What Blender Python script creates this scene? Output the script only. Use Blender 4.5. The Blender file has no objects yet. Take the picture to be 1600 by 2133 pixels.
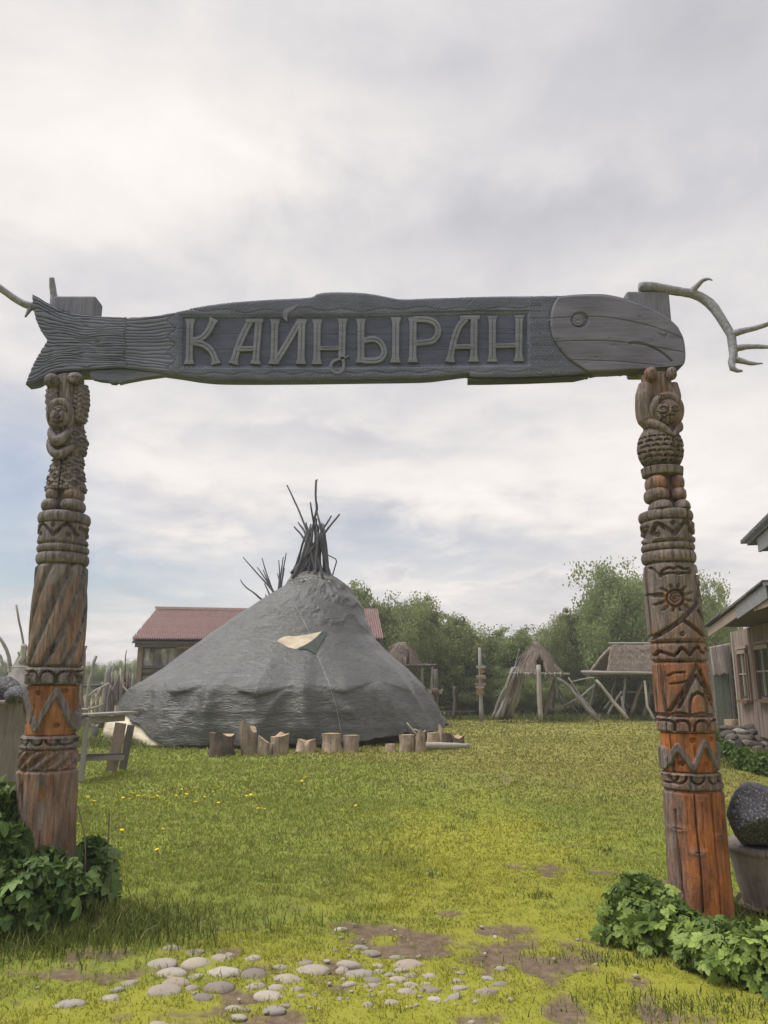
import bpy, math, random
import numpy as np
from mathutils import Vector
from mathutils.bvhtree import BVHTree

random.seed(7)
rng = np.random.default_rng(11)
SC = bpy.context.scene
COL = SC.collection
R = math.radians

# ------------------------------------------------------------------ camera
FPX, IW, IH = 1602.0, 1600.0, 2133.0          # focal length of the phone lens, in photo pixels
CAMH, PITCH = 1.5, R(12.6)
cam_d = bpy.data.cameras.new('camera')
cam_d.sensor_fit = 'VERTICAL'; cam_d.sensor_height = 24.0; cam_d.lens = FPX / IH * 24.0
cam_d.clip_start = 0.05; cam_d.clip_end = 3000
cam = bpy.data.objects.new('camera', cam_d); COL.objects.link(cam)
cam.location = (0, 0, CAMH); cam.rotation_euler = (R(90) + PITCH, 0, 0)
SC.camera = cam
SC.render.resolution_x, SC.render.resolution_y = 768, 1024

# ------------------------------------------------------------------ view
SC.view_settings.view_transform = 'Standard'
SC.view_settings.look = 'None'
SC.view_settings.gamma = 1.0
SC.view_settings.exposure = 1.34
SC.view_settings.use_curve_mapping = False
SC.cycles.max_bounces = 4
SC.cycles.diffuse_bounces = 2
SC.cycles.transparent_max_bounces = 4

SUN_AZ, SUN_EL = R(-96), R(64)      # azimuth from +Y towards +X; light comes from high on the left

def ray(px, py):
    cx = (px - IW / 2) / FPX; cz = (IH / 2 - py) / FPX
    return np.array([cx, math.cos(PITCH) - cz * math.sin(PITCH), math.sin(PITCH) + cz * math.cos(PITCH)])
def at(px, py, Y):
    d = ray(px, py); t = Y / d[1]
    return np.array([d[0] * t, Y, CAMH + d[2] * t])
def gnd(px, py, z=0.0):
    d = ray(px, py); t = (z - CAMH) / d[2]
    return np.array([d[0] * t, d[1] * t, z])
def atv(PX, PY, Y):
    cx = (PX - IW / 2) / FPX; cz = (IH / 2 - PY) / FPX
    dy = math.cos(PITCH) - cz * math.sin(PITCH); dz = math.sin(PITCH) + cz * math.cos(PITCH)
    t = Y / dy
    return np.stack([cx * t, Y + 0 * t, CAMH + dz * t], -1)
def depth(P):
    return P[1] * math.cos(PITCH) + (P[2] - CAMH) * math.sin(PITCH)
def mpp(px, py, Y):
    return depth(at(px, py, Y)) / FPX

# ------------------------------------------------------------------ sky
def azel(px, py):
    d = ray(px, py); d = d / np.linalg.norm(d)
    return math.atan2(d[0], d[1]), math.asin(d[2])
def make_world():
    w = bpy.data.worlds.new('World'); SC.world = w; w.use_nodes = True
    nt = w.node_tree; nt.nodes.clear(); N = nt.nodes; L = nt.links
    def M(op, a, b=None, c=None, clamp=False):
        n = N.new('ShaderNodeMath'); n.operation = op; n.use_clamp = clamp
        for i, v in enumerate((a, b, c)):
            if v is None: continue
            if isinstance(v, (int, float)): n.inputs[i].default_value = v
            else: L.new(v, n.inputs[i])
        return n.outputs[0]
    tc = N.new('ShaderNodeTexCoord'); sep = N.new('ShaderNodeSeparateXYZ'); L.new(tc.outputs['Generated'], sep.inputs[0])
    x, y, z = sep.outputs
    az = M('ARCTAN2', x, y); el = M('ARCSINE', z)
    # flat cloud deck coordinates
    den = M('ADD', M('MAXIMUM', z, 0.0), 0.16)
    comb = N.new('ShaderNodeCombineXYZ'); L.new(M('DIVIDE', x, den), comb.inputs[0]); L.new(M('DIVIDE', y, den), comb.inputs[1])
    def noise(scale, detail, rough, seed):
        n = N.new('ShaderNodeTexNoise'); n.noise_dimensions = '4D'; n.inputs['W'].default_value = seed
        n.inputs['Scale'].default_value = scale; n.inputs['Detail'].default_value = detail; n.inputs['Roughness'].default_value = rough
        n.inputs['Distortion'].default_value = 0.4
        L.new(comb.outputs[0], n.inputs['Vector']); return n.outputs['Fac']
    n1 = noise(1.0, 6, 0.52, 3.1); n2 = noise(2.4, 7, 0.58, 8.7); n3 = noise(0.8, 3, 0.5, 1.3); n4 = noise(5.5, 6, 0.6, 4.4)
    azw = M('ADD', az, M('MULTIPLY', M('SUBTRACT', n1, 0.5), 0.30))
    elw = M('ADD', el, M('MULTIPLY', M('SUBTRACT', n2, 0.5), 0.20))
    def blob(px, py, sx, sy, amp):
        a, e = azel(px, py)
        u = M('DIVIDE', M('SUBTRACT', azw, a), sx / FPX); v = M('DIVIDE', M('SUBTRACT', elw, e), sy / FPX)
        g = M('EXPONENT', M('MULTIPLY', M('ADD', M('MULTIPLY', u, u), M('MULTIPLY', v, v)), -1.0))
        return M('MULTIPLY', g, amp)
    t = M('ADD', 0.51, M('MULTIPLY', M('SUBTRACT', n1, 0.5), 0.40))
    t = M('ADD', t, M('MULTIPLY', M('SUBTRACT', n2, 0.5), 0.75))
    t = M('ADD', t, M('MULTIPLY', M('SUBTRACT', n4, 0.5), 0.55))
    for b in [(300, 190, 460, 220, .15), (60, 330, 260, 120, .18), (720, 260, 360, 100, .18), (560, 380, 300, 90, .10), (1150, 60, 560, 160, -.20), (950, 480, 620, 75, -.20),
              (1480, 160, 260, 200, -.20), (250, 470, 500, 50, .10), (850, 130, 250, 60, -.12), (1250, 440, 420, 40, -.14), (1500, 380, 300, 90, .10), (400, 560, 500, 60, -.08), (700, 1030, 520, 70, .24), (1450, 980, 330, 150, .32), (330, 960, 180, 50, .18), (980, 1010, 240, 40, .16),
              (640, 900, 420, 45, -.10), (900, 1140, 600, 50, -.05), (1050, 1205, 500, 14, .14), (250, 1330, 400, 40, .14), (620, 870, 300, 22, .1), (1180, 905, 200, 20, .10)]:
        t = M('ADD', t, blob(*b))
    ramp = N.new('ShaderNodeValToRGB'); L.new(t, ramp.inputs[0])
    e = ramp.color_ramp.elements
    cols = [(0.0, (.43, .425, .455)), (.30, (.53, .52, .54)), (.52, (.64, .618, .618)), (.72, (.755, .712, .685)), (.88, (.81, .765, .735)), (1.0, (.85, .81, .785))]
    e[0].position, e[0].color = cols[0][0], (*cols[0][1], 1)
    e[1].position, e[1].color = cols[-1][0], (*cols[-1][1], 1)
    for p, c in cols[1:-1]:
        q = e.new(p); q.color = (*c, 1)
    sky = N.new('ShaderNodeTexSky'); sky.sky_type = 'NISHITA'; sky.sun_disc = False
    sky.sun_elevation = SUN_EL; sky.sun_rotation = SUN_AZ; sky.air_density = 1.0; sky.dust_density = 1.5
    sc = N.new('ShaderNodeVectorMath'); sc.operation = 'SCALE'; sc.inputs['Scale'].default_value = 0.10; L.new(sky.outputs[0], sc.inputs[0])
    # thin places where the blue shows through, low over the horizon
    blue = M('ADD', blob(20, 960, 150, 130, .55), M('ADD', blob(180, 1220, 420, 55, .62), M('ADD', blob(760, 1150, 420, 50, .30), blob(10, 1120, 160, 120, .4))))
    blue = M('ADD', blue, M('MULTIPLY', M('SUBTRACT', n3, 0.55), 0.3))
    blue = M('MINIMUM', M('MAXIMUM', blue, 0.03), 0.75)
    mix = N.new('ShaderNodeMix'); mix.data_type = 'RGBA'
    L.new(blue, mix.inputs['Factor']); L.new(ramp.outputs[0], mix.inputs[6]); L.new(sc.outputs[0], mix.inputs[7])
    bg = N.new('ShaderNodeBackground'); L.new(mix.outputs[2], bg.inputs[0]); bg.inputs[1].default_value = 0.49
    out = N.new('ShaderNodeOutputWorld'); L.new(bg.outputs[0], out.inputs[0])
make_world()

sun_d = bpy.data.lights.new('sun', 'SUN'); sun_d.energy = 1.5; sun_d.angle = R(34); sun_d.color = (1.0, .95, .88)
sun = bpy.data.objects.new('sun', sun_d); COL.objects.link(sun)
_sd = Vector((math.sin(SUN_AZ) * math.cos(SUN_EL), math.cos(SUN_AZ) * math.cos(SUN_EL), math.sin(SUN_EL)))
sun.rotation_euler = _sd.to_track_quat('Z', 'Y').to_euler(); sun.location = (-20, -8, 25)

# ------------------------------------------------------------------ numeric helpers
def _h(i, j, k, s):
    n = (i.astype(np.int64) * 374761393 + j.astype(np.int64) * 668265263 + k.astype(np.int64) * 2147483647 + s * 974634577) & 0xffffffff
    n = ((n ^ (n >> 13)) * 1274126177) & 0xffffffff
    return ((n ^ (n >> 16)) & 0xffff) / 65535.0
def vnoise(x, y, z=0.0, s=0):
    x, y, z = np.broadcast_arrays(np.asarray(x, float), np.asarray(y, float), np.asarray(z, float))
    i, j, k = np.floor(x), np.floor(y), np.floor(z)
    fx, fy, fz = x - i, y - j, z - k
    fx, fy, fz = [f * f * (3 - 2 * f) for f in (fx, fy, fz)]
    r = 0
    for a in (0, 1):
        for b in (0, 1):
            for c in (0, 1):
                r = r + _h(i + a, j + b, k + c, s) * (fx if a else 1 - fx) * (fy if b else 1 - fy) * (fz if c else 1 - fz)
    return r
def fbm(x, y, z=0.0, o=4, s=0):
    r = 0; a = .5; t = 0
    for q in range(o):
        r = r + a * vnoise(np.asarray(x) * 2 ** q, np.asarray(y) * 2 ** q, np.asarray(z) * 2 ** q, s + q); t += a; a *= .5
    return r / t
def sst(a, b, x):
    t = np.clip((x - a) / (b - a), 0, 1); return t * t * (3 - 2 * t)
def dpoly(X, Y, pts, closed=False):
    d = np.full(np.shape(X), 1e9)
    P = list(pts) + ([pts[0]] if closed else [])
    for (ax, ay), (bx, by) in zip(P[:-1], P[1:]):
        vx, vy = bx - ax, by - ay; l2 = vx * vx + vy * vy + 1e-9
        t = np.clip(((X - ax) * vx + (Y - ay) * vy) / l2, 0, 1)
        d = np.minimum(d, np.hypot(X - ax - t * vx, Y - ay - t * vy))
    return d
def inpoly(X, Y, pts):
    r = np.zeros(np.shape(X), bool); n = len(pts)
    for i in range(n):
        ax, ay = pts[i]; bx, by = pts[(i + 1) % n]
        c = ((ay > Y) != (by > Y)) & (X < (bx - ax) * (Y - ay) / (by - ay + 1e-12) + ax)
        r ^= c
    return r
def spline(pts, n):
    """Catmull-Rom resample of a polyline of any dimension"""
    P = np.array(pts, float)
    if len(P) < 3:
        t = np.linspace(0, 1, n)[:, None]; return P[0] * (1 - t) + P[-1] * t
    Q = np.vstack([2 * P[0] - P[1], P, 2 * P[-1] - P[-2]])
    seg = np.r_[0, np.cumsum(np.linalg.norm(np.diff(P[:, :2], axis=0), axis=1) + 1e-6)]
    u = np.linspace(0, seg[-1], n); out = []
    for v in u:
        i = min(np.searchsorted(seg, v, 'right') - 1, len(P) - 2); t = (v - seg[i]) / (seg[i + 1] - seg[i])
        a, b, c, d = Q[i:i + 4]
        out.append(.5 * ((2 * b) + (-a + c) * t + (2 * a - 5 * b + 4 * c - d) * t * t + (-a + 3 * b - 3 * c + d) * t ** 3))
    return np.array(out)
def lin(pts, n):
    P = np.array(pts, float)
    seg = np.r_[0, np.cumsum(np.linalg.norm(np.diff(P, axis=0), axis=1))]; u = np.linspace(0, seg[-1], n)
    return np.stack([np.interp(u, seg, P[:, k]) for k in range(P.shape[1])], -1)

# ------------------------------------------------------------------ object helpers
def thing(name, label, cat, loc=(0, 0, 0), group=None, kind=None):
    o = bpy.data.objects.new(name, None); COL.objects.link(o); o.location = [float(v) for v in loc]
    o.empty_display_size = .2
    o['label'] = label
    if cat: o['category'] = cat
    if group: o['group'] = group
    if kind: o['kind'] = kind
    return o
def tag(o, label, cat, group=None):
    o['label'] = label; o['category'] = cat
    if group: o['group'] = group
    return o
def make_mesh(name, V, F, smooth=True, attrs=None):
    me = bpy.data.meshes.new(name)
    V = np.asarray(V, float).reshape(-1, 3)
    if isinstance(F, np.ndarray):
        n, k = F.shape
        me.vertices.add(len(V)); me.vertices.foreach_set('co', V.ravel())
        me.loops.add(n * k); me.loops.foreach_set('vertex_index', F.astype(np.int32).ravel())
        me.polygons.add(n); me.polygons.foreach_set('loop_start', np.arange(0, n * k, k, dtype=np.int32))
        try: me.polygons.foreach_set('loop_total', np.full(n, k, dtype=np.int32))
        except Exception: pass
    else:
        me.from_pydata([tuple(v) for v in V], [], [tuple(int(i) for i in f) for f in F])
    for k, v in (attrs or {}).items():
        v = np.asarray(v, np.float32)
        a = me.attributes.new(k, 'FLOAT', 'POINT'); a.data.foreach_set('value', v.ravel())
    me.update(calc_edges=True)
    me.polygons.foreach_set('use_smooth', np.full(len(me.polygons), smooth, bool))
    return me
def obj(name, V, F, mat, parent=None, smooth=True, attrs=None, origin=None):
    """one mesh object from WORLD coordinates; under a parent they are stored relative to it"""
    V = np.asarray(V, float).reshape(-1, 3)
    off = np.array(parent.location) if parent is not None else (np.array(origin, float) if origin is not None else np.zeros(3))
    me = make_mesh(name, V - off, F, smooth, attrs)
    if mat: me.materials.append(mat)
    o = bpy.data.objects.new(name, me); COL.objects.link(o)
    if parent is not None: o.parent = parent
    elif origin is not None: o.location = [float(v) for v in origin]
    return o
def sub(o_parent, name, V, F, mat, smooth=True, attrs=None):
    """sub-part: parent is a mesh child of a thing (children sit at their thing's origin)"""
    p = o_parent.parent
    off = np.array(p.location) if p is not None else np.array(o_parent.location)
    me = make_mesh(name, np.asarray(V, float).reshape(-1, 3) - off, F, smooth, attrs)
    if mat: me.materials.append(mat)
    o = bpy.data.objects.new(name, me); COL.objects.link(o); o.parent = o_parent
    return o
def grid_faces(nv, nu, wrap=False):
    i, j = np.meshgrid(np.arange(nv - 1), np.arange(nu if wrap else nu - 1), indexing='ij')
    j2 = (j + 1) % nu
    return np.stack([i * nu + j, (i + 1) * nu + j, (i + 1) * nu + j2, i * nu + j2], -1).reshape(-1, 4)
class MB:
    def __init__(s): s.V = []; s.F = []; s.n = 0
    def add(s, V, F):
        V = np.asarray(V, float).reshape(-1, 3); s.V.append(V); s.F += [tuple(int(i) + s.n for i in f) for f in F]; s.n += len(V); return s
    def box(s, c, sz, ax=None):
        ax = np.eye(3) if ax is None else np.array(ax, float)
        c = np.array(c, float); h = np.array(sz, float) / 2; V = []
        for a in (-1, 1):
            for b in (-1, 1):
                for d in (-1, 1): V.append(c + ax[0] * h[0] * a + ax[1] * h[1] * b + ax[2] * h[2] * d)
        return s.add(V, [(0, 1, 3, 2), (4, 6, 7, 5), (0, 4, 5, 1), (2, 3, 7, 6), (0, 2, 6, 4), (1, 5, 7, 3)])
    def tube(s, pts, rad, n=8, caps=True, jitter=0.0, flat=1.0):
        P = np.array(pts, float); m = len(P)
        rad = np.full(m, rad) if np.isscalar(rad) else np.interp(np.linspace(0, 1, m), np.linspace(0, 1, len(rad)), np.array(rad, float))
        V = []; up = np.array([0, 0, 1.0]); prev = None
        for i in range(m):
            t = P[min(i + 1, m - 1)] - P[max(i - 1, 0)]; t = t / (np.linalg.norm(t) + 1e-12)
            if prev is None:
                a = np.cross(t, up)
                if np.linalg.norm(a) < .05: a = np.cross(t, [1.0, 0, 0])
            else: a = prev - t * np.dot(prev, t)
            a = a / (np.linalg.norm(a) + 1e-12); prev = a; b = np.cross(t, a)
            for k in range(n):
                th = 2 * math.pi * k / n; rr = rad[i] * (1 + (random.uniform(-jitter, jitter) if jitter else 0))
                V.append(P[i] + (a * math.cos(th) + b * math.sin(th) * flat) * rr)
        F = [(i * n + k, i * n + (k + 1) % n, (i + 1) * n + (k + 1) % n, (i + 1) * n + k) for i in range(m - 1) for k in range(n)]
        if caps: F += [tuple(range(n - 1, -1, -1)), tuple((m - 1) * n + k for k in range(n))]
        return s.add(V, F)
    def beam(s, a, b, w, h, up=(0, 0, 1)):
        a = np.array(a, float); b = np.array(b, float); t = b - a; L = np.linalg.norm(t); t = t / L
        u = np.array(up, float); x = np.cross(t, u)
        if np.linalg.norm(x) < 1e-3: x = np.cross(t, [0, 1.0, 0])
        x /= np.linalg.norm(x); z = np.cross(x, t)
        return s.box((a + b) / 2, (w, L, h), (x, t, z))
    def prism(s, P, Q):
        n = len(P); V = list(P) + list(Q)
        return s.add(V, [tuple(range(n)), tuple(range(2 * n - 1, n - 1, -1))] + [(i, n + i, n + (i + 1) % n, (i + 1) % n) for i in range(n)])
    def build(s, name, mat, parent=None, smooth=False, origin=None):
        return obj(name, np.vstack(s.V), s.F, mat, parent, smooth, None, origin)
    def subbuild(s, name, mat, part, smooth=False):
        return sub(part, name, np.vstack(s.V), s.F, mat, smooth)
def stick(pts, r0, r1, n=7, m=7, wob=0.3):
    """points and radii of a crooked natural pole"""
    P = spline(pts, m) if len(pts) > 2 else lin(pts, m)
    L = np.linalg.norm(P[-1] - P[0]); amp = wob * (r0 + r1) / 2
    for i in range(1, m - 1): P[i] += np.array([random.gauss(0, 1), random.gauss(0, 1), random.gauss(0, .4)]) * amp
    return P, np.linspace(r0, r1, m) * np.array([random.uniform(.9, 1.12) for _ in range(m)])
def bevel(o, w=.006, seg=2):
    b = o.modifiers.new('bevel', 'BEVEL'); b.width = w; b.segments = seg; b.limit_method = 'ANGLE'
    return o

# ------------------------------------------------------------------ materials
class NT:
    def __init__(s, name):
        s.m = bpy.data.materials.new(name); s.m.use_nodes = True; s.t = s.m.node_tree; s.t.nodes.clear()
        s.out = s.new('ShaderNodeOutputMaterial')
    def new(s, k): return s.t.nodes.new(k)
    def link(s, a, b): s.t.links.new(a, b)
    def set(s, sock, v):
        if isinstance(v, bpy.types.NodeSocket): s.link(v, sock)
        elif isinstance(v, (tuple, list)) and len(v) == 3 and sock.type == 'RGBA': sock.default_value = (*v, 1)
        else: sock.default_value = v
    def math(s, op, a, b=None, c=None, clamp=False):
        n = s.new('ShaderNodeMath'); n.operation = op; n.use_clamp = clamp
        for i, v in enumerate((a, b, c)):
            if v is not None: s.set(n.inputs[i], v)
        return n.outputs[0]
    def pos(s, kind='Object', scale=(1, 1, 1), rot=(0, 0, 0)):
        if kind == 'World': v = s.new('ShaderNodeNewGeometry').outputs['Position']
        else: v = s.new('ShaderNodeTexCoord').outputs[kind]
        m = s.new('ShaderNodeMapping'); s.link(v, m.inputs[0]); m.inputs['Scale'].default_value = scale; m.inputs['Rotation'].default_value = rot
        return m.outputs[0]
    def noise(s, vec, scale, detail=4, rough=.55, dist=0.0, out='Fac'):
        n = s.new('ShaderNodeTexNoise'); s.link(vec, n.inputs['Vector']); n.inputs['Scale'].default_value = scale
        n.inputs['Detail'].default_value = detail; n.inputs['Roughness'].default_value = rough; n.inputs['Distortion'].default_value = dist
        return n.outputs[out]
    def voro(s, vec, scale, feature='F1', out='Distance'):
        n = s.new('ShaderNodeTexVoronoi'); n.feature = feature; s.link(vec, n.inputs['Vector']); n.inputs['Scale'].default_value = scale
        return n.outputs[out]
    def ramp(s, fac, stops):
        n = s.new('ShaderNodeValToRGB'); s.set(n.inputs[0], fac); e = n.color_ramp.elements
        def c4(c): return (c, c, c, 1) if isinstance(c, (int, float)) else (*c, 1)
        e[0].position, e[0].color = stops[0][0], c4(stops[0][1]); e[1].position, e[1].color = stops[-1][0], c4(stops[-1][1])
        for p, c in stops[1:-1]: e.new(p).color = c4(c)
        return n.outputs[0]
    def mix(s, f, a, b, mode='MIX'):
        n = s.new('ShaderNodeMix'); n.data_type = 'RGBA'; n.blend_type = mode
        s.set(n.inputs['Factor'], f); s.set(n.inputs[6], a); s.set(n.inputs[7], b); return n.outputs[2]
    def attr(s, name, out='Fac'):
        n = s.new('ShaderNodeAttribute'); n.attribute_name = name; return n.outputs[out]
    def objrand(s): return s.new('ShaderNodeObjectInfo').outputs['Random']
    def bump(s, h, strength=.4, dist=.01, normal=None):
        n = s.new('ShaderNodeBump'); n.inputs['Strength'].default_value = strength; n.inputs['Distance'].default_value = dist
        s.link(h, n.inputs['Height'])
        if normal is not None: s.link(normal, n.inputs['Normal'])
        return n.outputs[0]
    def bsdf(s, color, rough=.85, normal=None, spec=.25, **kw):
        n = s.new('ShaderNodeBsdfPrincipled'); s.set(n.inputs['Base Color'], color); s.set(n.inputs['Roughness'], rough)
        n.inputs['Specular IOR Level'].default_value = spec
        if normal is not None: s.link(normal, n.inputs['Normal'])
        for k, v in kw.items(): s.set(n.inputs[k], v)
        s.link(n.outputs[0], s.out.inputs[0]); return s.m
    def leaf(s, color, trans=.3, rough=.6, normal=None):
        p = s.new('ShaderNodeBsdfPrincipled'); s.set(p.inputs['Base Color'], color); p.inputs['Roughness'].default_value = rough
        p.inputs['Specular IOR Level'].default_value = .25
        t = s.new('ShaderNodeBsdfTranslucent'); s.set(t.inputs[0], color)
        m = s.new('ShaderNodeMixShader'); m.inputs[0].default_value = trans
        s.link(p.outputs[0], m.inputs[1]); s.link(t.outputs[0], m.inputs[2]); s.link(m.outputs[0], s.out.inputs[0]); return s.m

def wood(name, dark, light, grain='Z', fine=60, crack=.5, rough=.85, bumpd=.006, var=.25, kind='Object', spot=None):
    """weathered timber: long grain along one axis, drying cracks, blotches"""
    n = NT(name)
    st = {'Z': (1, 1, .07), 'X': (.07, 1, 1), 'Y': (1, .07, 1)}[grain]
    st2 = {'Z': (1, 1, .02), 'X': (.02, 1, 1), 'Y': (1, .02, 1)}[grain]
    v = n.pos(kind, st); v2 = n.pos(kind, st2); v0 = n.pos(kind)
    if kind == 'Object':   # every plank or pole its own piece of wood
        off = n.math('MULTIPLY', n.objrand(), 37.0)
        def sh(vec):
            a = n.new('ShaderNodeVectorMath'); a.operation = 'ADD'; n.link(vec, a.inputs[0]); n.link(off, a.inputs[1]); return a.outputs[0]
        v, v2, v0 = sh(v), sh(v2), sh(v0)
    g = n.noise(v, fine, 5, .65, .3); big = n.noise(v0, 3.0, 4, .6); cr = n.noise(v2, fine * .45, 3, .6, .5)
    col = n.ramp(g, [(.25, dark), (.75, light)])
    col = n.mix(n.ramp(big, [(.35, 0.0), (.7, 1.0)]), col, n.mix(.5, col, light), 'MIX')
    ck = n.ramp(cr, [(.30, 1.0), (.37, 0.0)])
    col = n.mix(n.math('MULTIPLY', ck, crack), col, tuple(c * .25 for c in dark))
    if spot: col = n.mix(n.ramp(n.noise(v0, 9, 5, .65), [(.52, 0.0), (.66, .8)]), col, spot)
    rv = n.math('ADD', 1 - var / 2, n.math('MULTIPLY', n.objrand(), var))
    h = n.new('ShaderNodeHueSaturation'); n.link(rv, h.inputs['Value']); n.link(col, h.inputs['Color'])
    hh = n.math('SUBTRACT', g, n.math('MULTIPLY', ck, 1.2))
    return n.bsdf(h.outputs[0], rough, n.bump(hh, .7, bumpd))
M = {}
M['grey_wood'] = wood('grey_wood', (.13, .12, .115), (.34, .325, .31))
M['pale_wood'] = wood('pale_wood', (.20, .185, .165), (.44, .41, .37))
M['dark_wood'] = wood('dark_wood', (.05, .045, .042), (.15, .135, .125))
M['brown_wood'] = wood('brown_wood', (.10, .075, .06), (.27, .205, .165))
M['stump_bark'] = wood('stump_bark', (.11, .080, .060), (.44, .345, .27), fine=22, bumpd=.05, crack=.8, var=.6, spot=(.42, .36, .30))
M['cut_wood'] = wood('cut_wood', (.26, .18, .12), (.46, .34, .23), fine=20, crack=.4)
M['plank_wall'] = wood('plank_wall', (.13, .098, .088), (.33, .262, .238), fine=45, crack=.55, var=.35)
M['fascia'] = wood('fascia', (.15, .155, .175), (.27, .28, .31), grain='Y', fine=40, crack=.2)
M['window_wood'] = wood('window_wood', (.10, .06, .045), (.22, .14, .105))
M['trim_pale'] = wood('trim_pale', (.22, .175, .15), (.36, .295, .255))
M['green_board'] = wood('green_board', (.10, .12, .105), (.20, .22, .195), crack=.3)
M['log_wood'] = wood('log_wood', (.06, .05, .045), (.17, .14, .125), grain='X')
M['roof_grey'] = wood('roof_grey', (.055, .055, .062), (.17, .17, .185), grain='Y', fine=30)
M['pole_dark'] = wood('pole_dark', (.035, .036, .045), (.10, .10, .115), fine=40, crack=.2)
# ================================================================== the gate
def post_material(name, g0, g1, o0, o1, orange_noise=.35):
    n = NT(name)
    v = n.pos('Object', (1, 1, .10)); v2 = n.pos('Object', (1, 1, .03)); v0 = n.pos('Object')
    g = n.noise(v, 55, 6, .65, .4); cr = n.noise(v2, 20, 3, .55, .6); big = n.noise(n.pos('Object', (1, 1, .35)), 9, 4, .6)
    grey = n.ramp(g, [(.30, g0), (.68, g1)])
    grey = n.mix(n.ramp(big, [(.36, .75), (.58, 0.0)]), grey, n.mix(.6, grey, g0))
    org = n.ramp(g, [(.22, o0), (.70, o1)])
    org = n.mix(n.ramp(big, [(.38, .92), (.60, 0.0)]), org, n.ramp(g, [(.2, (.05, .022, .014)), (.8, (.26, .10, .045))]))
    f = n.math('ADD', n.attr('tint'), n.math('MULTIPLY', n.math('SUBTRACT', n.noise(n.pos('Object', (1, 1, .25)), 14, 5, .65), .5), orange_noise * 3))
    f = n.ramp(f, [(.25, 0.0), (.80, 1.0)])
    col = n.mix(f, grey, org)
    # silver weathering specks and long drying checks
    sp = n.ramp(n.noise(v0, 90, 4, .7), [(.60, 0.0), (.72, .45)])
    col = n.mix(sp, col, (.33, .30, .28))
    ck = n.ramp(cr, [(.315, 1.0), (.355, 0.0)])
    col = n.mix(n.math('MULTIPLY', ck, .75), col, (.025, .018, .015))
    h = n.math('SUBTRACT', n.math('ADD', g, n.math('MULTIPLY', n.noise(v0, 45, 3), .5)), n.math('MULTIPLY', ck, 1.6))
    return n.bsdf(col, n.ramp(g, [(.2, .55), (.8, .8)]), n.bump(h, .9, .012), .3)
M['post_left'] = post_material('carved_post_left', (.046, .040, .043), (.270, .236, .240), (.15, .062, .026), (.44, .205, .085))
M['post_right'] = post_material('carved_post_right', (.048, .038, .037), (.280, .222, .208), (.17, .050, .016), (.52, .185, .055))

def sign_material(name, dark, light, fine=70):
    n = NT(name)
    v = n.pos('Object', (.05, 1, 1)); v0 = n.pos('Object'); v2 = n.pos('Object', (.015, 1, 1))
    g = n.noise(v, fine, 6, .68, .4); big = n.noise(n.pos('Object', (.35, 1, 1)), 5, 5, .65)
    col = n.ramp(g, [(.25, dark), (.75, light)])
    col = n.mix(n.ramp(big, [(.42, 0.0), (.72, .6)]), col, tuple(min(1, c * 1.25) for c in light))
    ck = n.ramp(n.noise(v2, 28, 3, .55, .4), [(.28, 1.0), (.33, 0.0)])
    col = n.mix(n.math('MULTIPLY', ck, .5), col, tuple(c * .4 for c in dark))
    return n.bsdf(col, .75, n.bump(n.math('SUBTRACT', g, ck), .5, .004), .3)
M['sign'] = sign_material('sign_wood', (.060, .066, .108), (.174, .186, .275))  # bluish haze veil over the board is put into these wood colours
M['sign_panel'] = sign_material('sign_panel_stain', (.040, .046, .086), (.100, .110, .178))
M['sign_head'] = sign_material('sign_head_wood', (.062, .063, .092), (.172, .172, .232), 45)
M['letter'] = sign_material('letter_wood', (.080, .084, .116), (.205, .214, .280))

SY = 5.60          # front face of the sign board
ST = .115          # its thickness
def curve01(pts, n):
    return spline(pts, n)
def coons(top, right, bottom, left, nu, nv):
    T, B, Lf, Rt = lin(spline(top, 300), nu), lin(spline(bottom, 300), nu), lin(left, nv), lin(spline(right, 200), nv)
    u = np.linspace(0, 1, nu)[None, :, None]; v = np.linspace(0, 1, nv)[:, None, None]
    S = (1 - v) * T[None] + v * B[None] + (1 - u) * Lf[:, None] + u * Rt[:, None]
    S -= (1 - u) * (1 - v) * T[0] + u * (1 - v) * T[-1] + (1 - u) * v * B[0] + u * v * B[-1]
    return S[..., 0], S[..., 1], np.broadcast_to(u[..., 0], S.shape[:2]), np.broadcast_to(v[..., 0], S.shape[:2])
def slab(PX, PY, H, thick=ST, y0=SY):
    """carved front sheet + sides + back. H = relief in metres towards the viewer"""
    nv, nu = PX.shape
    base = atv(PX, PY, y0); V = base.copy(); V[..., 1] -= H
    Fq = grid_faces(nv, nu)[:, ::-1]
    loop = [j for j in range(nu)] + [i * nu + nu - 1 for i in range(1, nv)] + [(nv - 1) * nu + j for j in range(nu - 2, -1, -1)] + [i * nu for i in range(nv - 2, 0, -1)]
    bk = base.reshape(-1, 3)[loop].copy(); bk[:, 1] += thick
    n0 = nv * nu; m = len(loop)
    F = [tuple(f) for f in Fq.tolist()]
    F += [(loop[k], loop[(k + 1) % m], n0 + (k + 1) % m, n0 + k) for k in range(m)]
    F.append(tuple(range(n0, n0 + m)))
    return np.vstack([V.reshape(-1, 3), bk]), F

# ---- the fish shaped name board
sg = thing('fish_sign', 'long carved grey wooden fish name board reading КАЙҢЫРАН across the top of the gate', 'sign', at(740, 790, SY))
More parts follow.
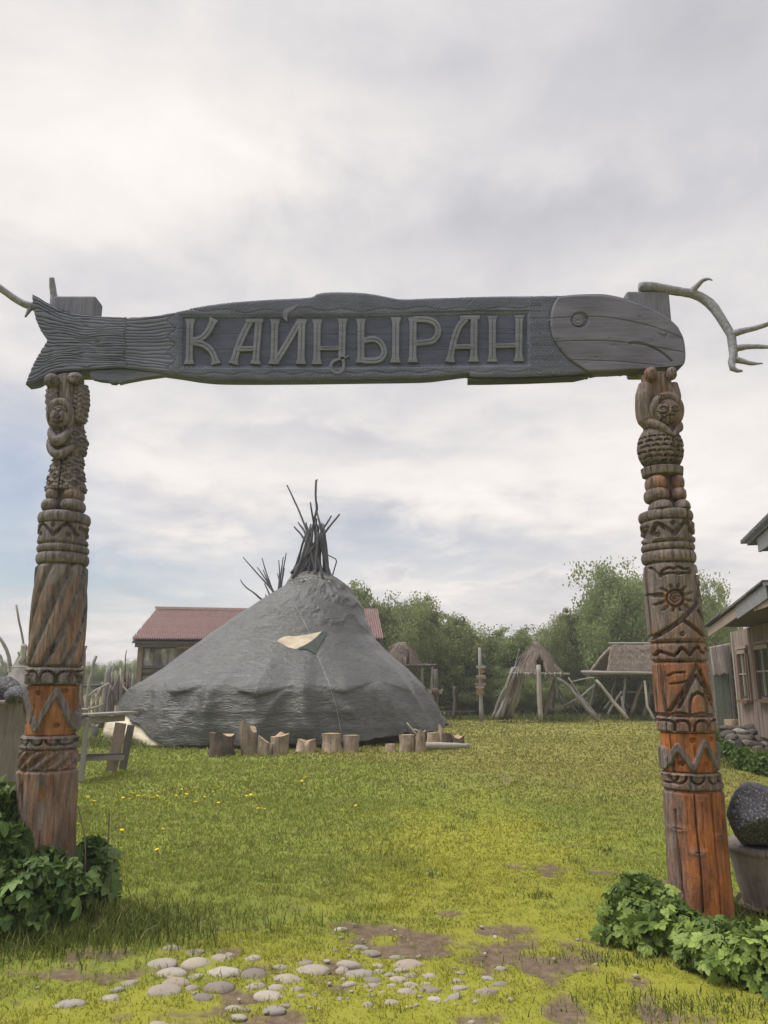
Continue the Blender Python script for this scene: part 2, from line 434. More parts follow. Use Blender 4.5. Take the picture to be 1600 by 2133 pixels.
# tail
TOP_T = [(66, 612), (80, 619), (100, 631), (130, 645), (165, 654), (200, 658), (232, 659.5), (263, 660)]
LEFT_T = [(66, 612), (68, 640), (74, 665), (84, 688), (98, 708), (84, 730), (70, 755), (60, 778), (52, 800)]
BOT_T = [(52, 800), (72, 796), (90, 786), (120, 774), (160, 770), (200, 768), (235, 766), (263, 766)]
RGT_T = [(263, 660), (264, 680), (259, 700), (264, 722), (258, 742), (265, 755), (263, 766)]
PX, PY, U, Vv = coons(TOP_T, RGT_T, BOT_T, LEFT_T, 120, 190)
wv = 21 * Vv + 1.1 * (fbm(PX / 45, Vv * 9, 0, 3, 5) - .5) * 2
st = (0.5 + 0.5 * np.cos(2 * np.pi * wv)) ** 5
brk = .45 + .55 * sst(.34, .44, fbm(PX / 30, Vv * 14, 3, 2, 9))
edge = np.minimum(np.minimum(U * 210, (1 - U) * 210), np.minimum(Vv, 1 - Vv) * 150)
H = -.014 * st * brk + .004 * (fbm(PX / 30, PY / 30, 0, 3, 2) - .5) - .010 * (1 - sst(0, 3, edge))
H -= .006 * (1 - sst(.6, 1.4, np.abs(PY - (650 + .0 * PX)))) * (PX < 170)
V_, F_ = slab(PX, PY, H + .004)
obj('tail', V_, F_, M['sign'], sg)
# body with sunken lettering panel
TOP_B = [(263, 660), (300, 658), (340, 653), (380, 645), (420, 637), (480, 629), (560, 623), (620, 620), (650, 617), (664, 610), (690, 607.5), (740, 608), (780, 612), (815, 619), (840, 622), (900, 620), (1000, 617), (1100, 615.5), (1235, 614)]
BOT_B = [(263, 766), (310, 771), (345, 776), (380, 781), (420, 787), (470, 790), (600, 790), (760, 788), (880, 786), (930, 781), (975, 776), (985, 783), (1060, 784), (1130, 782), (1190, 779), (1235, 775)]
PX, PY, U, Vv = coons(TOP_B, [(1235, 614), (1235, 700), (1235, 775)], BOT_B, [(263, 660), (264, 680), (259, 700), (264, 722), (258, 742), (265, 755), (263, 766)], 700, 124)
H = .003 * (fbm(PX / 40, PY / 20, 0, 3, 2) - .5)
# fine lines of the tail root
root = (1 - sst(352, 362, PX + 8 * np.sin((PY - 660) / 5.2)))
lines = (0.5 + 0.5 * np.cos(2 * np.pi * (16 * Vv + 1.2 * (fbm(PX / 50, Vv * 6, 0, 3, 8) - .5)))) ** 4
H += -.009 * lines * root
H -= .008 * (1 - sst(1.2, 2.6, np.abs(PX + 8 * np.sin((PY - 660) / 5.2) - 357)))
# panel
ptop = np.interp(PX, [376, 560, 760, 1100], [659, 659, 657, 650]); pbot = np.interp(PX, [376, 700, 1100], [762, 763, 757])
dpan = np.minimum(np.minimum(PX - 378, 1098 - PX), np.minimum(PY - ptop, pbot - PY))
inside = sst(-1.0, 1.0, dpan)
# feathered border scales: upper band, lower band, right scale field
q = (1 - inside) * (1 - root)
up = (PY < ptop)
wl_up = np.interp(PX, [370, 1130], [648, 641]) + 2.6 * np.sin(PX / 13.0) + 2 * np.sin(PX / 37.)
wl_dn = np.interp(PX, [370, 1130], [779, 772]) + 2.2 * np.sin(PX / 10.5)
saw = np.mod((PX + np.where(up, -.9, .9) * np.abs(PY - np.where(up, wl_up, wl_dn)) + 4 * fbm(PX / 12, PY / 12, 0, 2, 4)) / 6.2, 1)
H += q * (PX < 1100) * .0095 * (saw - .5)
H -= q * (PX < 1130) * .006 * (1 - sst(.8, 2.0, np.minimum(np.abs(PY - wl_up), np.abs(PY - wl_dn))))
right = sst(1098, 1104, PX) * (1 - inside)
cy = 22.0
row = np.floor((PY - 610) / cy); ph = np.hypot((PX - 1092 - 9 * np.mod(row, 2)) % 26 - 22, ((PY - 610) % cy - cy / 2) * 1.1)
H += right * .011 * (np.mod(ph / 5.4, 1) - .5)
H -= .007 * (1 - sst(1.0, 2.4, np.abs(dpan + 2.5))) * (1 - inside)
H = H * (1 - inside) + inside * (-.017 + .0018 * (fbm(PX / 25, PY / 9, 0, 3, 6) - .5))
edge = np.minimum((PY - PY[0][None]), (PY[-1][None] - PY))
H -= .012 * (1 - sst(0, 4, edge))
for sy in (694, 727):   # joints between the planks of the board
    H -= inside * .004 * (1 - sst(.3, 1.1, np.abs(PY - sy - .6 * np.sin(PX / 90))))
V_, F_ = slab(PX, PY, H)
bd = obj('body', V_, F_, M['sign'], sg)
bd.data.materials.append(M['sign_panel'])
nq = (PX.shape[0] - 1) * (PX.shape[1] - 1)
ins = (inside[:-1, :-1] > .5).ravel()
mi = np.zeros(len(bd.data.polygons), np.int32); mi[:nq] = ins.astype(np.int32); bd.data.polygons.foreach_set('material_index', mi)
# head of four planks
GILL = [(1162, 619), (1150, 639), (1145, 664), (1147, 689), (1156, 714), (1181, 745), (1206, 764), (1225, 775)]
TOP_H = [(1162, 619), (1200, 615), (1250, 614), (1275, 617), (1300, 623), (1350, 640), (1391, 664), (1412, 683)]
RGT_H = [(1412, 683), (1423, 707), (1427, 736), (1425, 757), (1417, 764), (1407, 760), (1398, 754)]
BOT_H = [(1225, 775), (1270, 774), (1319, 771), (1350, 769), (1368, 766), (1384, 760), (1398, 754)]
PX, PY, U, Vv = coons(TOP_H, RGT_H, BOT_H, spline(GILL, 60), 180, 121)
H = .020 + .0025 * (fbm(PX / 60, PY / 10, 0, 4, 3) - .5)
MOUTH = spline([(1310, 717), (1331, 716), (1359, 726), (1381, 739), (1398, 754)], 14)
H -= .020 * (1 - sst(.9, 2.5, dpoly(PX, PY, MOUTH)))
H -= .010 * (1 - sst(.6, 2.2, dpoly(PX, PY, [(1371, 697), (1380, 701), (1384, 704), (1387, 698)])))
eyed = np.hypot((PX - 1207) / 18.5, (PY - 668) / 16.0)
H -= .020 * (1 - sst(.93, 1.05, eyed))
for kx, ky in ((1330, 662), (1277, 721), (1241, 747), (1361, 704), (1218, 758), (1268, 707), (1162, 709)):
    H -= .004 * (1 - sst(1.0, 3.2, np.hypot((PX - kx) / 1.5, PY - ky)))
edge = np.minimum(np.minimum(U * 250, (1 - U) * 250), np.minimum(Vv, 1 - Vv) * 140)
H -= .010 * (1 - sst(0, 4.5, edge))
rows = [0, 31, 62, 93, 121]
hd = None
for k in range(4):
    a, b = rows[k], rows[k + 1] + (1 if k < 3 else 0)
    b = min(b, 121)
    px, py, hh = PX[a:b].copy(), PY[a:b].copy(), H[a:b].copy()
    if k < 3: py[-1] -= .35; hh[-1] -= .004
    if k > 0: py[0] += .35; hh[0] -= .004
    V_, F_ = slab(px, py, hh, ST - .004 * k)
    if hd is None: hd = obj('head', V_, F_, M['sign_head'], sg)
    else: sub(hd, 'plank', V_, F_, M['sign_head'])
# eye: a turned disc with a pin
th = np.linspace(0, 2 * np.pi, 28, endpoint=False)
prof = [(12.5, .003), (12.5, .013), (11.2, .016), (8.4, .0165), (8.0, .0135), (7.4, .0165), (2.2, .018), (1.8, .014), (0.1, .013)]
Ve = []
for rr, hh in prof: Ve.append(atv(1203 + rr * np.cos(th), 669 + rr * .95 * np.sin(th), SY) - np.array([0, hh, 0]))
sub(hd, 'eye', np.vstack(Ve), grid_faces(len(prof), 28, True), M['sign_head'])

# letters: strokes of flat timber with a V groove down the middle
def stroke(mb, pts, w=14.5, flare=(1, 1), h=.010, curve=False, groove=True, taper=None):
    P = spline(pts, 26) if curve else lin(pts, max(10, int(np.linalg.norm(np.array(pts[-1], float) - np.array(pts[0], float)) / 5)))
    n = len(P); t = np.gradient(P, axis=0); t /= np.linalg.norm(t, axis=1)[:, None]; nn = np.stack([-t[:, 1], t[:, 0]], -1)
    s = np.r_[0, np.cumsum(np.linalg.norm(np.diff(P, axis=0), axis=1))]; Ls = s[-1]
    W = np.full(n, w / 2.)
    if flare[0]: W = W * (1 + .55 * np.exp(-(s / 7.0) ** 2))
    if flare[1]: W = W * (1 + .55 * np.exp(-((Ls - s) / 7.0) ** 2))
    if taper is not None: W = W * np.interp(s / Ls, np.linspace(0, 1, len(taper)), taper)
    gd = np.where((s > 6) & (s < Ls - 6), .006, 0.0) if groove else np.zeros(n)
    prof = [(-1, -.018, 0), (-1, h - .003, 0), (-.86, h, 0), (-.12, h, 0), (0, h, 1), (.12, h, 0), (.86, h, 0), (1, h - .003, 0), (1, -.018, 0)]
    V = []
    for i in range(n):
        for a, hh, g in prof:
            off = a * W[i] if abs(a) > .2 else a * 9.0
            p = P[i] + nn[i] * off
            V.append(at(p[0], p[1], SY) - np.array([0, hh - g * gd[i], 0]))
    m = len(prof)
    F = [(i * m + k, (i + 1) * m + k, (i + 1) * m + k + 1, i * m + k + 1) for i in range(n - 1) for k in range(m - 1)]
    F += [tuple(range(m)), tuple(range((n - 1) * m + m - 1, (n - 1) * m - 1, -1))]
    mb.add(V, F)
def letter(strokes):
    mb = MB()
    for k, a in enumerate(strokes):
        a = dict(a); p = a.pop('p'); stroke(mb, p, h=.0005 + .0012 * k, **a)
    return mb.build('letter', M['letter'], sg, smooth=False)
C = dict(curve=True)
letter([dict(p=[(396, 664), (394, 758)]), dict(p=[(399, 710), (418, 705), (432, 692), (440, 677), (446, 664)], flare=(0, 1), w=13, **C), dict(p=[(399, 713), (420, 716), (437, 727), (446, 742), (450, 758)], flare=(0, 1), w=13, **C)])
letter([dict(p=[(521, 668), (509, 692), (496, 722), (486, 758)], flare=(0, 1), w=14, **C), dict(p=[(539, 666), (532, 758)], flare=(0, 1)), dict(p=[(512, 668), (548, 668)], w=8, flare=(0, 0), groove=False), dict(p=[(494, 727), (533, 726)], w=10, flare=(0, 0))])
letter([dict(p=[(573, 665), (570, 758)]), dict(p=[(575, 753), (600, 712), (623, 671)], w=13, flare=(0, 0)), dict(p=[(629, 665), (627, 758)]), dict(p=[(598, 670), (594, 659), (597, 649), (608, 643), (617, 638), (621, 633)], w=12, flare=(0, 0), taper=[.15, .8, 1, .85, .6, .1], groove=False, **C)])
letter([dict(p=[(661, 665), (660, 758)]), dict(p=[(714, 664), (712, 745)], flare=(1, 0)), dict(p=[(662, 725), (712, 725)], w=9, flare=(0, 0)),
        dict(p=[(712, 742), (716, 757), (714, 770), (704, 777), (693, 773), (689, 763), (694, 753), (705, 748), (716, 746), (727, 741)], w=6, flare=(0, 0), groove=False, taper=[1.6, 1, 1, 1, 1, 1, 1, .9, .8, .4], **C)])
letter([dict(p=[(752, 664), (752, 755)]), dict(p=[(756, 710), (775, 706), (790, 711), (799, 724), (800, 737), (793, 747), (780, 751), (756, 751)], w=12, flare=(0, 0), **C), dict(p=[(825, 661), (824, 755)])])
letter([dict(p=[(861, 661), (860, 754)]), dict(p=[(862, 665), (888, 665), (905, 671), (913, 684), (911, 699), (900, 710), (882, 713), (862, 714)], w=12.5, flare=(0, 0), **C)])
letter([dict(p=[(971, 663), (956, 681), (944, 716), (937, 754)], flare=(0, 1), w=13.5, **C), dict(p=[(988, 660), (987, 753)], flare=(0, 1)), dict(p=[(959, 661), (999, 661)], w=8, flare=(0, 0), groove=False), dict(p=[(945, 722), (988, 722)], w=9.5, flare=(0, 0))])
letter([dict(p=[(1026, 658), (1026, 753)]), dict(p=[(1082, 657), (1081, 752)]), dict(p=[(1026, 720), (1081, 719)], w=9.5, flare=(0, 0))])
# rough backing board seen under the tail and under the belly
def board(name, pts, y0, th, mat):
    mb = MB(); P = [at(x, y, y0) for x, y in pts]
    return mb.prism(P, [p + np.array([0, th, 0]) for p in P]).build(name, mat, sg)
board('backing_board', [(183, 760), (316, 764), (360, 778), (300, 786), (262, 793), (246, 797), (243, 793.5), (238, 797), (228, 796), (224, 793), (205, 791), (190, 787)], SY + .030, .06, M['sign'])
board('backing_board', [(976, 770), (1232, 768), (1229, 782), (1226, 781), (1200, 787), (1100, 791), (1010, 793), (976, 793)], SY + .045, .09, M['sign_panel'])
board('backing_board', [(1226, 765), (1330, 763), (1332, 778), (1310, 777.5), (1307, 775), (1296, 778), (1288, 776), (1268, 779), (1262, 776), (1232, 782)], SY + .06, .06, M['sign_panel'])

# ---- carved posts
class Post:
    def __init__(s, name, label, Y, C, mat):
        s.Y = Y; s.C = np.array(C, float); s.mat = mat
        b = s.C[-1]
        x0 = at(b[1], b[0], Y)[0]
        s.root = thing(name, label, 'totem post', (x0, Y, 0.0))
    def c(s, v): return np.interp(v, s.C[:, 0], s.C[:, 1])
    def axis(s, v):
        v = np.asarray(v, float)
        front = atv(s.c(v), v, s.Y - .17)
        m = np.array([depth(p) for p in np.atleast_2d(front)]) / FPX
        P = np.atleast_2d(atv(s.c(v), v, s.Y)).copy()
        # x at the height actually used
        zz = np.atleast_2d(front)[:, 2]
        ratio = ((s.Y * math.cos(PITCH) + (zz - CAMH) * math.sin(PITCH)) / FPX)
        P[:, 2] = zz; P[:, 0] = (s.c(v) - IW / 2) * ratio
        return P, ratio
    def part(s, name, v0, v1, rad, tint, nth=190, step=1.6):
        """rad(TH, X, V, r-hint) -> radius in photo pixels"""
        nv = max(6, int((v1 - v0) / step)); v = np.linspace(v0, v1, nv); th = np.linspace(-np.pi, np.pi, nth, endpoint=False)
        A, mp = s.axis(v); TH, VV = np.meshgrid(th, v); 
        r = rad(TH, VV); 
        tn = tint(TH, VV, r) if callable(tint) else np.full(r.shape, tint, float)
        e = np.minimum(VV - v0, v1 - VV)
        r = r + .9 * (fbm(np.cos(TH) * 3, np.sin(TH) * 3, VV / 60, 4, 21) - .5) * 2
        for q in range(9):   # drying checks running along the grain
            t0 = rng.uniform(-np.pi, np.pi); va, vb = np.sort(rng.uniform(v0 - 20, v1 + 20, 2)); wob = .03 * np.sin(VV / 17. + q)
            r = r - 3.6 * np.exp(-(((TH - t0 + wob + np.pi) % (2 * np.pi) - np.pi) * 54 / 1.1) ** 2) * sst(va, va + 6, VV) * sst(vb, vb - 6, VV)
        P = np.empty(TH.shape + (3,))
        P[..., 0] = A[:, 0:1] + r * mp[:, None] * np.sin(TH); P[..., 1] = A[:, 1:2] - r * mp[:, None] * np.cos(TH); P[..., 2] = A[:, 2:3]
        V = np.vstack([P.reshape(-1, 3), A[0], A[-1]]); n = nv * nth
        F = [tuple(f) for f in grid_faces(nv, nth, True)[:, ::-1].tolist()]
        F += [(n, i, (i + 1) % nth)[::-1] for i in range(nth)] + [(n + 1, (nv - 1) * nth + (i + 1) % nth, (nv - 1) * nth + i)[::-1] for i in range(nth)]
        # winding: outward
        return obj(name, V, F, s.mat, s.root, True, {'tint': np.r_[tn.ravel(), tn[0, 0], tn[-1, 0]]})
    def world(s, X, Yf, V):
        X, Yf, V = [np.asarray(q, float) for q in (X, Yf, V)]; A, mp = s.axis(V.ravel()); mp = mp.reshape(V.shape); A = A.reshape(V.shape + (3,))
        return np.stack([A[..., 0] + X * mp, A[..., 1] - Yf * mp, A[..., 2]], -1)
    def blob(s, name, c, r, tint=.12, relief=None, nu=46, nv=34, power=1.0):
        T, P = np.meshgrid(np.linspace(-np.pi, np.pi, nu, endpoint=False), np.linspace(.04, np.pi - .04, nv))
        dx, dy, dv = np.sin(P) ** power * np.sin(T), np.sin(P) ** power * np.cos(T), -np.cos(P)
        X, Y, V = c[0] + r[0] * dx, c[1] + r[1] * dy, c[2] + r[2] * dv
        h = .8 * (fbm(dx * 3 + c[0], dy * 3, dv * 3 + c[2], 3, 5) - .5) * 2
        if relief is not None: h = h + relief(X, V) * (dy > 0.05)
        W = s.world(X + h * dx, Y + h * dy, V + h * dv * .5)
        F = [tuple(f) for f in grid_faces(nv, nu, True)[:, ::-1].tolist()] + [tuple(range(nu)), tuple(range(nv * nu - 1, (nv - 1) * nu - 1, -1))]
        tn = np.full(nu * nv, tint, float) if np.isscalar(tint) else tint(X, V).ravel()
        return obj(name, W.reshape(-1, 3), F, s.mat, s.root, True, {'tint': tn})
    def limb(s, name, pts, rad, tint=.12, relief=None, n=30, m=44, closed=False):
        P = spline(pts, m) if not closed else np.array([[pts[0][0] + pts[1][0] * math.sin(a), pts[0][1] + pts[1][1] * math.cos(a), pts[0][2] - pts[1][2] * math.cos(a)] for a in np.linspace(0, 2 * np.pi, m, endpoint=False)])
        rr = np.interp(np.linspace(0, 1, m), np.linspace(0, 1, len(rad)), rad); V = []
        for i in range(m):
            t = P[(i + 1) % m] - P[i - 1] if closed else P[min(i + 1, m - 1)] - P[max(i - 1, 0)]; t = t / np.linalg.norm(t)
            a = np.cross(t, [0, 1.0, 0]); a /= np.linalg.norm(a) + 1e-9; b = np.cross(a, t)
            k = 1.0 if closed else math.sqrt(max(.02, min(1, (i + .3) / 3, (m - .7 - i) / 3)))
            for j in range(n):
                th = 2 * np.pi * j / n; d = a * math.cos(th) + b * math.sin(th); q = P[i] + d * rr[i] * k
                if relief is not None: q = q + d * relief(q[0], q[2])
                V.append(q)
        V = np.array(V); W = s.world(V[:, 0], V[:, 1], V[:, 2]); F = [(i * n + j, i * n + (j + 1) % n, ((i + 1) % m) * n + (j + 1) % n, ((i + 1) % m) * n + j) for i in range(m if closed else m - 1) for j in range(n)]
        if not closed: F += [tuple(range(n - 1, -1, -1)), tuple((m - 1) * n + j for j in range(n))]
        return obj(name, W, F, s.mat, s.root, True, {'tint': np.full(len(W), tint, float)})
    def X(s, TH, VV, hw): return s.c(VV) + hw * np.sin(TH)
def roundends(VV, v0, v1, k=5.0, d=4.0):
    e = np.minimum(VV - v0, v1 - VV); return -d * (1 - sst(0, k, e)) ** 1.2
def groove(d, w, depth_): return -2.1 * depth_ * (1 - sst(w * .34, w * .88, d))
def ring_fn(v0, v1, hw, bulge=5):
    def f(TH, VV):
        q = (VV - v0) / (v1 - v0) * 2 - 1
        return hw - bulge + bulge * np.sqrt(np.clip(1 - q * q, 0, 1)) + 1.2 * np.sin(3 * TH + 1)
    return f
def dotfn(X, V, dots, r=5.2, dp=6.0):
    h = 0
    for x, y in dots:
        d = np.hypot(X - x, V - y); h = h - dp * (1 - sst(r * .75, r * 1.05, d)) + dp * .55 * (1 - sst(r * .25, r * .55, d))
    return h
def arches(X, V, centres, y0, y1, w, dp=4.0):
    h = 0
    for cx in centres:
        a = np.linspace(0, np.pi, 13)
        P = [(cx - w, y1)] + [(cx - w * math.cos(t), y0 + (y1 - y0) * .62 * (1 - math.sin(t))) for t in a] + [(cx + w, y1)]
        h = h + groove(dpoly(X, V, P), 3.4, dp)
    return h
def scallops(X, V, centres, y0, y1, w, dp=4.0):
    h = 0
    for cx in centres:
        a = np.linspace(0, np.pi, 11)
        P = [(cx - w * math.cos(t), y0 + (y1 - y0) * math.sin(t)) for t in a]
        inn = (1 - sst(.8, 1.05, np.hypot((X - cx) / w, (V - y0) / (y1 - y0)))) * (V > y0 - 1)
        h = h + groove(dpoly(X, V, P), 3.0, dp) - 1.5 * inn
    return h
# radial tracing of a carved figure from simple solids (photo pixel units)
def ell(x, y, z, c, r):
    q = np.sqrt(((x - c[0]) / r[0]) ** 2 + ((y - c[1]) / r[1]) ** 2 + ((z - c[2]) / r[2]) ** 2); return (q - 1) * min(r)
def cap(x, y, z, a, b, ra, rb):
    a, b = np.array(a, float), np.array(b, float); d = b - a; l2 = d @ d
    t = np.clip(((x - a[0]) * d[0] + (y - a[1]) * d[1] + (z - a[2]) * d[2]) / l2, 0, 1)
    return np.sqrt((x - a[0] - t * d[0]) ** 2 + (y - a[1] - t * d[1]) ** 2 + (z - a[2] - t * d[2]) ** 2) - (ra + (rb - ra) * t)
def coneb(x, y, z, z0, z1, r0, r1, cx=0, fy=.85, cy=0):
    t = np.clip((z - z0) / (z1 - z0), 0, 1); rr = r0 + (r1 - r0) * t
    d = np.hypot(x - cx, (y - cy) / fy) - rr
    return np.maximum(d * .8, np.maximum(z0 - z, z - z1))
def smin(a, b, k=3.0):
    h = np.clip(.5 + .5 * (b - a) / k, 0, 1); return b + (a - b) * h - k * h * (1 - h)
def trace(sdf, TH, VV, rmax=72, n=64):
    rs = np.linspace(rmax, 8, n); r = np.full(TH.shape, 8.0); done = np.zeros(TH.shape, bool); prev = None
    sx, cx = np.sin(TH), np.cos(TH)
    for q in rs:
        d = sdf(q * sx, q * cx, VV)
        hit = (d < 0) & ~done
        if prev is not None:
            t = np.clip(prev / (prev - d + 1e-9), 0, 1); r[hit] = (q + (rs[0] - rs[1]) * (1 - t))[hit]
        else: r[hit] = q
        done |= hit; prev = d
    return r
def scales(X, V, pu=19., pv=12., amp=4.0, ph=0.0):
    row = np.floor((V + ph) / pv)
    vv = V + ph + 4.2 * np.cos(2 * np.pi * (X / pu + .5 * np.mod(row, 2)))
    s = np.mod(vv / pv, 1); return amp * (s ** 1.6 - .45)

# ---------------- left post
LP = Post('totem_post', 'grey carved post under the fish tail with a hooded figure and a twisted shaft', 5.63,
          [(600, 150), (770, 144.5), (850, 143), (930, 142), (1000, 139), (1062, 134), (1165, 130), (1250, 125), (1330, 119.5), (1390, 115), (1430, 112), (1500, 109), (1562, 103), (1606, 99.5), (1700, 97.5), (1960, 94)], M['post_left'])
def figL(x, y, z):
    d = coneb(x, y, z, 762, 1066, 27, 31, cx=0, fy=.9, cy=-8)
    d = smin(d, ell(x, y, z, (2, -2, 908), (37, 30, 44)), 3)
    return smin(d, coneb(x, y, z, 943, 1013, 29, 42, cx=-1, fy=.85), 2)
def radL(TH, VV):
    r = trace(figL, TH, VV); X = r * np.sin(TH)
    tor = (VV > 872) & (VV < 942); skt = (VV > 947) & (VV < 1008)
    r = r + scales(X, VV, 22, 13, 4.8, 4) * tor + scales(X, VV, 25, 13, 5.2, 2) * skt
    return r + groove(np.abs(X + 3) + 40 * (np.cos(TH) < 0), 3.5, 6) * (VV > 945) * (VV < 1060)
LP.part('robe', 766, 1061, radL, .10, nth=240, step=1.3)
def faceL(X, V):
    h = 0
    for P, w, dp in [([(-24, 853), (-19, 848), (-13, 849), (-10, 854), (-10, 862), (-13, 867), (-8, 869.5), (-3, 867), (-6, 862), (-5, 854), (2, 849), (8, 853)], 2.6, 3.0), ([(-17, 876), (-9, 878.5), (-1, 876), (1, 873)], 2.4, 3.0), ([(-15, 842), (-7, 841), (1, 842)], 1.6, 1.6), ([(-17, 846), (-7, 845), (3, 846)], 1.6, 1.6)]:
        h = h + groove(dpoly(X, V, P), w, dp)
    return h + 4.0 * np.exp(-((X + 7.8) / 2.6) ** 2 - ((V - 862) / 6.0) ** 2)
LP.blob('hood', (-7, 4, 857), (29, 29, 36), .08)
LP.limb('hood', [(-8, 19, 858), (22, 6, 29)], [8, 8], .06, n=16, m=60, closed=True)
LP.blob('face', (-8, 22, 861), (20, 18, 25.5), .02, faceL, 80, 64)
ch = lambda x, v: 3.2 * abs((v / 13.0 + abs(x + 29) / 9.0) % 1 - .5) * 2 - 1.5
sc_ = lambda x, v: 3.6 * (((v + 3.5 * math.cos(x / 2.6)) / 10.5) % 1) - 1.5
LP.limb('arm', [(-29, 6, 786), (-30, 10, 820), (-27, 8, 866)], [12.5, 14, 12], .10, ch, m=64)
LP.limb('arm', [(29, 6, 788), (31, 10, 826), (27, 8, 870)], [13, 15, 13], .10, sc_, m=64)
fing = lambda x0: (lambda X, V: -2.6 * (np.abs(((X - x0) / 6.0) % 1 - .5) < .13) * (V > 779))
LP.blob('hand', (-28, 18, 783), (15, 14, 15), .10, fing(-28), power=.8); LP.blob('hand', (21, 20, 780), (17, 14, 13), .10, fing(21), power=.7)
LP.limb('collar', [(-31, 10, 876), (-26, 22, 896), (-10, 31, 915), (6, 25, 899), (16, 12, 878)], [4, 9, 11, 9, 4], .04, n=24)
LP.limb('collar', [(-37, 6, 898), (-29, 20, 925), (-8, 30, 942), (14, 22, 926), (23, 8, 902)], [4, 8, 10, 8, 4], .06, n=24)
for sx, rr in ((-19, 17), (19, 20)):
    LP.blob('leg', (sx, 5, 1023), (rr, 30, 16), .30, power=.6); LP.blob('boot', (sx * 1.08, 9, 1047), (rr + 4, 34, 15), .10, power=.6)
LP.part('core', 800, 1900, lambda T, V: np.interp(V, [800, 1060, 1070, 1900], [12, 18, 42, 47]) + 0 * T, 0.0, nth=24, step=40)
LP.part('ring', 1061, 1084, ring_fn(1061, 1084, 52, 6), .12, 150)
def f(T, V):
    r = 50 + roundends(V, 1084, 1129); X = LP.X(T, V, 50)
    r = r + groove(dpoly(X, V, [(80, 1100), (86, 1117), (104, 1087), (132, 1114), (159, 1087), (177, 1120), (184, 1100)]), 5.0, 6.0)
    return r + dotfn(X, V, [(131, 1093), (102, 1110), (159, 1112), (84, 1093), (179, 1097)], 5.0)
LP.part('zigzag_band', 1084, 1129, f, .12)
LP.part('ring', 1129, 1146, ring_fn(1129, 1146, 51, 6), .12, 150)
LP.part('ring', 1146, 1171, ring_fn(1146, 1171, 52, 7), .14, 150)
def f(T, V):
    hw = np.interp(V, [1171, 1260, 1330, 1389], [51, 54.5, 56, 54.5])
    ph = 8 * T + 8 * (V - 1280) * .0078 * (1 + .0008 * (V - 1280)) + .5 * np.sin(V / 37.)
    g = (0.5 + 0.5 * np.cos(ph + .5 * np.sin(ph))) ** 2.2
    return hw + roundends(V, 1171, 1389, 8, 5) - 8.5 * g
LP.part('twisted_shaft', 1171, 1389, f, lambda T, V, r: .20 + .22 * sst(50, 55, r))
def f(T, V):
    X = LP.X(T, V, 56); r = 57 + roundends(V, 1390, 1426)
    return r + arches(X, V, [68, 87 + 1, 122, 154, 172], 1398, 1421, 14, 5)
LP.part('arch_band', 1390, 1426, f, .22)
ZL = [(51, 1512), (66, 1436), (96, 1520), (137, 1438), (160, 1520), (168, 1470)]
def f(T, V):
    X = LP.X(T, V, 51); r = 50.0 + roundends(V, 1427, 1534, 3, 2); d = dpoly(X, V, ZL)
    r = r + 7.5 * (1 - sst(4.2, 6.2, d)) - 1.2 * (1 - sst(0, 5, d))
    return r + dotfn(X, V, [(101, 1444), (136, 1512), (64, 1508), (150, 1440)], 5.6, 6)
LP.part('zigzag_panel', 1427, 1534, f, lambda T, V, r: np.where(dpoly(LP.X(T, V, 51), V, ZL) < 6, .05, .98))
def f(T, V):
    X = LP.X(T, V, 57); r = 58 + roundends(V, 1534, 1563, 5, 4)
    return r + scallops(X, V, [51, 71, 100, 130, 150], 1542, 1553, 12, 5)
LP.part('scallop_ring', 1534, 1563, f, .30)
def f(T, V):
    ph = 11 * T + 11 * (V - 1585) * .020; g = (0.5 + 0.5 * np.cos(ph)) ** 1.6
    return 58.5 + roundends(V, 1564, 1606, 6, 5) - 8.5 * g * sst(0, 6, np.minimum(V - 1564, 1606 - V))
LP.part('twisted_band', 1564, 1606, f, .42)
def f(T, V):
    hw = np.interp(V, [1607, 1700, 1780, 1960], [60, 58, 56.5, 56])
    return hw + roundends(V, 1607, 1990, 6, 5) + 1.6 * (fbm(np.cos(T) * 7, np.sin(T) * 7, V / 140, 3, 3) - .5) * 2 - 3 * np.exp(-((np.sin(T) * 57 + 12) / 1.6) ** 2) * (np.cos(T) > 0)
LP.part('base_log', 1607, 1905, f, lambda T, V, r: .47 + .5 * np.exp(-((np.sin(T) * 58 - 12) / 5.5) ** 2 - ((V - 1652) / 13) ** 2) + .0 * T)
def tenon(P, x0, x1, y0, y1, Yc):
    mb = MB(); c = (at(x0, y0, Yc) + at(x1, y1, Yc)) / 2; w = (x1 - x0) * mpp(x0, y0, Yc); h = (y1 - y0) * mpp(x0, y0, Yc)
    mb.box(c, (w, .17, h)); o = mb.build('tenon', M['pale_grey'], P.root); bevel(o, .02, 3); return o
M['pale_grey'] = wood('pale_grey', (.082, .084, .110), (.205, .208, .26), fine=60, crack=.35)
tenon(LP, 113, 201, 621, 790, 5.81)

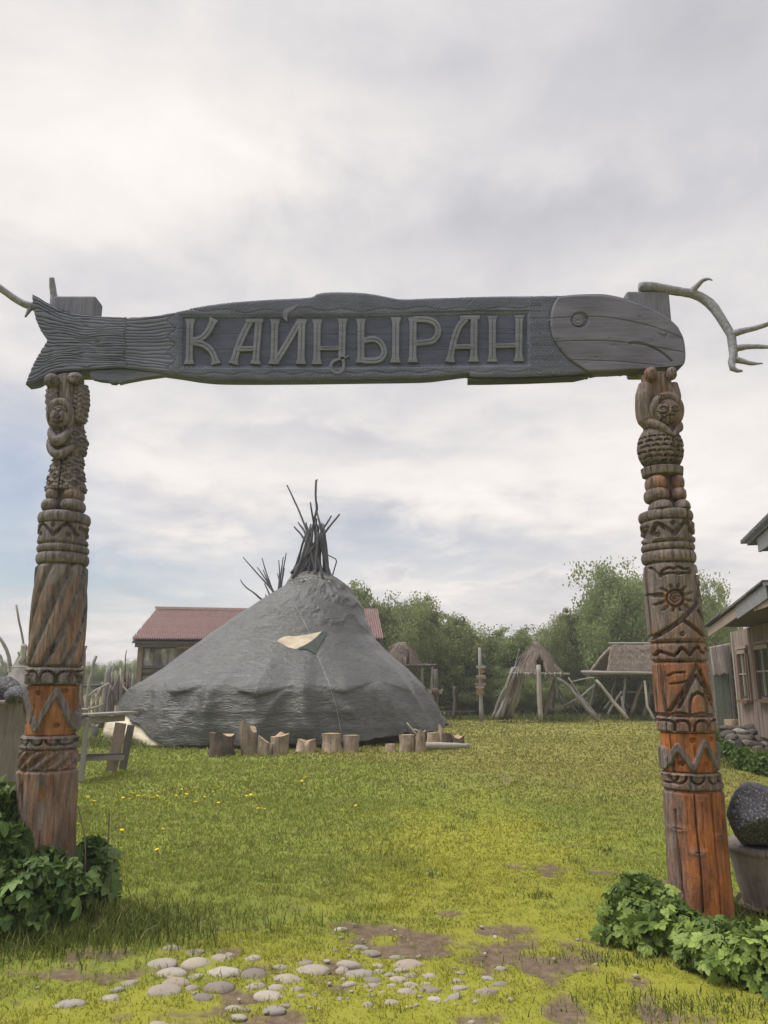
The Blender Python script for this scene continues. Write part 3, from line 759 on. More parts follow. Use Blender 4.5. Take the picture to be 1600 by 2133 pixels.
# ---------------- right post
RP = Post('totem_post', 'brown carved post under the fish head with sun and tent carvings and an orange base', 5.55,
          [(600, 1355), (770, 1368), (850, 1371), (930, 1376), (1000, 1382), (1060, 1387), (1090, 1389.5), (1165, 1394.5), (1250, 1402), (1335, 1411), (1380, 1416), (1440, 1421), (1494, 1427.5), (1560, 1434), (1612, 1438), (1650, 1443), (1760, 1451), (1930, 1463)], M['post_right'])
def figR(x, y, z):
    d = coneb(x, y, z, 758, 1066, 30, 30, cx=2, fy=.9, cy=-10)
    d = smin(d, ell(x, y, z, (0, 0, 922), (47.5, 38, 55)), 3)
    return np.minimum(d, coneb(x, y, z, 963, 980, 43, 41, cx=0, fy=.88))
def radR(TH, VV):
    r = trace(figR, TH, VV); X = r * np.sin(TH); f = np.cos(TH) > 0
    row = np.floor((VV - 898) / 10.6); u = np.mod(X / 17.0 + .37 * row, 1) - .5; v = np.mod((VV - 898) / 10.6, 1) - .5
    cr = sst(.26, .14, np.abs(v + .30 - 1.5 * u * u)) * sst(.46, .36, np.abs(u))
    r = r - 7.0 * cr * (VV > 900) * (VV < 958) * (np.abs(X - 18) > 3)
    r = r + np.where(f, groove(dpoly(X, VV, [(16, 905), (19, 960)]), 2.6, 4), 0)
    for yy in (926, 944): r = r + np.where(f, groove(dpoly(X, VV, [(10, yy), (29, yy)]), 2.2, 3), 0)
    r = r + groove(np.abs(VV - 960), 3.4, 5)
    return r
RP.part('robe', 762, 1062, radR, lambda T, V, r: np.where(V < 880, .40, .14), nth=240, step=1.3)
def faceR(X, V):
    h = 0
    for P, w, dp in [([(-8, 846), (-3, 843.5), (5, 845.5)], 2.0, 2.4), ([(17, 846), (22, 843), (30, 843.5)], 2.0, 2.4), ([(-13, 851), (-8, 857), (1, 857.5), (7, 853), (8, 846)], 2.2, 2.6), ([(14, 848), (17, 853), (24, 854), (32, 850)], 2.2, 2.6), ([(-6, 849.5), (4, 849)], 1.6, 1.4), ([(18, 848.5), (28, 847)], 1.6, 1.4), ([(4, 862), (11, 860.8), (20, 861.5)], 2.4, 3.2), ([(6, 826), (9, 842), (10, 856), (12, 874)], 1.2, 1.8)]:
        h = h + groove(dpoly(X, V, P), w, dp)
    return h + 3.6 * np.exp(-((X - 11) / 2.6) ** 2 - ((V - 852) / 5.0) ** 2) + 2.0 * np.exp(-((X + 2) / 7) ** 2 - ((V - 853) / 4.5) ** 2) + 2.0 * np.exp(-((X - 24) / 6) ** 2 - ((V - 850) / 4.0) ** 2)
RP.blob('hood', (9, 4, 845), (34, 31, 37), .22)
RP.limb('hood', [(10.5, 19, 847), (27.5, 6, 30)], [9, 9], .26, n=16, m=64, closed=True)
RP.blob('face', (11, 21, 849), (25.5, 19, 28), .30, faceR, 90, 70)
RP.limb('arm', [(-24, 4, 782), (-30, 6, 815), (-30, 5, 850), (-22, 8, 882)], [14, 18, 17, 9], .24, m=60); RP.limb('arm', [(28, 4, 782), (31, 6, 815), (28, 5, 862)], [12.5, 15.5, 13], .24, m=60)
fing = lambda x0, y0: (lambda X, V: -2.2 * (np.abs(((X - x0) / 7.0) % 1 - .5) < .12) * (V > y0))
RP.blob('hand', (-19, 20, 769), (13, 13, 14), .30, fing(-19, 766), power=.75); RP.blob('hand', (24, 20, 768), (10, 12, 13), .24, fing(24, 766), power=.75)
RP.limb('collar', [(-37, 4, 862), (-16, 24, 876), (4, 33, 893), (15, 37, 904)], [6, 9, 9, 3], .18, n=24); RP.limb('collar', [(42, 6, 868), (32, 24, 884), (15, 37, 904)], [5, 9, 3], .22, n=24)
for sx, rr in ((-17, 21), (23, 15.5)):
    RP.blob('leg', (sx, 4, 998), (rr, 33, 19), .38, power=.7); RP.blob('cuff', (sx - 1, 4, 1023), (rr + 3, 36, 14), .28, power=.35); RP.blob('boot', (sx + 2, 12, 1053), (rr + 2, 38, 19), .12, lambda X, V: groove(np.abs(V - 1058), 2.5, 4), power=.7)
RP.part('core', 800, 1930, lambda T, V: np.interp(V, [800, 1060, 1070, 1930], [12, 18, 44, 50]) + 0 * T, 0.0, nth=24, step=40)
RP.part('ring', 1057, 1079, ring_fn(1057, 1079, 54.5, 7), .14, 150)
def f(T, V):
    r = 54 + roundends(V, 1079, 1126, 6, 5); X = RP.X(T, V, 54)
    r = r + groove(dpoly(X, V, [(1337, 1100), (1343, 1121), (1353, 1088), (1387, 1113), (1409, 1084), (1437, 1119), (1444, 1098)]), 5.4, 6.5)
    return r + dotfn(X, V, [(1383, 1090), (1355, 1112), (1417, 1106), (1436, 1092), (1338, 1095)], 5.4)
RP.part('zigzag_band', 1079, 1126, f, .14)
RP.part('ring', 1126, 1142, ring_fn(1126, 1142, 53.5, 6), .12, 150)
RP.part('ring', 1142, 1168, ring_fn(1142, 1168, 54.5, 7), .13, 150)
def z5(L): return [(1280 + a / 3.556, 740 + b / 3.556) for a, b in L]
def z6(L): return [(1280 + a / 3.231, 1300 + b / 3.231) for a, b in L]
SUNC = (1388, 1246)
def f(T, V):
    hw = np.interp(V, [1168, 1190, 1335], [51, 54, 57.5]); X = RP.X(T, V, hw); r = hw + roundends(V, 1168, 1336, 7, 5)
    r = r + groove(dpoly(X, V, z5([(285, 1625), (300, 1590), (340, 1572), (370, 1585), (405, 1568), (440, 1585), (485, 1580), (500, 1612), (400, 1618), (340, 1612), (285, 1625)])), 3.4, 5)
    d = np.hypot(X - SUNC[0], V - SUNC[1]); a = np.arctan2(V - SUNC[1], X - SUNC[0])
    r = r + groove(np.abs(d - 17), 3.2, 6)
    sp = np.mod((d - 6.5 * (a + np.pi) / (2 * np.pi)) / 6.5, 1); r = r - 4.0 * (np.abs(sp - .5) < .22) * (d < 14)
    ra = np.abs(np.mod(a * 12 / (2 * np.pi) + .15, 1) - .5) * 2 * np.pi / 12 * d
    r = r - 6.0 * (1 - sst(1.6, 3.6, ra)) * sst(19, 22, d) * (1 - sst(31 + 5 * np.cos(2 * a), 36 + 5 * np.cos(2 * a), d))
    for P, w, dp in [([(262, 2085), (420, 1965), (540, 1850), (575, 1740)], 6.5, 8), ([(450, 1975), (520, 2020), (610, 2085)], 5.5, 7), ([(560, 1890), (620, 1970), (655, 2050)], 5, 6), ([(585, 1690), (620, 1730)], 4, 5), ([(560, 1620), (600, 1600)], 3.5, 4), ([(235, 1760), (300, 1765)], 3, 4), ([(540, 1640), (600, 1800), (640, 1900)], 4, 4), ([(240, 1560), (290, 1640)], 3, 3)]:
        r = r + groove(dpoly(X, V, z5(P)), w, dp)
    return r + dotfn(X, V, z5([(430, 2065)]), 5.5, 6)
RP.part('sun_panel', 1168, 1336, f, lambda T, V, r: .12 + .22 * sst(1200, 1330, V) + .18 * (np.hypot(RP.X(T, V, 55) - SUNC[0], V - SUNC[1]) < 24))
def f(T, V):
    X = RP.X(T, V, 56); r = 56.5 + roundends(V, 1338, 1377, 6, 5)
    return r + groove(dpoly(X, V, z6([(258, 205), (270, 180), (290, 190), (318, 205), (345, 215), (365, 190), (385, 160), (410, 180), (438, 212), (465, 180), (490, 150), (520, 180), (548, 203), (565, 165), (585, 160), (603, 205)])), 4.0, 6)
RP.part('wave_band', 1338, 1377, f, .38)
def f(T, V):
    hw = np.interp(V, [1379, 1490], [55.5, 58]); X = RP.X(T, V, hw); r = hw + roundends(V, 1379, 1492, 5, 4)
    for P, w, dp in [([(485, 275), (400, 450), (325, 585)], 5, 6.5), ([(485, 275), (560, 420), (648, 570)], 5, 6.5), ([(480, 345), (430, 440), (375, 560)], 4, 5), ([(485, 350), (545, 440), (605, 560)], 4, 5), ([(315, 348), (345, 328), (405, 325)], 3, 4), ([(330, 402), (370, 398), (420, 384)], 3, 4), ([(585, 330), (620, 325)], 3, 4), ([(600, 390), (640, 395)], 3, 4)]:
        r = r + groove(dpoly(X, V, z6(P)), w, dp)
    for k in range(5):
        x0, y0 = 515 + 22 * k, 395 + 36 * k; r = r + groove(dpoly(X, V, z6([(x0, y0 + 14), (x0 + 34, y0 - 12)])), 2.4, 4)
        r = r + groove(dpoly(X, V, z6([(455 - 22 * k, 395 + 36 * k), (432 - 22 * k, 385 + 36 * k)])), 2.2, 3)
    ar = z6([(440, 590), (440, 530), (455, 480), (490, 460), (530, 478), (552, 520), (560, 590)])
    r = r + groove(dpoly(X, V, ar), 4.0, 7)
    r = r + groove(np.abs(V - (1487 + 1.5 * np.sin(X / 7))), 3, 4)
    return r
RP.part('tent_panel', 1379, 1492, f, lambda T, V, r: .62 - .26 * (np.abs(RP.X(T, V, 56) - 1431) < np.interp(V, [1383, 1490], [2, 42])) * (np.hypot(RP.X(T, V, 56) - 1435, (V - 1468)) > 20))
def f(T, V):
    X = RP.X(T, V, 58); r = 58.5 + roundends(V, 1493, 1527, 5, 4)
    return r + arches(X, V, [1376, 1402, 1439, 1472], 1501, 1522, 14, 6)
RP.part('arch_band', 1493, 1527, f, .40)
ZR = z6([(312, 850), (328, 975), (375, 825), (465, 975), (530, 790), (628, 975), (665, 815), (692, 960)])
def f(T, V):
    X = RP.X(T, V, 55); r = 53.5 + roundends(V, 1528, 1611, 3, 2); d = dpoly(X, V, ZR)
    return r + 7.5 * (1 - sst(4.0, 6.0, d)) + dotfn(X, V, z6([(460, 785), (600, 780), (395, 945), (548, 948), (672, 945)]), 6, 6)
RP.part('zigzag_panel', 1528, 1611, f, lambda T, V, r: np.where(dpoly(RP.X(T, V, 55), V, ZR) < 6, .12, .98))
def f(T, V):
    X = RP.X(T, V, 60); r = 60.5 + roundends(V, 1612, 1649, 5, 4)
    return r + scallops(X, V, [1383, 1396 + 1, 1431, 1466, 1490], 1619, 1634, 13, 6)
RP.part('scallop_ring', 1612, 1649, f, .34)
def f(T, V):
    hw = np.interp(V, [1650, 1760, 1930], [59.5, 61, 63.5]); X = RP.X(T, V, hw)
    r = hw + roundends(V, 1651, 1990, 6, 4) + 1.6 * (fbm(np.cos(T) * 6, np.sin(T) * 6, V / 160, 3, 13) - .5) * 2
    for P in ([(1424, 1655), (1428, 1720), (1436, 1800), (1441, 1900)], [(1458, 1655), (1464, 1740), (1473, 1830), (1476, 1920)], [(1395, 1690), (1402, 1800), (1412, 1900)], [(1484, 1700), (1500, 1900)]):
        r = r + np.where(np.cos(T) > 0, groove(dpoly(X, V, P), 2.0, 5), 0)
    for kx, ky in ((1432, 1776), (1476, 1743), (1400, 1730)):
        d = np.hypot((X - kx) / 2.2, V - ky); r = r + np.where(np.cos(T) > 0, 3.0 * np.exp(-(d / 6) ** 2) - 5 * np.exp(-(d / 2.2) ** 2), 0)
    return r
RP.part('base_log', 1650, 1955, f, lambda T, V, r: .82 - .50 * sst(.35, 1.05, -np.sin(T)) - .25 * sst(.5, 1.0, np.sin(T)) - .45 * np.exp(-((RP.X(T, V, 61) - 1432) / 12) ** 2 - ((V - 1778) / 9) ** 2) - .4 * np.exp(-((RP.X(T, V, 61) - 1477) / 8) ** 2 - ((V - 1743) / 7) ** 2))
tenon(RP, 1306, 1394, 611, 790, 5.81)

# ---- antlers on the post heads
def antler_mat():
    n = NT('antler'); v = n.pos('Object'); g = n.noise(v, 40, 5, .65); b = n.noise(v, 9, 3)
    col = n.ramp(g, [(.3, (.100, .104, .135)), (.7, (.33, .335, .395))]); col = n.mix(n.ramp(b, [(.4, 0.0), (.65, .5)]), col, (.21, .20, .21))
    return n.bsdf(col, .65, n.bump(g, .6, .006), .3)
M['antler'] = antler_mat()
def antler(label, beams, base):
    root = thing('antler', label, 'antler', base)
    for k, (pts, rad) in enumerate(beams):
        P = spline([list(at(x, y, Y)) for x, y, Y in pts], 26); s = mpp(pts[0][0], pts[0][1], pts[0][2])
        rr = np.interp(np.linspace(0, 1, 26), np.linspace(0, 1, len(rad)), np.array(rad) * s)
        mb = MB(); mb.tube(P, rr, 12, True, .05); o = mb.build('beam' if k == 0 else 'tine', M['antler'], root, True)
    return root
antler('grey reindeer antler lying on the post head above the fish head', [
    ([(1332, 598, 5.74), (1360, 598, 5.74), (1400, 605, 5.74), (1445, 613, 5.74), (1470, 625, 5.72), (1490, 645, 5.69), (1506, 670, 5.66), (1522, 695, 5.64), (1527, 718, 5.64), (1528, 740, 5.62), (1523, 760, 5.59), (1530, 771, 5.56), (1547, 773, 5.54)], [10, 11, 10, 10, 9.5, 9, 9, 9.5, 10, 9, 8.5, 6, 2]),
    ([(1438, 612, 5.74), (1450, 598, 5.71), (1463, 585, 5.68), (1475, 581, 5.64), (1484, 584, 5.62)], [9, 6, 4.5, 3.5, 1.2]),
    ([(1524, 697, 5.64), (1545, 690, 5.60), (1575, 683, 5.56), (1612, 670, 5.52), (1650, 650, 5.47)], [8, 6, 5, 4.5, 3]),
    ([(1527, 728, 5.64), (1550, 723, 5.60), (1580, 722, 5.56), (1625, 724, 5.49)], [8, 5.5, 4.5, 2]),
    ([(1528, 748, 5.62), (1545, 752, 5.59), (1565, 757, 5.56), (1589, 757, 5.52)], [8, 5.5, 4, 1.3])], at(1360, 611, 5.74))
antler('pale reindeer antler behind the fish tail on the post head', [
    ([(150, 648, 5.86), (118, 642, 5.84), (100, 644, 5.80), (68, 638, 5.76), (40, 628, 5.74), (0, 600, 5.71), (-60, 560, 5.64)], [9, 11, 9, 7, 7, 8, 5]),
    ([(113, 644, 5.82), (113, 622, 5.81), (110, 600, 5.80), (108, 579, 5.78)], [10, 7, 6.5, 5]),
    ([(66, 638, 5.76), (60, 648, 5.74), (53, 660, 5.72)], [6, 4, 2])], at(140, 640, 5.84))
# ================================================================== ground
def ell_g(px, py, wx, wy):
    """ellipse on the ground from its photo pixels: centre and radii in metres"""
    c = gnd(px, py); a = gnd(px + wx, py); b = gnd(px, py - wy); return c[0], c[1], abs(a[0] - c[0]), max(abs(b[1] - c[1]), .04)
DIRT = [ell_g(*e) + (s,) for e, s in [((950, 1965, 330, 38), .85), ((720, 1930, 170, 16), .5), ((1080, 1960, 150, 20), .75), ((560, 1950, 90, 12), .45), ((1180, 2090, 60, 40), .6), ((440, 2070, 70, 22), .55), ((780, 2050, 130, 20), .45),
        ((1390, 1835, 130, 22), .8), ((1150, 1800, 130, 20), .30), ((440, 1745, 25, 5), .8), ((930, 1890, 22, 5), .9), ((240, 1985, 70, 18), .55), ((270, 2015, 120, 20), .5), ((1090, 1625, 220, 12), .35), ((1240, 1810, 40, 6), .5), ((980, 2025, 100, 25), .55),
        ((1330, 2090, 60, 20), .35), ((690, 1990, 120, 16), .4), ((600, 2105, 60, 20), .4), ((1010, 1660, 60, 5), .35), ((900, 2125, 120, 14), .4), ((120, 2020, 110, 14), .5), ((1080, 2060, 90, 16), .4)]]
def dirt(x, y):
    """0 lawn .. 1 bare trodden soil, from world position"""
    d = np.zeros(np.shape(x))
    wx = x + .25 * (fbm(x * 2.2, y * 2.2, 0, 3, 31) - .5); wy = y + .25 * (fbm(x * 2.2, y * 2.2, 5, 3, 32) - .5)
    for cx, cy, rx, ry, s in DIRT:
        q = ((wx - cx) / rx) ** 2 + ((wy - cy) / ry) ** 2
        d = np.maximum(d, s * np.exp(-q * .8))
    n = fbm(x * 4.5, y * 4.5, 0, 4, 33)
    fg = .10 * sst(6.2, 4.4, y)
    return np.clip(sst(.42, .58, d * .92 + (n - .5) * 1.45 + .01 + fg), 0, 1) * (y < 16)
def axis_lines(dense0, dense1, step, far, grow=1.16):
    a = list(np.arange(dense0, dense1 + 1e-6, step)); s = step
    while a[-1] < far: s *= grow; a.append(a[-1] + s)
    s = step
    while a[0] > -far: s *= grow; a.insert(0, a[0] - s)
    return np.array(a)
gx = axis_lines(-4.2, 4.6, .035, 900); gy = axis_lines(3.2, 9.0, .035, 1400)
GX, GY = np.meshgrid(gx, gy)
near = np.exp(-((GY - 5.5) / 6.0) ** 2)
DG = dirt(GX, GY)
def gz(x, y):
    return .05 * (fbm(x * .45, y * .45, 0, 3, 41) - .5) * sst(60, 20, np.hypot(x, y)) - .02
GZ = gz(GX, GY) - .014 * DG + .010 * (fbm(GX * 9, GY * 9, 0, 3, 42) - .5) * sst(30, 8, np.hypot(GX, GY))
def lawn_color(n):
    """shared by soil under the grass and the blades: living lawn, mossy yellow tread, dry olive far field"""
    w = n.pos('World')
    sep = n.new('ShaderNodeSeparateXYZ'); n.link(w, sep.inputs[0]); X, Y = sep.outputs[0], sep.outputs[1]
    big = n.noise(w, .38, 4, .55); mid = n.noise(w, 1.6, 5, .6); fine = n.noise(w, 9, 4, .6)
    green = n.ramp(fine, [(.3, (.178, .222, .034)), (.7, (.255, .295, .060))])
    moss = n.ramp(fine, [(.3, (.258, .275, .028)), (.7, (.360, .358, .060))])
    olive = n.ramp(fine, [(.3, (.215, .205, .050)), (.7, (.295, .275, .086))])
    # tread: a broad band from the gate towards the far right of the yard
    band = n.math('ABSOLUTE', n.math('SUBTRACT', X, n.math('ADD', .35, n.math('MULTIPLY', Y, .085))))
    f = n.math('ADD', n.math('MULTIPLY', band, -.42), n.math('ADD', 1.02, n.math('MULTIPLY', n.math('SUBTRACT', mid, .5), 1.5)))
    f = n.math('ADD', f, n.math('MULTIPLY', n.math('SUBTRACT', big, .5), 1.7))
    f = n.math('ADD', f, n.math('MULTIPLY', n.math('MAXIMUM', n.math('SUBTRACT', Y, 8.5), 0.0), -.16))
    fr = n.math('MULTIPLY', n.math('MAXIMUM', n.math('SUBTRACT', 5.5, Y), 0.0), .55)
    f = n.math('ADD', f, fr)
    col = n.mix(n.ramp(f, [(.30, 0.0), (.85, 1.0)]), green, moss)
    g = n.math('ADD', n.math('MULTIPLY', n.math('SUBTRACT', Y, 9.0), .10), n.math('MULTIPLY', X, .14))
    g = n.math('ADD', g, n.math('MULTIPLY', n.math('SUBTRACT', big, .5), 1.2))
    g = n.math('ADD', g, n.math('MULTIPLY', n.math('SUBTRACT', mid, .5), .8))
    return n.mix(n.ramp(g, [(.35, 0.0), (1.0, .85)]), col, olive), fine
def ground_mat():
    n = NT('yard_ground'); col, fine = lawn_color(n); w = n.pos('World')
    soil = n.ramp(n.noise(w, 18, 6, .7), [(.25, (.10, .074, .052)), (.55, (.20, .150, .105)), (.8, (.30, .235, .175))])
    soil = n.mix(n.ramp(n.voro(w, 55), [(.10, .35), (.22, 0.0)]), soil, (.22, .19, .165))
    col = n.mix(.12, col, (.20, .18, .06))
    c = n.mix(n.attr('dirt'), col, soil)
    h = n.math('ADD', n.noise(w, 30, 5, .7), n.math('MULTIPLY', n.noise(w, 120, 3, .6), .4))
    return n.bsdf(c, .95, n.bump(h, .8, .02), .1)
M['ground'] = ground_mat()
ground = obj('ground', np.stack([GX, GY, GZ], -1).reshape(-1, 3), grid_faces(len(gy), len(gx))[:, ::-1], M['ground'], None, True, {'dirt': DG.ravel()})
ground['kind'] = 'structure'

def lawn_mat(name, dry=.12):
    n = NT(name); col, fine = lawn_color(n); r = n.attr('rnd')
    col = n.mix(n.ramp(r, [(.0, .0), (.45, 0.0), (1.0, .55)]), col, n.mix(.5, col, (.26, .25, .060)))
    col = n.mix(n.ramp(r, [(.0, .35), (.3, 0.0)]), col, (.105, .13, .022))
    col = n.mix(n.ramp(n.attr('dry'), [(.88, 0.0), (.93, .9)]), col, (.33, .28, .14))
    return n.leaf(col, .25, .6)
M['lawn'] = lawn_mat('lawn_blades')
def blades(x, y, h, w, name, mat, bend=.5, zoff=-.004):
    n = len(x); z = gz(x, y) + zoff
    a = rng.uniform(0, 2 * np.pi, n); ln = rng.normal(0, bend, (n, 2))
    dx, dy = np.cos(a) * w / 2, np.sin(a) * w / 2
    b = np.stack([x, y, z], -1); s = np.stack([dx, dy, 0 * dx], -1)
    lean = np.concatenate([ln * h[:, None], np.zeros((n, 1))], 1)
    up = np.stack([0 * h, 0 * h, h], -1)
    m0 = b + up * .55 + lean * .35; tip = b + up + lean * (1.0)
    tip[:, 2] -= .22 * np.linalg.norm(lean, axis=1)
    V = np.stack([b - s, b + s, m0 + s * .75, m0 - s * .75, tip], 1).reshape(-1, 3)
    i = np.arange(n)[:, None] * 5
    F = np.vstack([i + [0, 1, 2], i + [0, 2, 3], i + [3, 2, 4]]).astype(np.int32)
    rnd = np.repeat(np.clip(rng.normal(.5, .22, n), 0, 1), 5); dr = np.repeat(rng.uniform(0, 1, n), 5)
    o = obj(name, V, F, mat, None, False, {'rnd': rnd, 'dry': dr}); return o
# lawn: density falls and blades widen with distance
XS, YS, HS, WS = [], [], [], []
STUMP_CLEAR = []
def scatter(y0, y1, dens, h, w, hv=.35):
    A = (y1 - y0) * (2 * .62 * y1 + .8); n = int(A * dens)
    x = rng.uniform(-.62 * y1 - .4, .62 * y1 + .4, n); y = rng.uniform(y0, y1, n)
    k = np.abs(x) < .62 * y + .4; x, y = x[k], y[k]
    d = dirt(x, y); c = fbm(x * 6, y * 6, 0, 3, 55)
    keep = rng.uniform(0, 1, len(x)) < (1 - .93 * d) * (np.where(y < 6.5, .30, .75) + .9 * sst(.36, .58, c)); x, y, c = x[keep], y[keep], c[keep]
    hl = fbm(x * 1.3, y * 1.3, 0, 3, 56)
    left = sst(.6, -1.2, x - .05 * y)        # the lawn left of the tread is longer
    hh = h * (.50 + .60 * hl + .35 * left) * (.55 + .9 * fbm(x * 11, y * 11, 0, 2, 57)) * np.clip(rng.normal(1, hv, len(x)), .35, 2.2)
    XS.append(x); YS.append(y); HS.append(hh); WS.append(np.full(len(x), w) * rng.uniform(.7, 1.3, len(x)))
scatter(3.7, 5.2, 5200, .022, .0055); scatter(5.2, 7.5, 4000, .028, .007); scatter(7.5, 11, 1700, .033, .011); scatter(11, 16, 650, .04, .019)
scatter(16, 24, 220, .05, .032); scatter(24, 38, 60, .06, .06)
X_, Y_, H_, W_ = map(np.concatenate, (XS, YS, HS, WS))
lawn = blades(X_, Y_, H_, W_, 'lawn_grass', M['lawn'], .55); lawn['kind'] = 'stuff'; lawn['label'] = 'short yellow green lawn grass covering the yard'; lawn['category'] = 'grass'
# rank grass round post feet, tubs, huts, fence and the wood's edge
def tall_mat():
    n = NT('tall_grass'); r = n.attr('rnd')
    col = n.ramp(r, [(.1, (.050, .078, .016)), (.5, (.110, .145, .030)), (.9, (.20, .22, .055))])
    col = n.mix(n.ramp(n.attr('dry'), [(.90, 0.0), (.95, .9)]), col, (.36, .31, .17)); return n.leaf(col, .3, .55)
M['tall'] = tall_mat()
tx, ty, th_, tw = [], [], [], []
def clump(cx, cy, rx, ry, n, h, w):
    a = rng.normal(0, .5, (n, 2)); tx.append(cx + a[:, 0] * rx); ty.append(cy + a[:, 1] * ry); th_.append(h * rng.uniform(.4, 1.15, n)); tw.append(np.full(n, w) * rng.uniform(.7, 1.3, n))
g = gnd(100, 1935); clump(g[0], g[1], 1.0, .45, 2600, .15, .006)
g = gnd(20, 1960); clump(g[0], g[1], .8, .35, 1200, .12, .006)
g = gnd(250, 1930); clump(g[0], g[1], .5, .4, 900, .10, .007)
g = gnd(1340, 1995); clump(g[0], g[1], .7, .16, 500, .055, .006)
g = gnd(1480, 2090); clump(g[0], g[1], .8, .2, 700, .055, .006)
g = gnd(1560, 1900); clump(g[0], g[1], .5, .6, 900, .13, .007)
for k in range(60):
    px = random.uniform(920, 1500); g = gnd(px, random.uniform(1490, 1503)); clump(g[0], g[1] + 1, 1.6, 1.0, 160, .32 if px > 1010 else .22, .035)
for k in range(30):
    px = random.uniform(90, 300); g = gnd(px, random.uniform(1505, 1560)); clump(g[0], g[1], .8, .8, 90, .22, .03)
for k in range(26):
    px = random.uniform(1490, 1640); g = gnd(px, random.uniform(1555, 1600)); clump(g[0], g[1], .5, .5, 120, .2, .02)
for k in range(26):
    px = random.uniform(260, 940); g = gnd(px, 1560 + random.uniform(-3, 6)); clump(g[0], g[1], .5, .12, 40, .09, .02)
for k in range(22): # around the field's tufts
    px, py = random.uniform(180, 1350), random.uniform(1600, 1900); g = gnd(px, py); clump(g[0], g[1], .10, .10, 26, .075, .008)
tg = blades(np.concatenate(tx), np.concatenate(ty), np.concatenate(th_), np.concatenate(tw), 'tall_grass', M['tall'], .42); tg['kind'] = 'stuff'; tg['label'] = 'longer rank grass round the posts, huts and the edge of the wood'; tg['category'] = 'grass'

# ---- cobblestones bedded in the tread
def stone_mat():
    n = NT('cobble'); v = n.pos('Object'); r = n.objrand()
    base = n.ramp(r, [(0, (.21, .18, .165)), (.25, (.42, .37, .30)), (.5, (.29, .265, .245)), (.75, (.48, .435, .37)), (1, (.35, .28, .235))])
    g = n.noise(v, 3.0, 5, .7); sp = n.noise(v, 14, 4, .7)
    c = n.mix(n.ramp(g, [(.35, 0.0), (.7, .6)]), base, n.mix(.5, base, (.2, .18, .17))); c = n.mix(n.ramp(sp, [(.6, 0.0), (.7, .5)]), c, (.15, .14, .13))
    return n.bsdf(c, .75, n.bump(n.math('ADD', g, n.math('MULTIPLY', sp, .5)), .35, .05), .3)
M['cobble'] = stone_mat()
def blob_mesh(name, seed, nu=16, nv=9, rough=.28, freq=1.4, mat=None, flat=False, power=1.0):
    th = np.linspace(0, 2 * np.pi, nu, endpoint=False); ph = np.linspace(.12, np.pi - .12, nv); T, P = np.meshgrid(th, ph)
    D = np.stack([np.sin(P) * np.cos(T), np.sin(P) * np.sin(T), np.cos(P)], -1)
    r = 1 + rough * 2 * (fbm(D[..., 0] * freq + seed * 7.1, D[..., 1] * freq, D[..., 2] * freq, 3, seed) - .5)
    V = np.vstack([(D * r[..., None]).reshape(-1, 3), [[0, 0, r[0].mean()], [0, 0, -r[-1].mean()]]]); n = nu * nv
    F = [tuple(f) for f in grid_faces(nv, nu, True).tolist()] + [(n, i, (i + 1) % nu) for i in range(nu)] + [(n + 1, (nv - 1) * nu + (i + 1) % nu, (nv - 1) * nu + i) for i in range(nu)]
    me = make_mesh(name, V, F, not flat)
    if mat: me.materials.append(mat)
    return me
CM = [blob_mesh('cobblestone', s, 18, 11, .25, 1.3, M['cobble']) for s in range(1, 8)]
Z7 = [(857, 95, 110, 20), (1000, 118, 100, 25), (790, 180, 170, 55), (1010, 175, 165, 75), (1185, 157, 140, 40), (1225, 135, 60, 28), (1375, 158, 105, 28), (835, 245, 190, 62), (1190, 243, 200, 62), (1380, 255, 160, 85), (880, 305, 160, 45), (580, 310, 110, 40), (497, 352, 90, 40), (790, 352, 220, 85), (983, 345, 70, 40), (1155, 335, 165, 70), (1060, 403, 120, 55), (1395, 335, 110, 40), (1475, 395, 170, 45), (190, 440, 190, 60), (455, 405, 130, 50), (1255, 478, 100, 30), (1335, 490, 50, 20), (1285, 530, 90, 25), (765, 582, 125, 28), (1010, 270, 90, 30)]
Z8 = [(460, 92, 75, 20), (590, 210, 95, 30), (655, 245, 105, 35), (425, 228, 35, 20), (820, 278, 85, 25), (220, 315, 100, 28), (372, 298, 38, 18), (520, 318, 145, 45), (703, 333, 75, 32), (885, 322, 170, 42), (87, 342, 90, 25), (270, 360, 215, 48), (472, 358, 75, 45), (587, 387, 170, 28), (845, 360, 92, 30), (778, 392, 80, 25), (125, 412, 155, 60), (670, 425, 100, 42), (835, 418, 110, 38), (1028, 397, 85, 24), (905, 455, 90, 40), (518, 447, 82, 34), (657, 465, 95, 18), (890, 497, 110, 32), (1038, 488, 125, 32), (180, 482, 80, 36), (50, 473, 110, 30), (1193, 527, 90, 48), (1220, 477, 100, 22), (1402, 416, 85, 22), (1482, 452, 95, 28), (1385, 498, 130, 42), (1062, 542, 80, 30), (634, 578, 65, 42), (788, 563, 90, 30), (35, 608, 125, 40), (110, 585, 65, 24), (1230, 378, 50, 24), (1490, 352, 60, 28), (1205, 428, 60, 28), (1548, 550, 35, 24), (1300, 688, 40, 24), (665, 522, 40, 20), (455, 540, 40, 20), (220, 527, 60, 18), (725, 503, 40, 14), (480, 418, 30, 20), (785, 460, 60, 20), (705, 368, 60, 18), (1010, 450, 60, 14), (915, 398, 90, 24), (1137, 556, 24, 14)]
COB = [(80 + a / 3.077, 1940 + b / 3.077, c / 3.077, d / 3.077) for a, b, c, d in Z7] + [(560 + a / 3.077, 1900 + b / 3.077, c / 3.077, d / 3.077) for a, b, c, d in Z8]
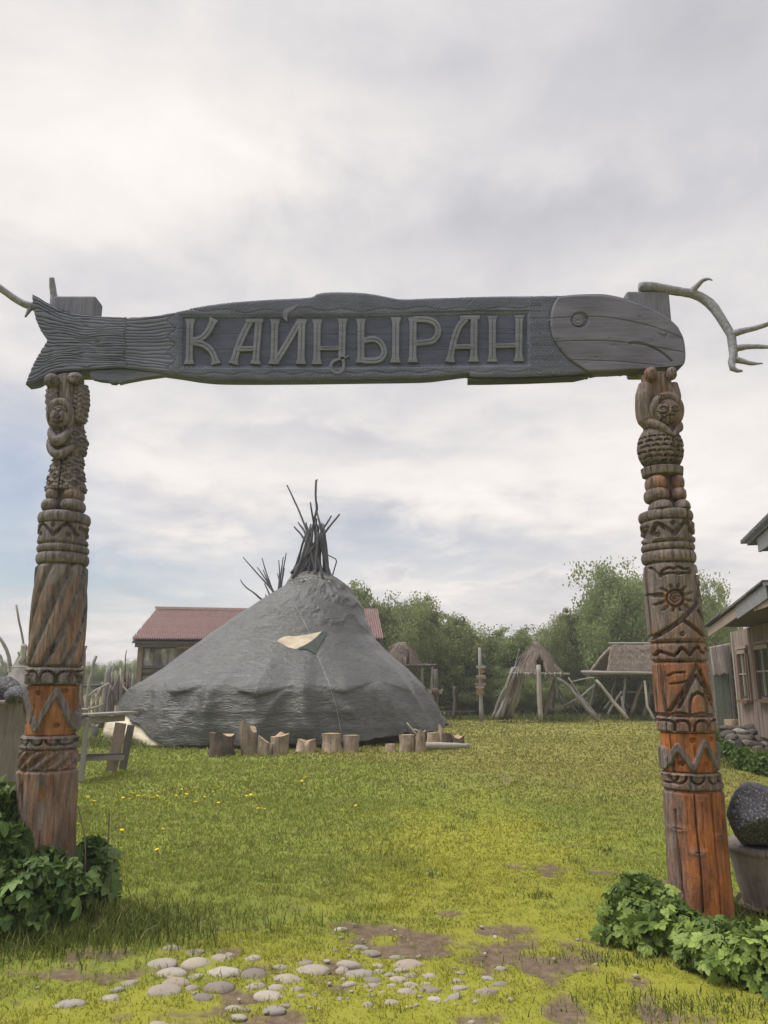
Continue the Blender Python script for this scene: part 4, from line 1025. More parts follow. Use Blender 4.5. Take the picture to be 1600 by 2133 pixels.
for k, (px, py, w, h) in enumerate(COB):
    g = gnd(px, py + h * .25); s = mpp(px, py, g[1]); W = w * s / 2 * 1.16
    dep = min(max(W * .62, h * s * .9), W * .95); hz = max(.25 * W, h * s * .42)
    o = bpy.data.objects.new('cobblestone', CM[k % 7]); COL.objects.link(o); o.parent = ground
    o.location = (g[0], g[1] + dep * .25, float(gz(g[0], g[1])) - hz * .72 + .004); o.scale = (W * 1.06, dep * 1.06, hz * 1.6); o.rotation_euler = (random.uniform(-.12, .12), random.uniform(-.15, .15), random.uniform(-.25, .25) + (math.pi if k % 2 else 0))
for k in range(70):   # small pebbles in the bare soil
    px, py = random.gauss(780, 260), random.uniform(1915, 2110); g = gnd(px, py)
    r = random.uniform(.007, .018); o = bpy.data.objects.new('pebble', CM[k % 7]); COL.objects.link(o); o.parent = ground
    o.location = (g[0], g[1], float(gz(g[0], g[1])) + .002); o.scale = (r, r * random.uniform(.6, 1), r * .6); o.rotation_euler = (0, 0, random.uniform(0, 6))

# ================================================================== the big tent
def tarp_mat():
    n = NT('tarpaulin'); v = n.pos('Object', (1, 1, 2.2)); v0 = n.pos('Object')
    w1 = n.noise(v, 2.2, 6, .62, .8); w2 = n.noise(n.pos('Object', (1, 1, 4.5)), 5.0, 5, .65, .6); f = n.noise(v0, 30, 4, .7)
    c = n.ramp(w1, [(.3, (.040, .042, .046)), (.7, (.078, .081, .085))])
    c = n.mix(n.ramp(f, [(.50, 0.0), (.66, .45)]), c, (.145, .15, .148))
    c = n.mix(n.ramp(n.noise(v0, .45, 3), [(.4, 0.0), (.7, .5)]), c, (.085, .092, .082))
    h = n.math('ADD', n.math('MULTIPLY', w1, 1.3), n.math('MULTIPLY', w2, .8))
    w3 = n.noise(n.pos('Object', (1, 1, 4.2)), 2.6, 5, .62, 1.2); w4 = n.noise(n.pos('Object', (1, 1, 2.5), (.3, .2, 0)), 6.5, 4, .6, 1.5)
    c = n.mix(n.ramp(w3, [(.50, 0.0), (.70, .35)]), c, (.16, .166, .163))
    vd = n.new('ShaderNodeVectorMath'); vd.operation = 'ADD'; n.link(n.pos('Object', (1, 1, 2.6)), vd.inputs[0]); n.link(n.noise(v0, 1.4, 3, .5, 0, 'Color'), vd.inputs[1])
    cr1 = n.voro(vd.outputs[0], 2.6); cr2 = n.voro(vd.outputs[0], 6.5)
    h = n.math('ADD', n.math('MULTIPLY', cr1, -.30), n.math('ADD', n.math('MULTIPLY', cr2, -.20), n.math('MULTIPLY', w3, 1.1)))
    fc = n.noise(n.pos('Object', (1, 1, 3.2)), 13, 4, .62, 1.0); h = n.math('ADD', h, n.math('MULTIPLY', fc, .45))
    return n.bsdf(c, .36, n.bump(h, .5, .11), .6)
M['tarp'] = tarp_mat()
def cloth_mat(name, a, b):
    n = NT(name); v = n.pos('Object'); f = n.noise(v, 3, 5, .6); return n.bsdf(n.ramp(f, [(.3, a), (.7, b)]), .9, n.bump(n.noise(n.pos('Object', (1, 1, 3)), 5, 4), .5, .05), .1)
M['canvas'] = cloth_mat('cream_canvas', (.48, .42, .31), (.66, .60, .48))
M['canvas_dirty'] = cloth_mat('old_canvas', (.40, .33, .24), (.62, .55, .43))
M['flap'] = cloth_mat('green_flap', (.050, .060, .055), (.080, .092, .086))
M['rope'] = cloth_mat('rope', (.28, .27, .26), (.42, .41, .39))
TCX = 590; TCY = 23.9
LEV = [(1196, 616, 690), (1204, 608, 697), (1223, 594, 722), (1250, 553, 745), (1280, 506, 758), (1304, 472, 767), (1328, 438, 777), (1360, 396, 806), (1394, 353, 848), (1420, 312, 874), (1436, 286, 888), (1470, 262, 912), (1500, 248, 928), (1530, 238, 940)]
ZLEV = np.array([at(600, v, TCY)[2] for v, a, b in LEV]); ZLEV[-1] = 0.0
RL = np.array([(b - a) / 2 * mpp((a + b) / 2, v, TCY) for v, a, b in LEV]); CLX = np.array([((a + b) / 2 - 800) * mpp((a + b) / 2, v, TCY) for v, a, b in LEV])
ZR_ = float(np.interp(1428, [l[0] for l in LEV], ZLEV))    # height of the frame ring where wall turns to roof
CORN = 12; CPH = R(15.0)
def tent_surface(TH, Z, k=0.0, wr=1.0):
    """TH = 0 faces the camera; a straight walled ring of twelve frame posts under a leaning cone"""
    o = np.argsort(ZLEV); r = np.interp(Z, ZLEV[o], RL[o]); cx = np.interp(Z, ZLEV[o], CLX[o])
    sect = np.floor((TH - CPH) / (2 * np.pi / CORN) + .5)
    a = np.mod(TH - CPH + np.pi / CORN, 2 * np.pi / CORN) - np.pi / CORN        # angle from nearest frame corner
    t = np.abs(a) / (np.pi / CORN)
    n0 = fbm(np.cos(TH) * 2.5, np.sin(TH) * 2.5, Z * .8, 2, 60) - .5
    n1 = fbm(np.cos(TH) * 5 + Z * .6, np.sin(TH) * 5, Z * 1.8, 4, 61) - .5; n2 = fbm(np.cos(TH) * 14 + Z, np.sin(TH) * 14, Z * 6.5 + 2.2 * np.sin(TH), 3, 62) - .5
    zc = ZR_ + .16 * (vnoise(sect * 3.3 + 50, 0, 0, 77) - .5) + .05 - .22 * t ** 1.2 + .12 * n0   # eave line, slack between the posts
    wall = sst(.03, -.05, Z - zc); zn = np.clip(Z / ZR_, 0, 1)
    poly = math.cos(np.pi / CORN) / np.cos(a)                                     # flat panels between posts, below
    near_ring = np.exp(-(np.maximum(Z - ZR_, 0) / .7) ** 2)
    pw = np.where(Z > zc, near_ring * .9, 1.0)
    r = r * (1 + pw * (poly - 1) * 1.25)
    r = r * (1 + .022 * wall) + .10 * near_ring * np.exp(-(a * r / .26) ** 2) - wall * .10 * zn
    # panels belly in a little and crease away from the post heads
    dz = np.maximum(zc - Z, 0); phi = np.arctan2(a * r, dz + .12); dist = np.hypot(a * r, dz)
    pl = np.abs(np.sin(phi * 2.5 + 3 * n0 + 1.1 * sect)) ** .8
    r = r - wall * .09 * np.sin(np.pi * .5 * t) * np.sin(np.pi * zn) + wr * wall * (.075 * np.minimum(dist, .9) * (.6 - pl) + .07 * np.exp(-(a * r / .14) ** 2) * zn + .03 * n0)
    roof_ = sst(ZR_ + .1, ZR_ + .9, Z); up = sst(2.4, 4.6, Z)
    cw = 1 - 2 * np.abs(np.mod(Z * 1.5 + .55 * TH + 1.6 * n1, 1) - .5)
    r = r + wr * (n1 * .08 + n2 * .015) + wr * roof_ * (.02 + .055 * up) * (cw ** 1.5 - .4) * (.3 + 1.4 * fbm(TH * 2.2, Z * .7, 0, 2, 64)) + k
    # the frame ring stands further out to front and back than to the sides
    ky = np.interp(Z, [0, ZR_ * .5, ZR_, ZR_ + 1.0, 4.6], [1.0, 1.075, 1.165, 1.10, 1.0])
    return np.stack([cx + r * np.sin(TH), TCY - r * np.cos(TH) * ky, Z], -1)
tent = thing('pole_tent', 'large conical tent under a dark grey tarpaulin with poles bundled at its top', 'tent', (float(np.interp(0, ZLEV[::-1], CLX[::-1])), TCY, 0))
nth, nz = 440, 200
th = np.linspace(-np.pi, np.pi, nth, endpoint=False); u = np.linspace(0, 1, nz)
deg = np.degrees(th)
hem = np.interp(deg, [-180, -118, -98, -62, -50, -42, -34, -27, -20, 20, 50, 70, 85, 110, 180], [.1, .1, .9, .78, .66, .48, .26, .05, .06, .10, .22, .25, .35, .1, .1])
hem = hem + .12 * (fbm(np.cos(th) * 12, np.sin(th) * 12, 0, 3, 63) - .5)
hem = np.maximum(hem, .0)
TH, U2 = np.meshgrid(th, u); Zg = hem[None] + (ZLEV[0] - hem[None]) * U2
Vt = tent_surface(TH, Zg)
Ft = grid_faces(nz, nth, True)
tarp = obj('tarpaulin', Vt.reshape(-1, 3), Ft, M['tarp'], tent)
so = tarp.modifiers.new('thickness', 'SOLIDIFY'); so.thickness = .03; so.offset = -1
bvh = BVHTree.FromPolygons([Vector(v) for v in Vt.reshape(-1, 3)], [tuple(f) for f in Ft.tolist()])
def drape(px, py, lift=.02):
    d = Vector(ray(px, py)).normalized(); h = bvh.ray_cast(Vector((0, 0, CAMH)), d)
    if h[0] is None: return at(px, py, TCY)
    return np.array(h[0] - d * lift)
# cream canvas showing below the lifted tarpaulin
t2 = np.radians(np.linspace(-125, -24, 70)); u2 = np.linspace(0, 1, 26); T2, U3 = np.meshgrid(t2, u2); Z2 = U3 * 1.3
Vc = tent_surface(T2, Z2, -.05, .35); hm = np.interp(np.degrees(T2), [-125, -98, -62, -50, -42, -34, -27], [.5, .9, .78, .66, .48, .26, .05]); nb = .16 * sst(0, .25, Z2) * sst(hm, hm - .30, Z2) - .25 * sst(hm - .12, hm + .08, Z2); Vc[..., 0] += nb * np.sin(T2); Vc[..., 1] -= nb * np.cos(T2)
Vc[..., 2] += .05 * np.sin(T2 * 22) * (1 - U3) * .6
o = obj('inner_canvas', Vc.reshape(-1, 3), grid_faces(26, 70), M['canvas'], tent); o.modifiers.new('thickness', 'SOLIDIFY').thickness = .02
def patch(name, poly, mat, lift, n=16):
    P = np.array(poly); c = P.mean(0); ring = [c + (p - c) * t for t in (1.0, .66, .33) for p in lin(np.vstack([P, P[:1]]), 25)[:-1]]
    V = [drape(x, y, lift) for x, y in ring] + [drape(c[0], c[1], lift)]; F = [(k * 24 + i, k * 24 + (i + 1) % 24, (k + 1) * 24 + (i + 1) % 24, (k + 1) * 24 + i) for k in range(2) for i in range(24)] + [(48 + i, 48 + (i + 1) % 24, 72) for i in range(24)]
    return obj(name, V, F, mat, tent)
patch('torn_opening', [(577, 1335), (586, 1328), (600, 1324), (606, 1326), (640, 1322), (655, 1319), (672, 1314.5), (660, 1326), (645, 1338), (630, 1346), (616, 1352), (600, 1348)], M['canvas_dirty'], .06)
patch('torn_flap', [(672, 1315), (684, 1316), (672, 1334), (657, 1362), (640, 1352), (617, 1351.5), (645, 1339), (661, 1327)], M['flap'], .10)
patch('inner_canvas', [(786, 1343), (800, 1356), (822, 1372), (838, 1388), (834, 1389), (815, 1377), (795, 1359)], M['canvas_dirty'], .05)
rp = np.array([drape(x, y, .05) for x, y in lin([(598, 1226), (606, 1244), (628, 1285), (648, 1325), (664, 1372), (684, 1420), (700, 1470), (711, 1527)], 60)])
MB().tube(rp, .0065, 6).build('rope', M['rope'], tent, True)
for k, (y0, tilt) in enumerate(((1200, 6), (1206, 9))):
    cc = [drape(x, y0 + tilt * abs((x - 650) / 45.) ** 1.3 + 2 * math.sin(x), .05) for x in np.linspace(603, 692, 24)]
    MB().tube(cc, .018, 6).build('rope', M['rope'], tent, True)
def tp(X, Y): return (460 + X / 4.706, 980 + Y / 4.706)
def tpole(pts, r0, r1, y0=TCY, y1=TCY, m=9):
    n = len(pts); P = [at(*tp(*p), y0 + (y1 - y0) * i / (n - 1)) for i, p in enumerate(pts)]
    P, rr = stick(P, r0, r1, m=m, wob=.15); MB().tube(P, rr, 7).build('pole', M['pole_dark'], tent, True)
tpole([(935, 92), (928, 200), (930, 300), (942, 358), (912, 520), (850, 740), (770, 1010)], .030, .06, 23.8, 24.3, 16)
tpole([(950, 85), (935, 112)], .012, .025, 23.8, 23.8, 3)
tpole([(650, 145), (760, 380), (855, 620), (960, 900), (1000, 1060)], .022, .05, 24.6, 23.2, 12)
for a in [((720, 552), (830, 690), (1010, 1040)), ((758, 507), (840, 640), (940, 1030)), ((878, 310), (905, 470), (930, 640), (990, 1010)), ((945, 412), (985, 590), (1060, 1050)), ((835, 510), (860, 640), (900, 1000)), ((1085, 443), (960, 650), (740, 1000)), ((1165, 428), (1000, 640), (780, 1040)), ((990, 512), (1000, 640), (1040, 900), (1080, 1060)), ((1040, 575), (900, 760), (690, 1010)), ((1015, 590), (960, 700), (850, 1000)), ((940, 470), (930, 640), (920, 960))]:
    tpole(a, .024, .055, random.uniform(23.6, 24.4), random.uniform(23.4, 24.4))
for k in range(26):
    x0 = random.uniform(665, 1095); x1 = 845 + (x0 - 665) / 430 * 165 + random.uniform(-25, 25); yt = random.uniform(520, 660)
    tpole([(x1, yt), ((x0 + x1) / 2 + random.uniform(-8, 8), 860), (x0, 1060)], .028, random.uniform(.045, .065), 23.9 + random.uniform(-.35, .35), 23.9 + random.uniform(-.75, .75))
for a in [((218, 850), (330, 980), (450, 1110), (535, 1220)), ((405, 860), (440, 980), (490, 1130), (540, 1250)), ((358, 950), (470, 1110), (535, 1220)), ((415, 975), (470, 1100), (540, 1225)), ((192, 1070), (240, 1140), (330, 1205), (440, 1300)), ((642, 808), (615, 960), (585, 1210)), ((568, 880), (575, 1030), (560, 1230)), ((612, 850), (590, 1010), (570, 1220)), ((555, 1010), (575, 1100), (580, 1230)), ((625, 960), (600, 1080), (580, 1230)), ((440, 1215), (455, 1270)), ((430, 1110), (490, 1240)), ((400, 1275), (440, 1310))]:
    tpole(a, .016, .034, 25.4, 25.0)
MB().tube(lin([at(*tp(1045, 825), 23.4), at(*tp(1140, 875), 23.3), at(*tp(1098, 1020), 23.3)], 9), .02, 6).build('bent_rod', M['pole_dark'], tent, True)

# ---- stumps along the tent skirt
def stump(label, x0, x1, y0, y1, lean=0.0, top='flat', seed=0, dark=False, mat=None):
    g = gnd((x0 + x1) / 2, y1); s = mpp((x0 + x1) / 2, y1, g[1]); r = (x1 - x0) / 2 * s; h = (y1 - y0) * s
    r *= .96; h *= .93; g[1] += r * .5
    root = thing('log_stump', label, 'stump', (g[0], g[1], 0))
    n = 30; th = np.linspace(0, 2 * np.pi, n, endpoint=False); V = []; zs = np.linspace(0, 1, 7)
    for z in zs:
        rr = r * (1 + .30 * (fbm(np.cos(th) * 2.4 + seed * 5, np.sin(th) * 2.4, z * 2.0, 3, seed) - .5) * 2 + .12 * (1 - z) ** 2)
        zz = h * z * np.ones(n)
        g_ = 0
        if top == 'slant': zz = zz + (z ** 2) * h * .28 * -np.cos(th)
        if top == 'rag': zz = zz + (z ** 3) * h * .7 * (vnoise(np.cos(th) * .9 + 5, np.sin(th) * .9 + 5, 0, seed + 9) - .6)
        if top == 'fork': zz = zz - (z ** 2) * h * .42 * np.exp(-(np.cos(th) / .45) ** 2)
        V.append(np.stack([g[0] + rr * np.cos(th) + lean * zz, g[1] + rr * np.sin(th) * .9, zz - .02 * (1 - z)], -1))
    V = np.vstack(V); F = [tuple(f) for f in grid_faces(7, n, True)[:, ::-1].tolist()]
    F = [f[::-1] for f in F]
    obj('bark', V, F, M[mat] if mat else M['dark_bark'] if dark else M['stump_bark'], root)
    topv = V[-n:]; c = topv.mean(0); W = np.vstack([topv, c + (topv - c) * .5, [c]]); W[:, 2] += .003
    obj('cut_face', W, [(i, (i + 1) % n, n + (i + 1) % n, n + i) for i in range(n)] + [(n + i, n + (i + 1) % n, 2 * n) for i in range(n)], M[mat] if mat else M['cut_wood'], root, False)
    return root
M['dark_bark'] = wood('dark_bark', (.035, .026, .022), (.16, .12, .10), fine=24, bumpd=.04, crack=.6)
for a in [('wide dark stump at the left end of the row under the tent skirt', 432, 484, 1534, 1574, 0, 'rag', True), ('tallest pale split stump leaning in the row before the tent', 502, 538, 1511, 1572, -.16, 'rag', False), ('small log with a slanted fresh orange cut beside the tall split stump', 536, 560, 1540, 1572, 0, 'slant', False), ('knobby stump with a knot hole right of the slant cut log', 560, 598, 1529, 1570, .05, 'rag', False),
          ('low forked stump alone in the middle of the tent front', 616, 655, 1539, 1566, .10, 'fork', False), ('broad upright pale stump left of its reddish neighbour', 672, 711, 1527, 1566, -.03, 'flat', False), ('reddish brown square stump right of the broad pale one', 715, 748, 1531, 1566, 0, 'flat', False), ('very low stump half under the tarpaulin right of the reddish one', 804, 825, 1550, 1564, 0, 'flat', False),
          ('mottled stump with a black pot on it at the right of the tent', 832, 864, 1530, 1565, 0, 'flat', False), ('tall narrow stump with sticks on it beside the mottled stump', 863, 887, 1524, 1565, 0, 'rag', False), ('brown upright stump behind the lying log', 890, 916, 1526, 1552, 0, 'flat', False), ('highest stump at the right tip of the tent skirt', 914, 933, 1517, 1552, 0, 'slant', False), ('squat rough stump before the tip of the tent skirt', 921, 945, 1531, 1553, 0, 'rag', True), ('last stump at the far right end of the row', 944, 968, 1535, 1554, 0, 'rag', True)]:
    stump(a[0], *a[1:5], a[5], a[6], hash(a[1]) % 50 + 3, a[7])
g0, g1 = gnd(886, 1562), gnd(977, 1559); P, rr = stick([g0 + [0, 0, .09], (g0 + g1) / 2 + [0, 0, .08], g1 + [0, 0, .06]], .095, .055, m=8, wob=.1)
tag(MB().tube(P, rr, 10).build('lying_log', M['pale_wood'], None, True, origin=(g0 + g1) / 2), 'pale barkless log lying on the grass at the right end of the stumps', 'log')
pot = at(846, 1526, 20.1); me = blob_mesh('kettle', 4, 16, 10, .05, 1, None)
V = np.array([v.co[:] for v in me.vertices]) * .075 + pot; F = [tuple(p.vertices) for p in me.polygons]
n_ = NT('soot'); M['soot'] = n_.bsdf(n_.ramp(n_.noise(n_.pos('Object'), 20), [(.3, (.012, .012, .013)), (.7, (.035, .034, .034))]), .5)
kt = thing('pot', 'small black round pot standing on the mottled stump', 'pot', pot); obj('body', V, F, M['soot'], kt); MB().tube(spline([pot + [-.06, 0, .06], pot + [0, 0, .13], pot + [.06, 0, .06]], 9), .007, 6).build('handle', M['soot'], kt)
a, b = at(848, 1506, 20.1), at(868, 1530, 20.0); P, rr = stick([a, b], .018, .024); tag(MB().tube(P, rr, 7).build('stick', M['pale_wood'], None, True, origin=b), 'short pale stick standing up on the narrow stump', 'stick')
a, b = at(862, 1519, 20.0), at(884, 1527, 20.0); P, rr = stick([a, b], .022, .02); tag(MB().tube(P, rr, 7).build('stick', M['pale_wood'], None, True, origin=b), 'short pale stick lying across the narrow stump', 'stick')
# ================================================================== house with the tiled roof behind the tent
def tile_mat():
    n = NT('roof_tiles'); v = n.pos('Object'); f = n.noise(v, 12, 4); b = n.noise(v, 1.2, 3)
    c = n.ramp(f, [(.3, (.33, .215, .215)), (.7, (.48, .36, .35))]); c = n.mix(n.ramp(b, [(.4, 0.0), (.7, .4)]), c, (.46, .34, .33)); return n.bsdf(c, .32, None, .5)
M['tile'] = tile_mat()
def film_mat():
    n = NT('clouded_film'); v = n.pos('Object'); f = n.noise(n.pos('Object', (3, 1, .5)), 1.6, 4, .6); g = n.noise(v, 14, 4, .7)
    c = n.ramp(f, [(.38, (.10, .085, .085)), (.50, (.30, .28, .29)), (.62, (.62, .62, .62))]); c = n.mix(n.ramp(g, [(.5, 0.0), (.62, .6)]), c, (.16, .13, .13)); return n.bsdf(c, .3, n.bump(f, .5, .1), .5)
M['film'] = film_mat()
YE, YR = 29.5, 32.6
e0, e1, r0, r1 = at(275, 1333, YE), at(799, 1338, YE), at(327, 1269, YR), at(786, 1278, YR)
zE = (e0[2] + e1[2]) / 2; zR = (r0[2] + r1[2]) / 2
hs = thing('roofed_cabin', 'log cabin with a pinkish red tiled roof standing behind the pole tent', 'house', ((e0[0] + e1[0]) / 2, 31, 0))
rows, waves = 17, 108; nu = waves * 4 + 1; nv = rows * 4 + 1
U, Vv = np.meshgrid(np.linspace(0, 1, nu), np.linspace(0, 1, nv))
xl = e0[0] + (r0[0] - e0[0]) * Vv; xr = e1[0] + (r1[0] - e1[0]) * Vv
sl = np.mod(Vv * rows, 1)
P = np.stack([xl + (xr - xl) * U, YE + (YR - YE) * Vv, zE + (zR - zE) * Vv - .012 * np.sin(U * 3.14 * 1.3)], -1)
nrm = np.array([0, -(zR - zE), (YR - YE)]); nrm /= np.linalg.norm(nrm)
P += nrm * (.045 * np.cos(U * waves * 2 * np.pi) + .11 * (1 - sl))[..., None]
rf = obj('roof', P.reshape(-1, 3), grid_faces(nv, nu), M['tile'], hs, False)
back = MB(); back.prism([e0 + [0, .02, -.06], e1 + [0, .02, -.06], r1 + [0, 0, -.06], r0 + [0, 0, -.06]], [e0 + [0, .02, -.12], e1 + [0, .02, -.12], r1 + [0, 0, -.14], r0 + [0, 0, -.14]]).subbuild('underlay', M['dark_wood'], rf)
rb0, rb1 = np.array([e0[0], YR * 2 - YE, zE]), np.array([e1[0], YR * 2 - YE, zE])
MB().prism([rb0, rb1, r1 + [0, .02, -.02], r0 + [0, .02, -.02]], [rb0 + [0, 0, -.1], rb1 + [0, 0, -.1], r1 + [0, 0, -.12], r0 + [0, 0, -.12]]).subbuild('rear_slope', M['tile'], rf)
MB().beam(r0 + [-.05, 0, .06], r1 + [.05, 0, .06], .22, .10).subbuild('ridge_cap', M['tile'], rf)
wx0, wx1 = at(287, 1400, YE + .45)[0], at(780, 1400, YE + .45)[0]; WY = YE + .45
MB().beam([e0[0] + .1, YE + .12, zE - .14], [e1[0] - .1, YE + .12, zE - .14], .10, .16).build('eave_beam', M['dark_wood'], hs)
for k, px in enumerate((291, 402, 520, 640, 774)):
    x = at(px, 1400, WY)[0]; MB().box((x, WY, (zE - .15) / 2), (.20, .20, zE - .15)).build('post', M['brown_wood'], hs)
zs = at(300, 1391, WY)[2]
nl = 8
for k in range(nl):
    z = zs * (k + .5) / nl; MB().tube(lin([[wx0 + .1, WY + .06, z], [wx1 - .1, WY + .06, z]], 10), zs / nl * .52, 10, True, .06).build('log', M['log_wood'], hs, True)
MB().box(((wx0 + wx1) / 2, WY + .02, zs + .03), (wx1 - wx0, .20, .10)).build('sill', M['dark_wood'], hs)
for k, (a, b) in enumerate(((299, 398), (406, 515), (525, 636), (645, 769))):
    x0, x1 = at(a, 1360, WY)[0], at(b, 1360, WY)[0]; uu, vv = np.meshgrid(np.linspace(0, 1, 30), np.linspace(0, 1, 14)); zt = zE - .25
    Pf = np.stack([x0 + (x1 - x0) * uu, WY + .05 + .05 * np.sin(uu * 19 + 2 * vv) * (1 - vv) + .03 * np.sin(uu * 7 - 5 * vv), zs + .08 + (zt - zs - .08) * vv], -1)
    obj('window_film', Pf.reshape(-1, 3), grid_faces(14, 30), M['film'], hs)
for sx in (wx0, wx1):
    MB().prism([[sx, WY + .1, 0], [sx, YR * 2 - YE - .5, 0], [sx, YR * 2 - YE - .5, zE - .1], [sx, YR, zR - .25], [sx, WY + .1, zE - .1]], [[sx + .12, WY + .1, 0], [sx + .12, YR * 2 - YE - .5, 0], [sx + .12, YR * 2 - YE - .5, zE - .1], [sx + .12, YR, zR - .25], [sx + .12, WY + .1, zE - .1]]).build('end_wall', M['brown_wood'], hs)

# ================================================================== thatched store huts on stilts
def thatch_mat():
    n = NT('thatch'); v = n.pos('Object', (1, 1, .16)); g = n.noise(v, 26, 5, .7, .5); b = n.noise(n.pos('Object'), 2.2, 4)
    c = n.ramp(g, [(.25, (.10, .078, .065)), (.7, (.40, .33, .275))]); c = n.mix(n.ramp(b, [(.35, 0.0), (.7, .45)]), c, (.20, .165, .14)); return n.bsdf(c, .95, n.bump(g, 1.0, .05), .1)
M['thatch'] = thatch_mat()
def straw(mb_list, P0, down, n_, ln, w):
    """loose straw lying on a roof: thin strips following the slope"""
    for _ in range(n_):
        p, nr, dv = P0(); L = ln * random.uniform(.5, 1.2); side = np.cross(nr, dv); side = side / (np.linalg.norm(side) + 1e-9) * w * random.uniform(.5, 1.3)
        dv = dv + side * random.uniform(-4, 4); a = p + nr * random.uniform(.02, .05); b = p + dv * L + nr * random.uniform(.03, .12)
        mb_list.append((a - side, a + side, b))
def strips(name, T, mat, parent, part=None):
    V = np.array([v for t in T for v in t]); F = np.arange(len(V), dtype=np.int32).reshape(-1, 3)
    o = obj(name, V, F, mat, parent, False); o['kind'] = 'stuff'; return o
def cone_roof(root, apex, base, rx, ry, door=None, flat_top=0.0):
    """bulging thatch cone with an arched opening on the viewer's side"""
    n, m = 60, 18; th = np.linspace(-np.pi, np.pi, n, endpoint=False); u = np.linspace(0, 1, m); T, U = np.meshgrid(th, u)
    rr = (flat_top + (1 - flat_top) * U ** .86) * (1 + .06 * np.sin(U * 3)) * (1 + .10 * (fbm(np.cos(T) * 4, np.sin(T) * 4, U * 4, 3, 71) - .5) * 2)
    z = apex[2] + (base[2] - apex[2]) * U - .10 * U * (fbm(np.cos(T) * 6, np.sin(T) * 6, 0, 2, 72)) * (U > .95)
    cx = apex[0] + (base[0] - apex[0]) * U; cy = apex[1] + (base[1] - apex[1]) * U
    V = np.stack([cx + rx * rr * np.sin(T), cy - ry * rr * np.cos(T), z], -1)
    F = grid_faces(m, n, True); keep = np.ones(len(F), bool)
    if door:
        dx, w, zt = door; c = V.reshape(-1, 3)[F].mean(1); fr = c[:, 1] < base[1] - .15 * ry
        prof = w * np.sqrt(np.clip((zt - c[:, 2]) / (zt - base[2]), 0, 1)) ** .8
        keep = ~(fr & (np.abs(c[:, 0] - dx) < prof) & (c[:, 2] < zt))
    o = obj('thatch_roof', V.reshape(-1, 3), F[keep], M['thatch'], root); sm = o.modifiers.new('thickness', 'SOLIDIFY'); sm.thickness = .16; sm.offset = -1
    T = []; cc = V.reshape(-1, 3)[F[keep]]
    def P0():
        q = cc[random.randrange(len(cc))]; a, b = random.random(), random.random(); p = q[0] * (1 - a) * (1 - b) + q[1] * a * (1 - b) + q[2] * a * b + q[3] * (1 - a) * b
        dv = q[1] - q[0]; dv = dv / (np.linalg.norm(dv) + 1e-9); nr = np.cross(q[3] - q[0], dv); nr = nr / (np.linalg.norm(nr) + 1e-9)
        if nr @ (p - np.array([cx[0][0], cy[0][0], p[2]])) < 0: nr = -nr
        return p, nr, dv
    straw(T, P0, None, 1500, .38, .012); strips('loose_straw', T, M['thatch'], root)
    return o
def pole(root, pts, Y, r0, r1, mat='grey_wood', name='pole', m=8, wob=.25):
    Ys = [Y] * len(pts) if np.isscalar(Y) else Y
    P = [at(x, y, yy) for (x, y), yy in zip(pts, Ys)]
    P, rr = stick(P, r0, r1, m=m, wob=wob); return MB().tube(P, rr, 8).build(name, M[mat], root, True)
def q4(X, Y): return (1000 + X / 4, 1300 + Y / 4)
HA = 32.5
hut = thing('stilt_hut', 'pointed thatched hut with an arched opening standing on driftwood stilts', 'hut', gnd(1118, 1498))
zb = at(1120, 1401, HA)[2]; ap = at(1117, 1337, HA); rxa = 44 * mpp(1120, 1400, HA)
cone_roof(hut, ap, np.array([at(1122, 1401, HA)[0], HA, zb]), rxa, rxa, (at(1119, 1390, HA)[0], 11.5 * mpp(1119, 1390, HA), at(1119, 1366, HA)[2]), .05)
MB().tube(lin([ap + [0, 0, -.1], ap + [.03, 0, .13]], 3), [.10, .03], 7).build('finial', M['dark_wood'], hut)
for k in range(7):
    dy = (k - 3) * .26; pole(hut, [(1062 + random.uniform(-2, 3), 1403), (1176 + random.uniform(-3, 16), 1404)], HA + dy, .05, .045, name='platform_pole')
for k in range(9):
    x = 1072 + k * 12; pole(hut, [(x, 1402 + random.uniform(-1, 1)), (x + random.uniform(-1, 1), 1405)], [HA - 1.0, HA + 1.0], .035, .03, 'pale_wood', 'platform_pole')
for k in range(10):
    x = 1070 + k * 11 + random.uniform(-3, 3); pole(hut, [(x, 1401), (x + random.uniform(-3, 3), 1408 + random.uniform(0, 4))], HA - 1.03, .02, .012, 'pale_wood', 'peg', 4)
for k in range(20):   # bundle of driftwood leaning under the left side
    t = k / 19; x0 = 1067 + 25 * t + random.uniform(-3, 3); x1 = 1025 + 37 * t + random.uniform(-4, 4)
    pole(hut, [(x0, 1403 + random.uniform(-14, 4)), ((x0 + x1) / 2 + random.uniform(-3, 3), 1450), (x1, 1496 + random.uniform(-4, 2))], [HA - .5 + random.uniform(-.5, .5), HA - .4, HA + random.uniform(-.7, .7)], .045, random.uniform(.06, .10), random.choice(['grey_wood', 'grey_wood', 'pale_wood', 'brown_wood']))
for a, b in (((1082, 1350), (1070, 1402)), ((1090, 1360), (1074, 1402)), ((1084, 1366), (1066, 1402)), ((1107, 1336), (1112, 1344))): pole(hut, [a, b], HA - .2, .015, .03)
pole(hut, [q4(487, 340), q4(495, 580), q4(505, 800)], [HA - 1.1, HA - 1.15, HA - 1.2], .085, .105, 'pale_wood', 'ladder_log', 8, .08)
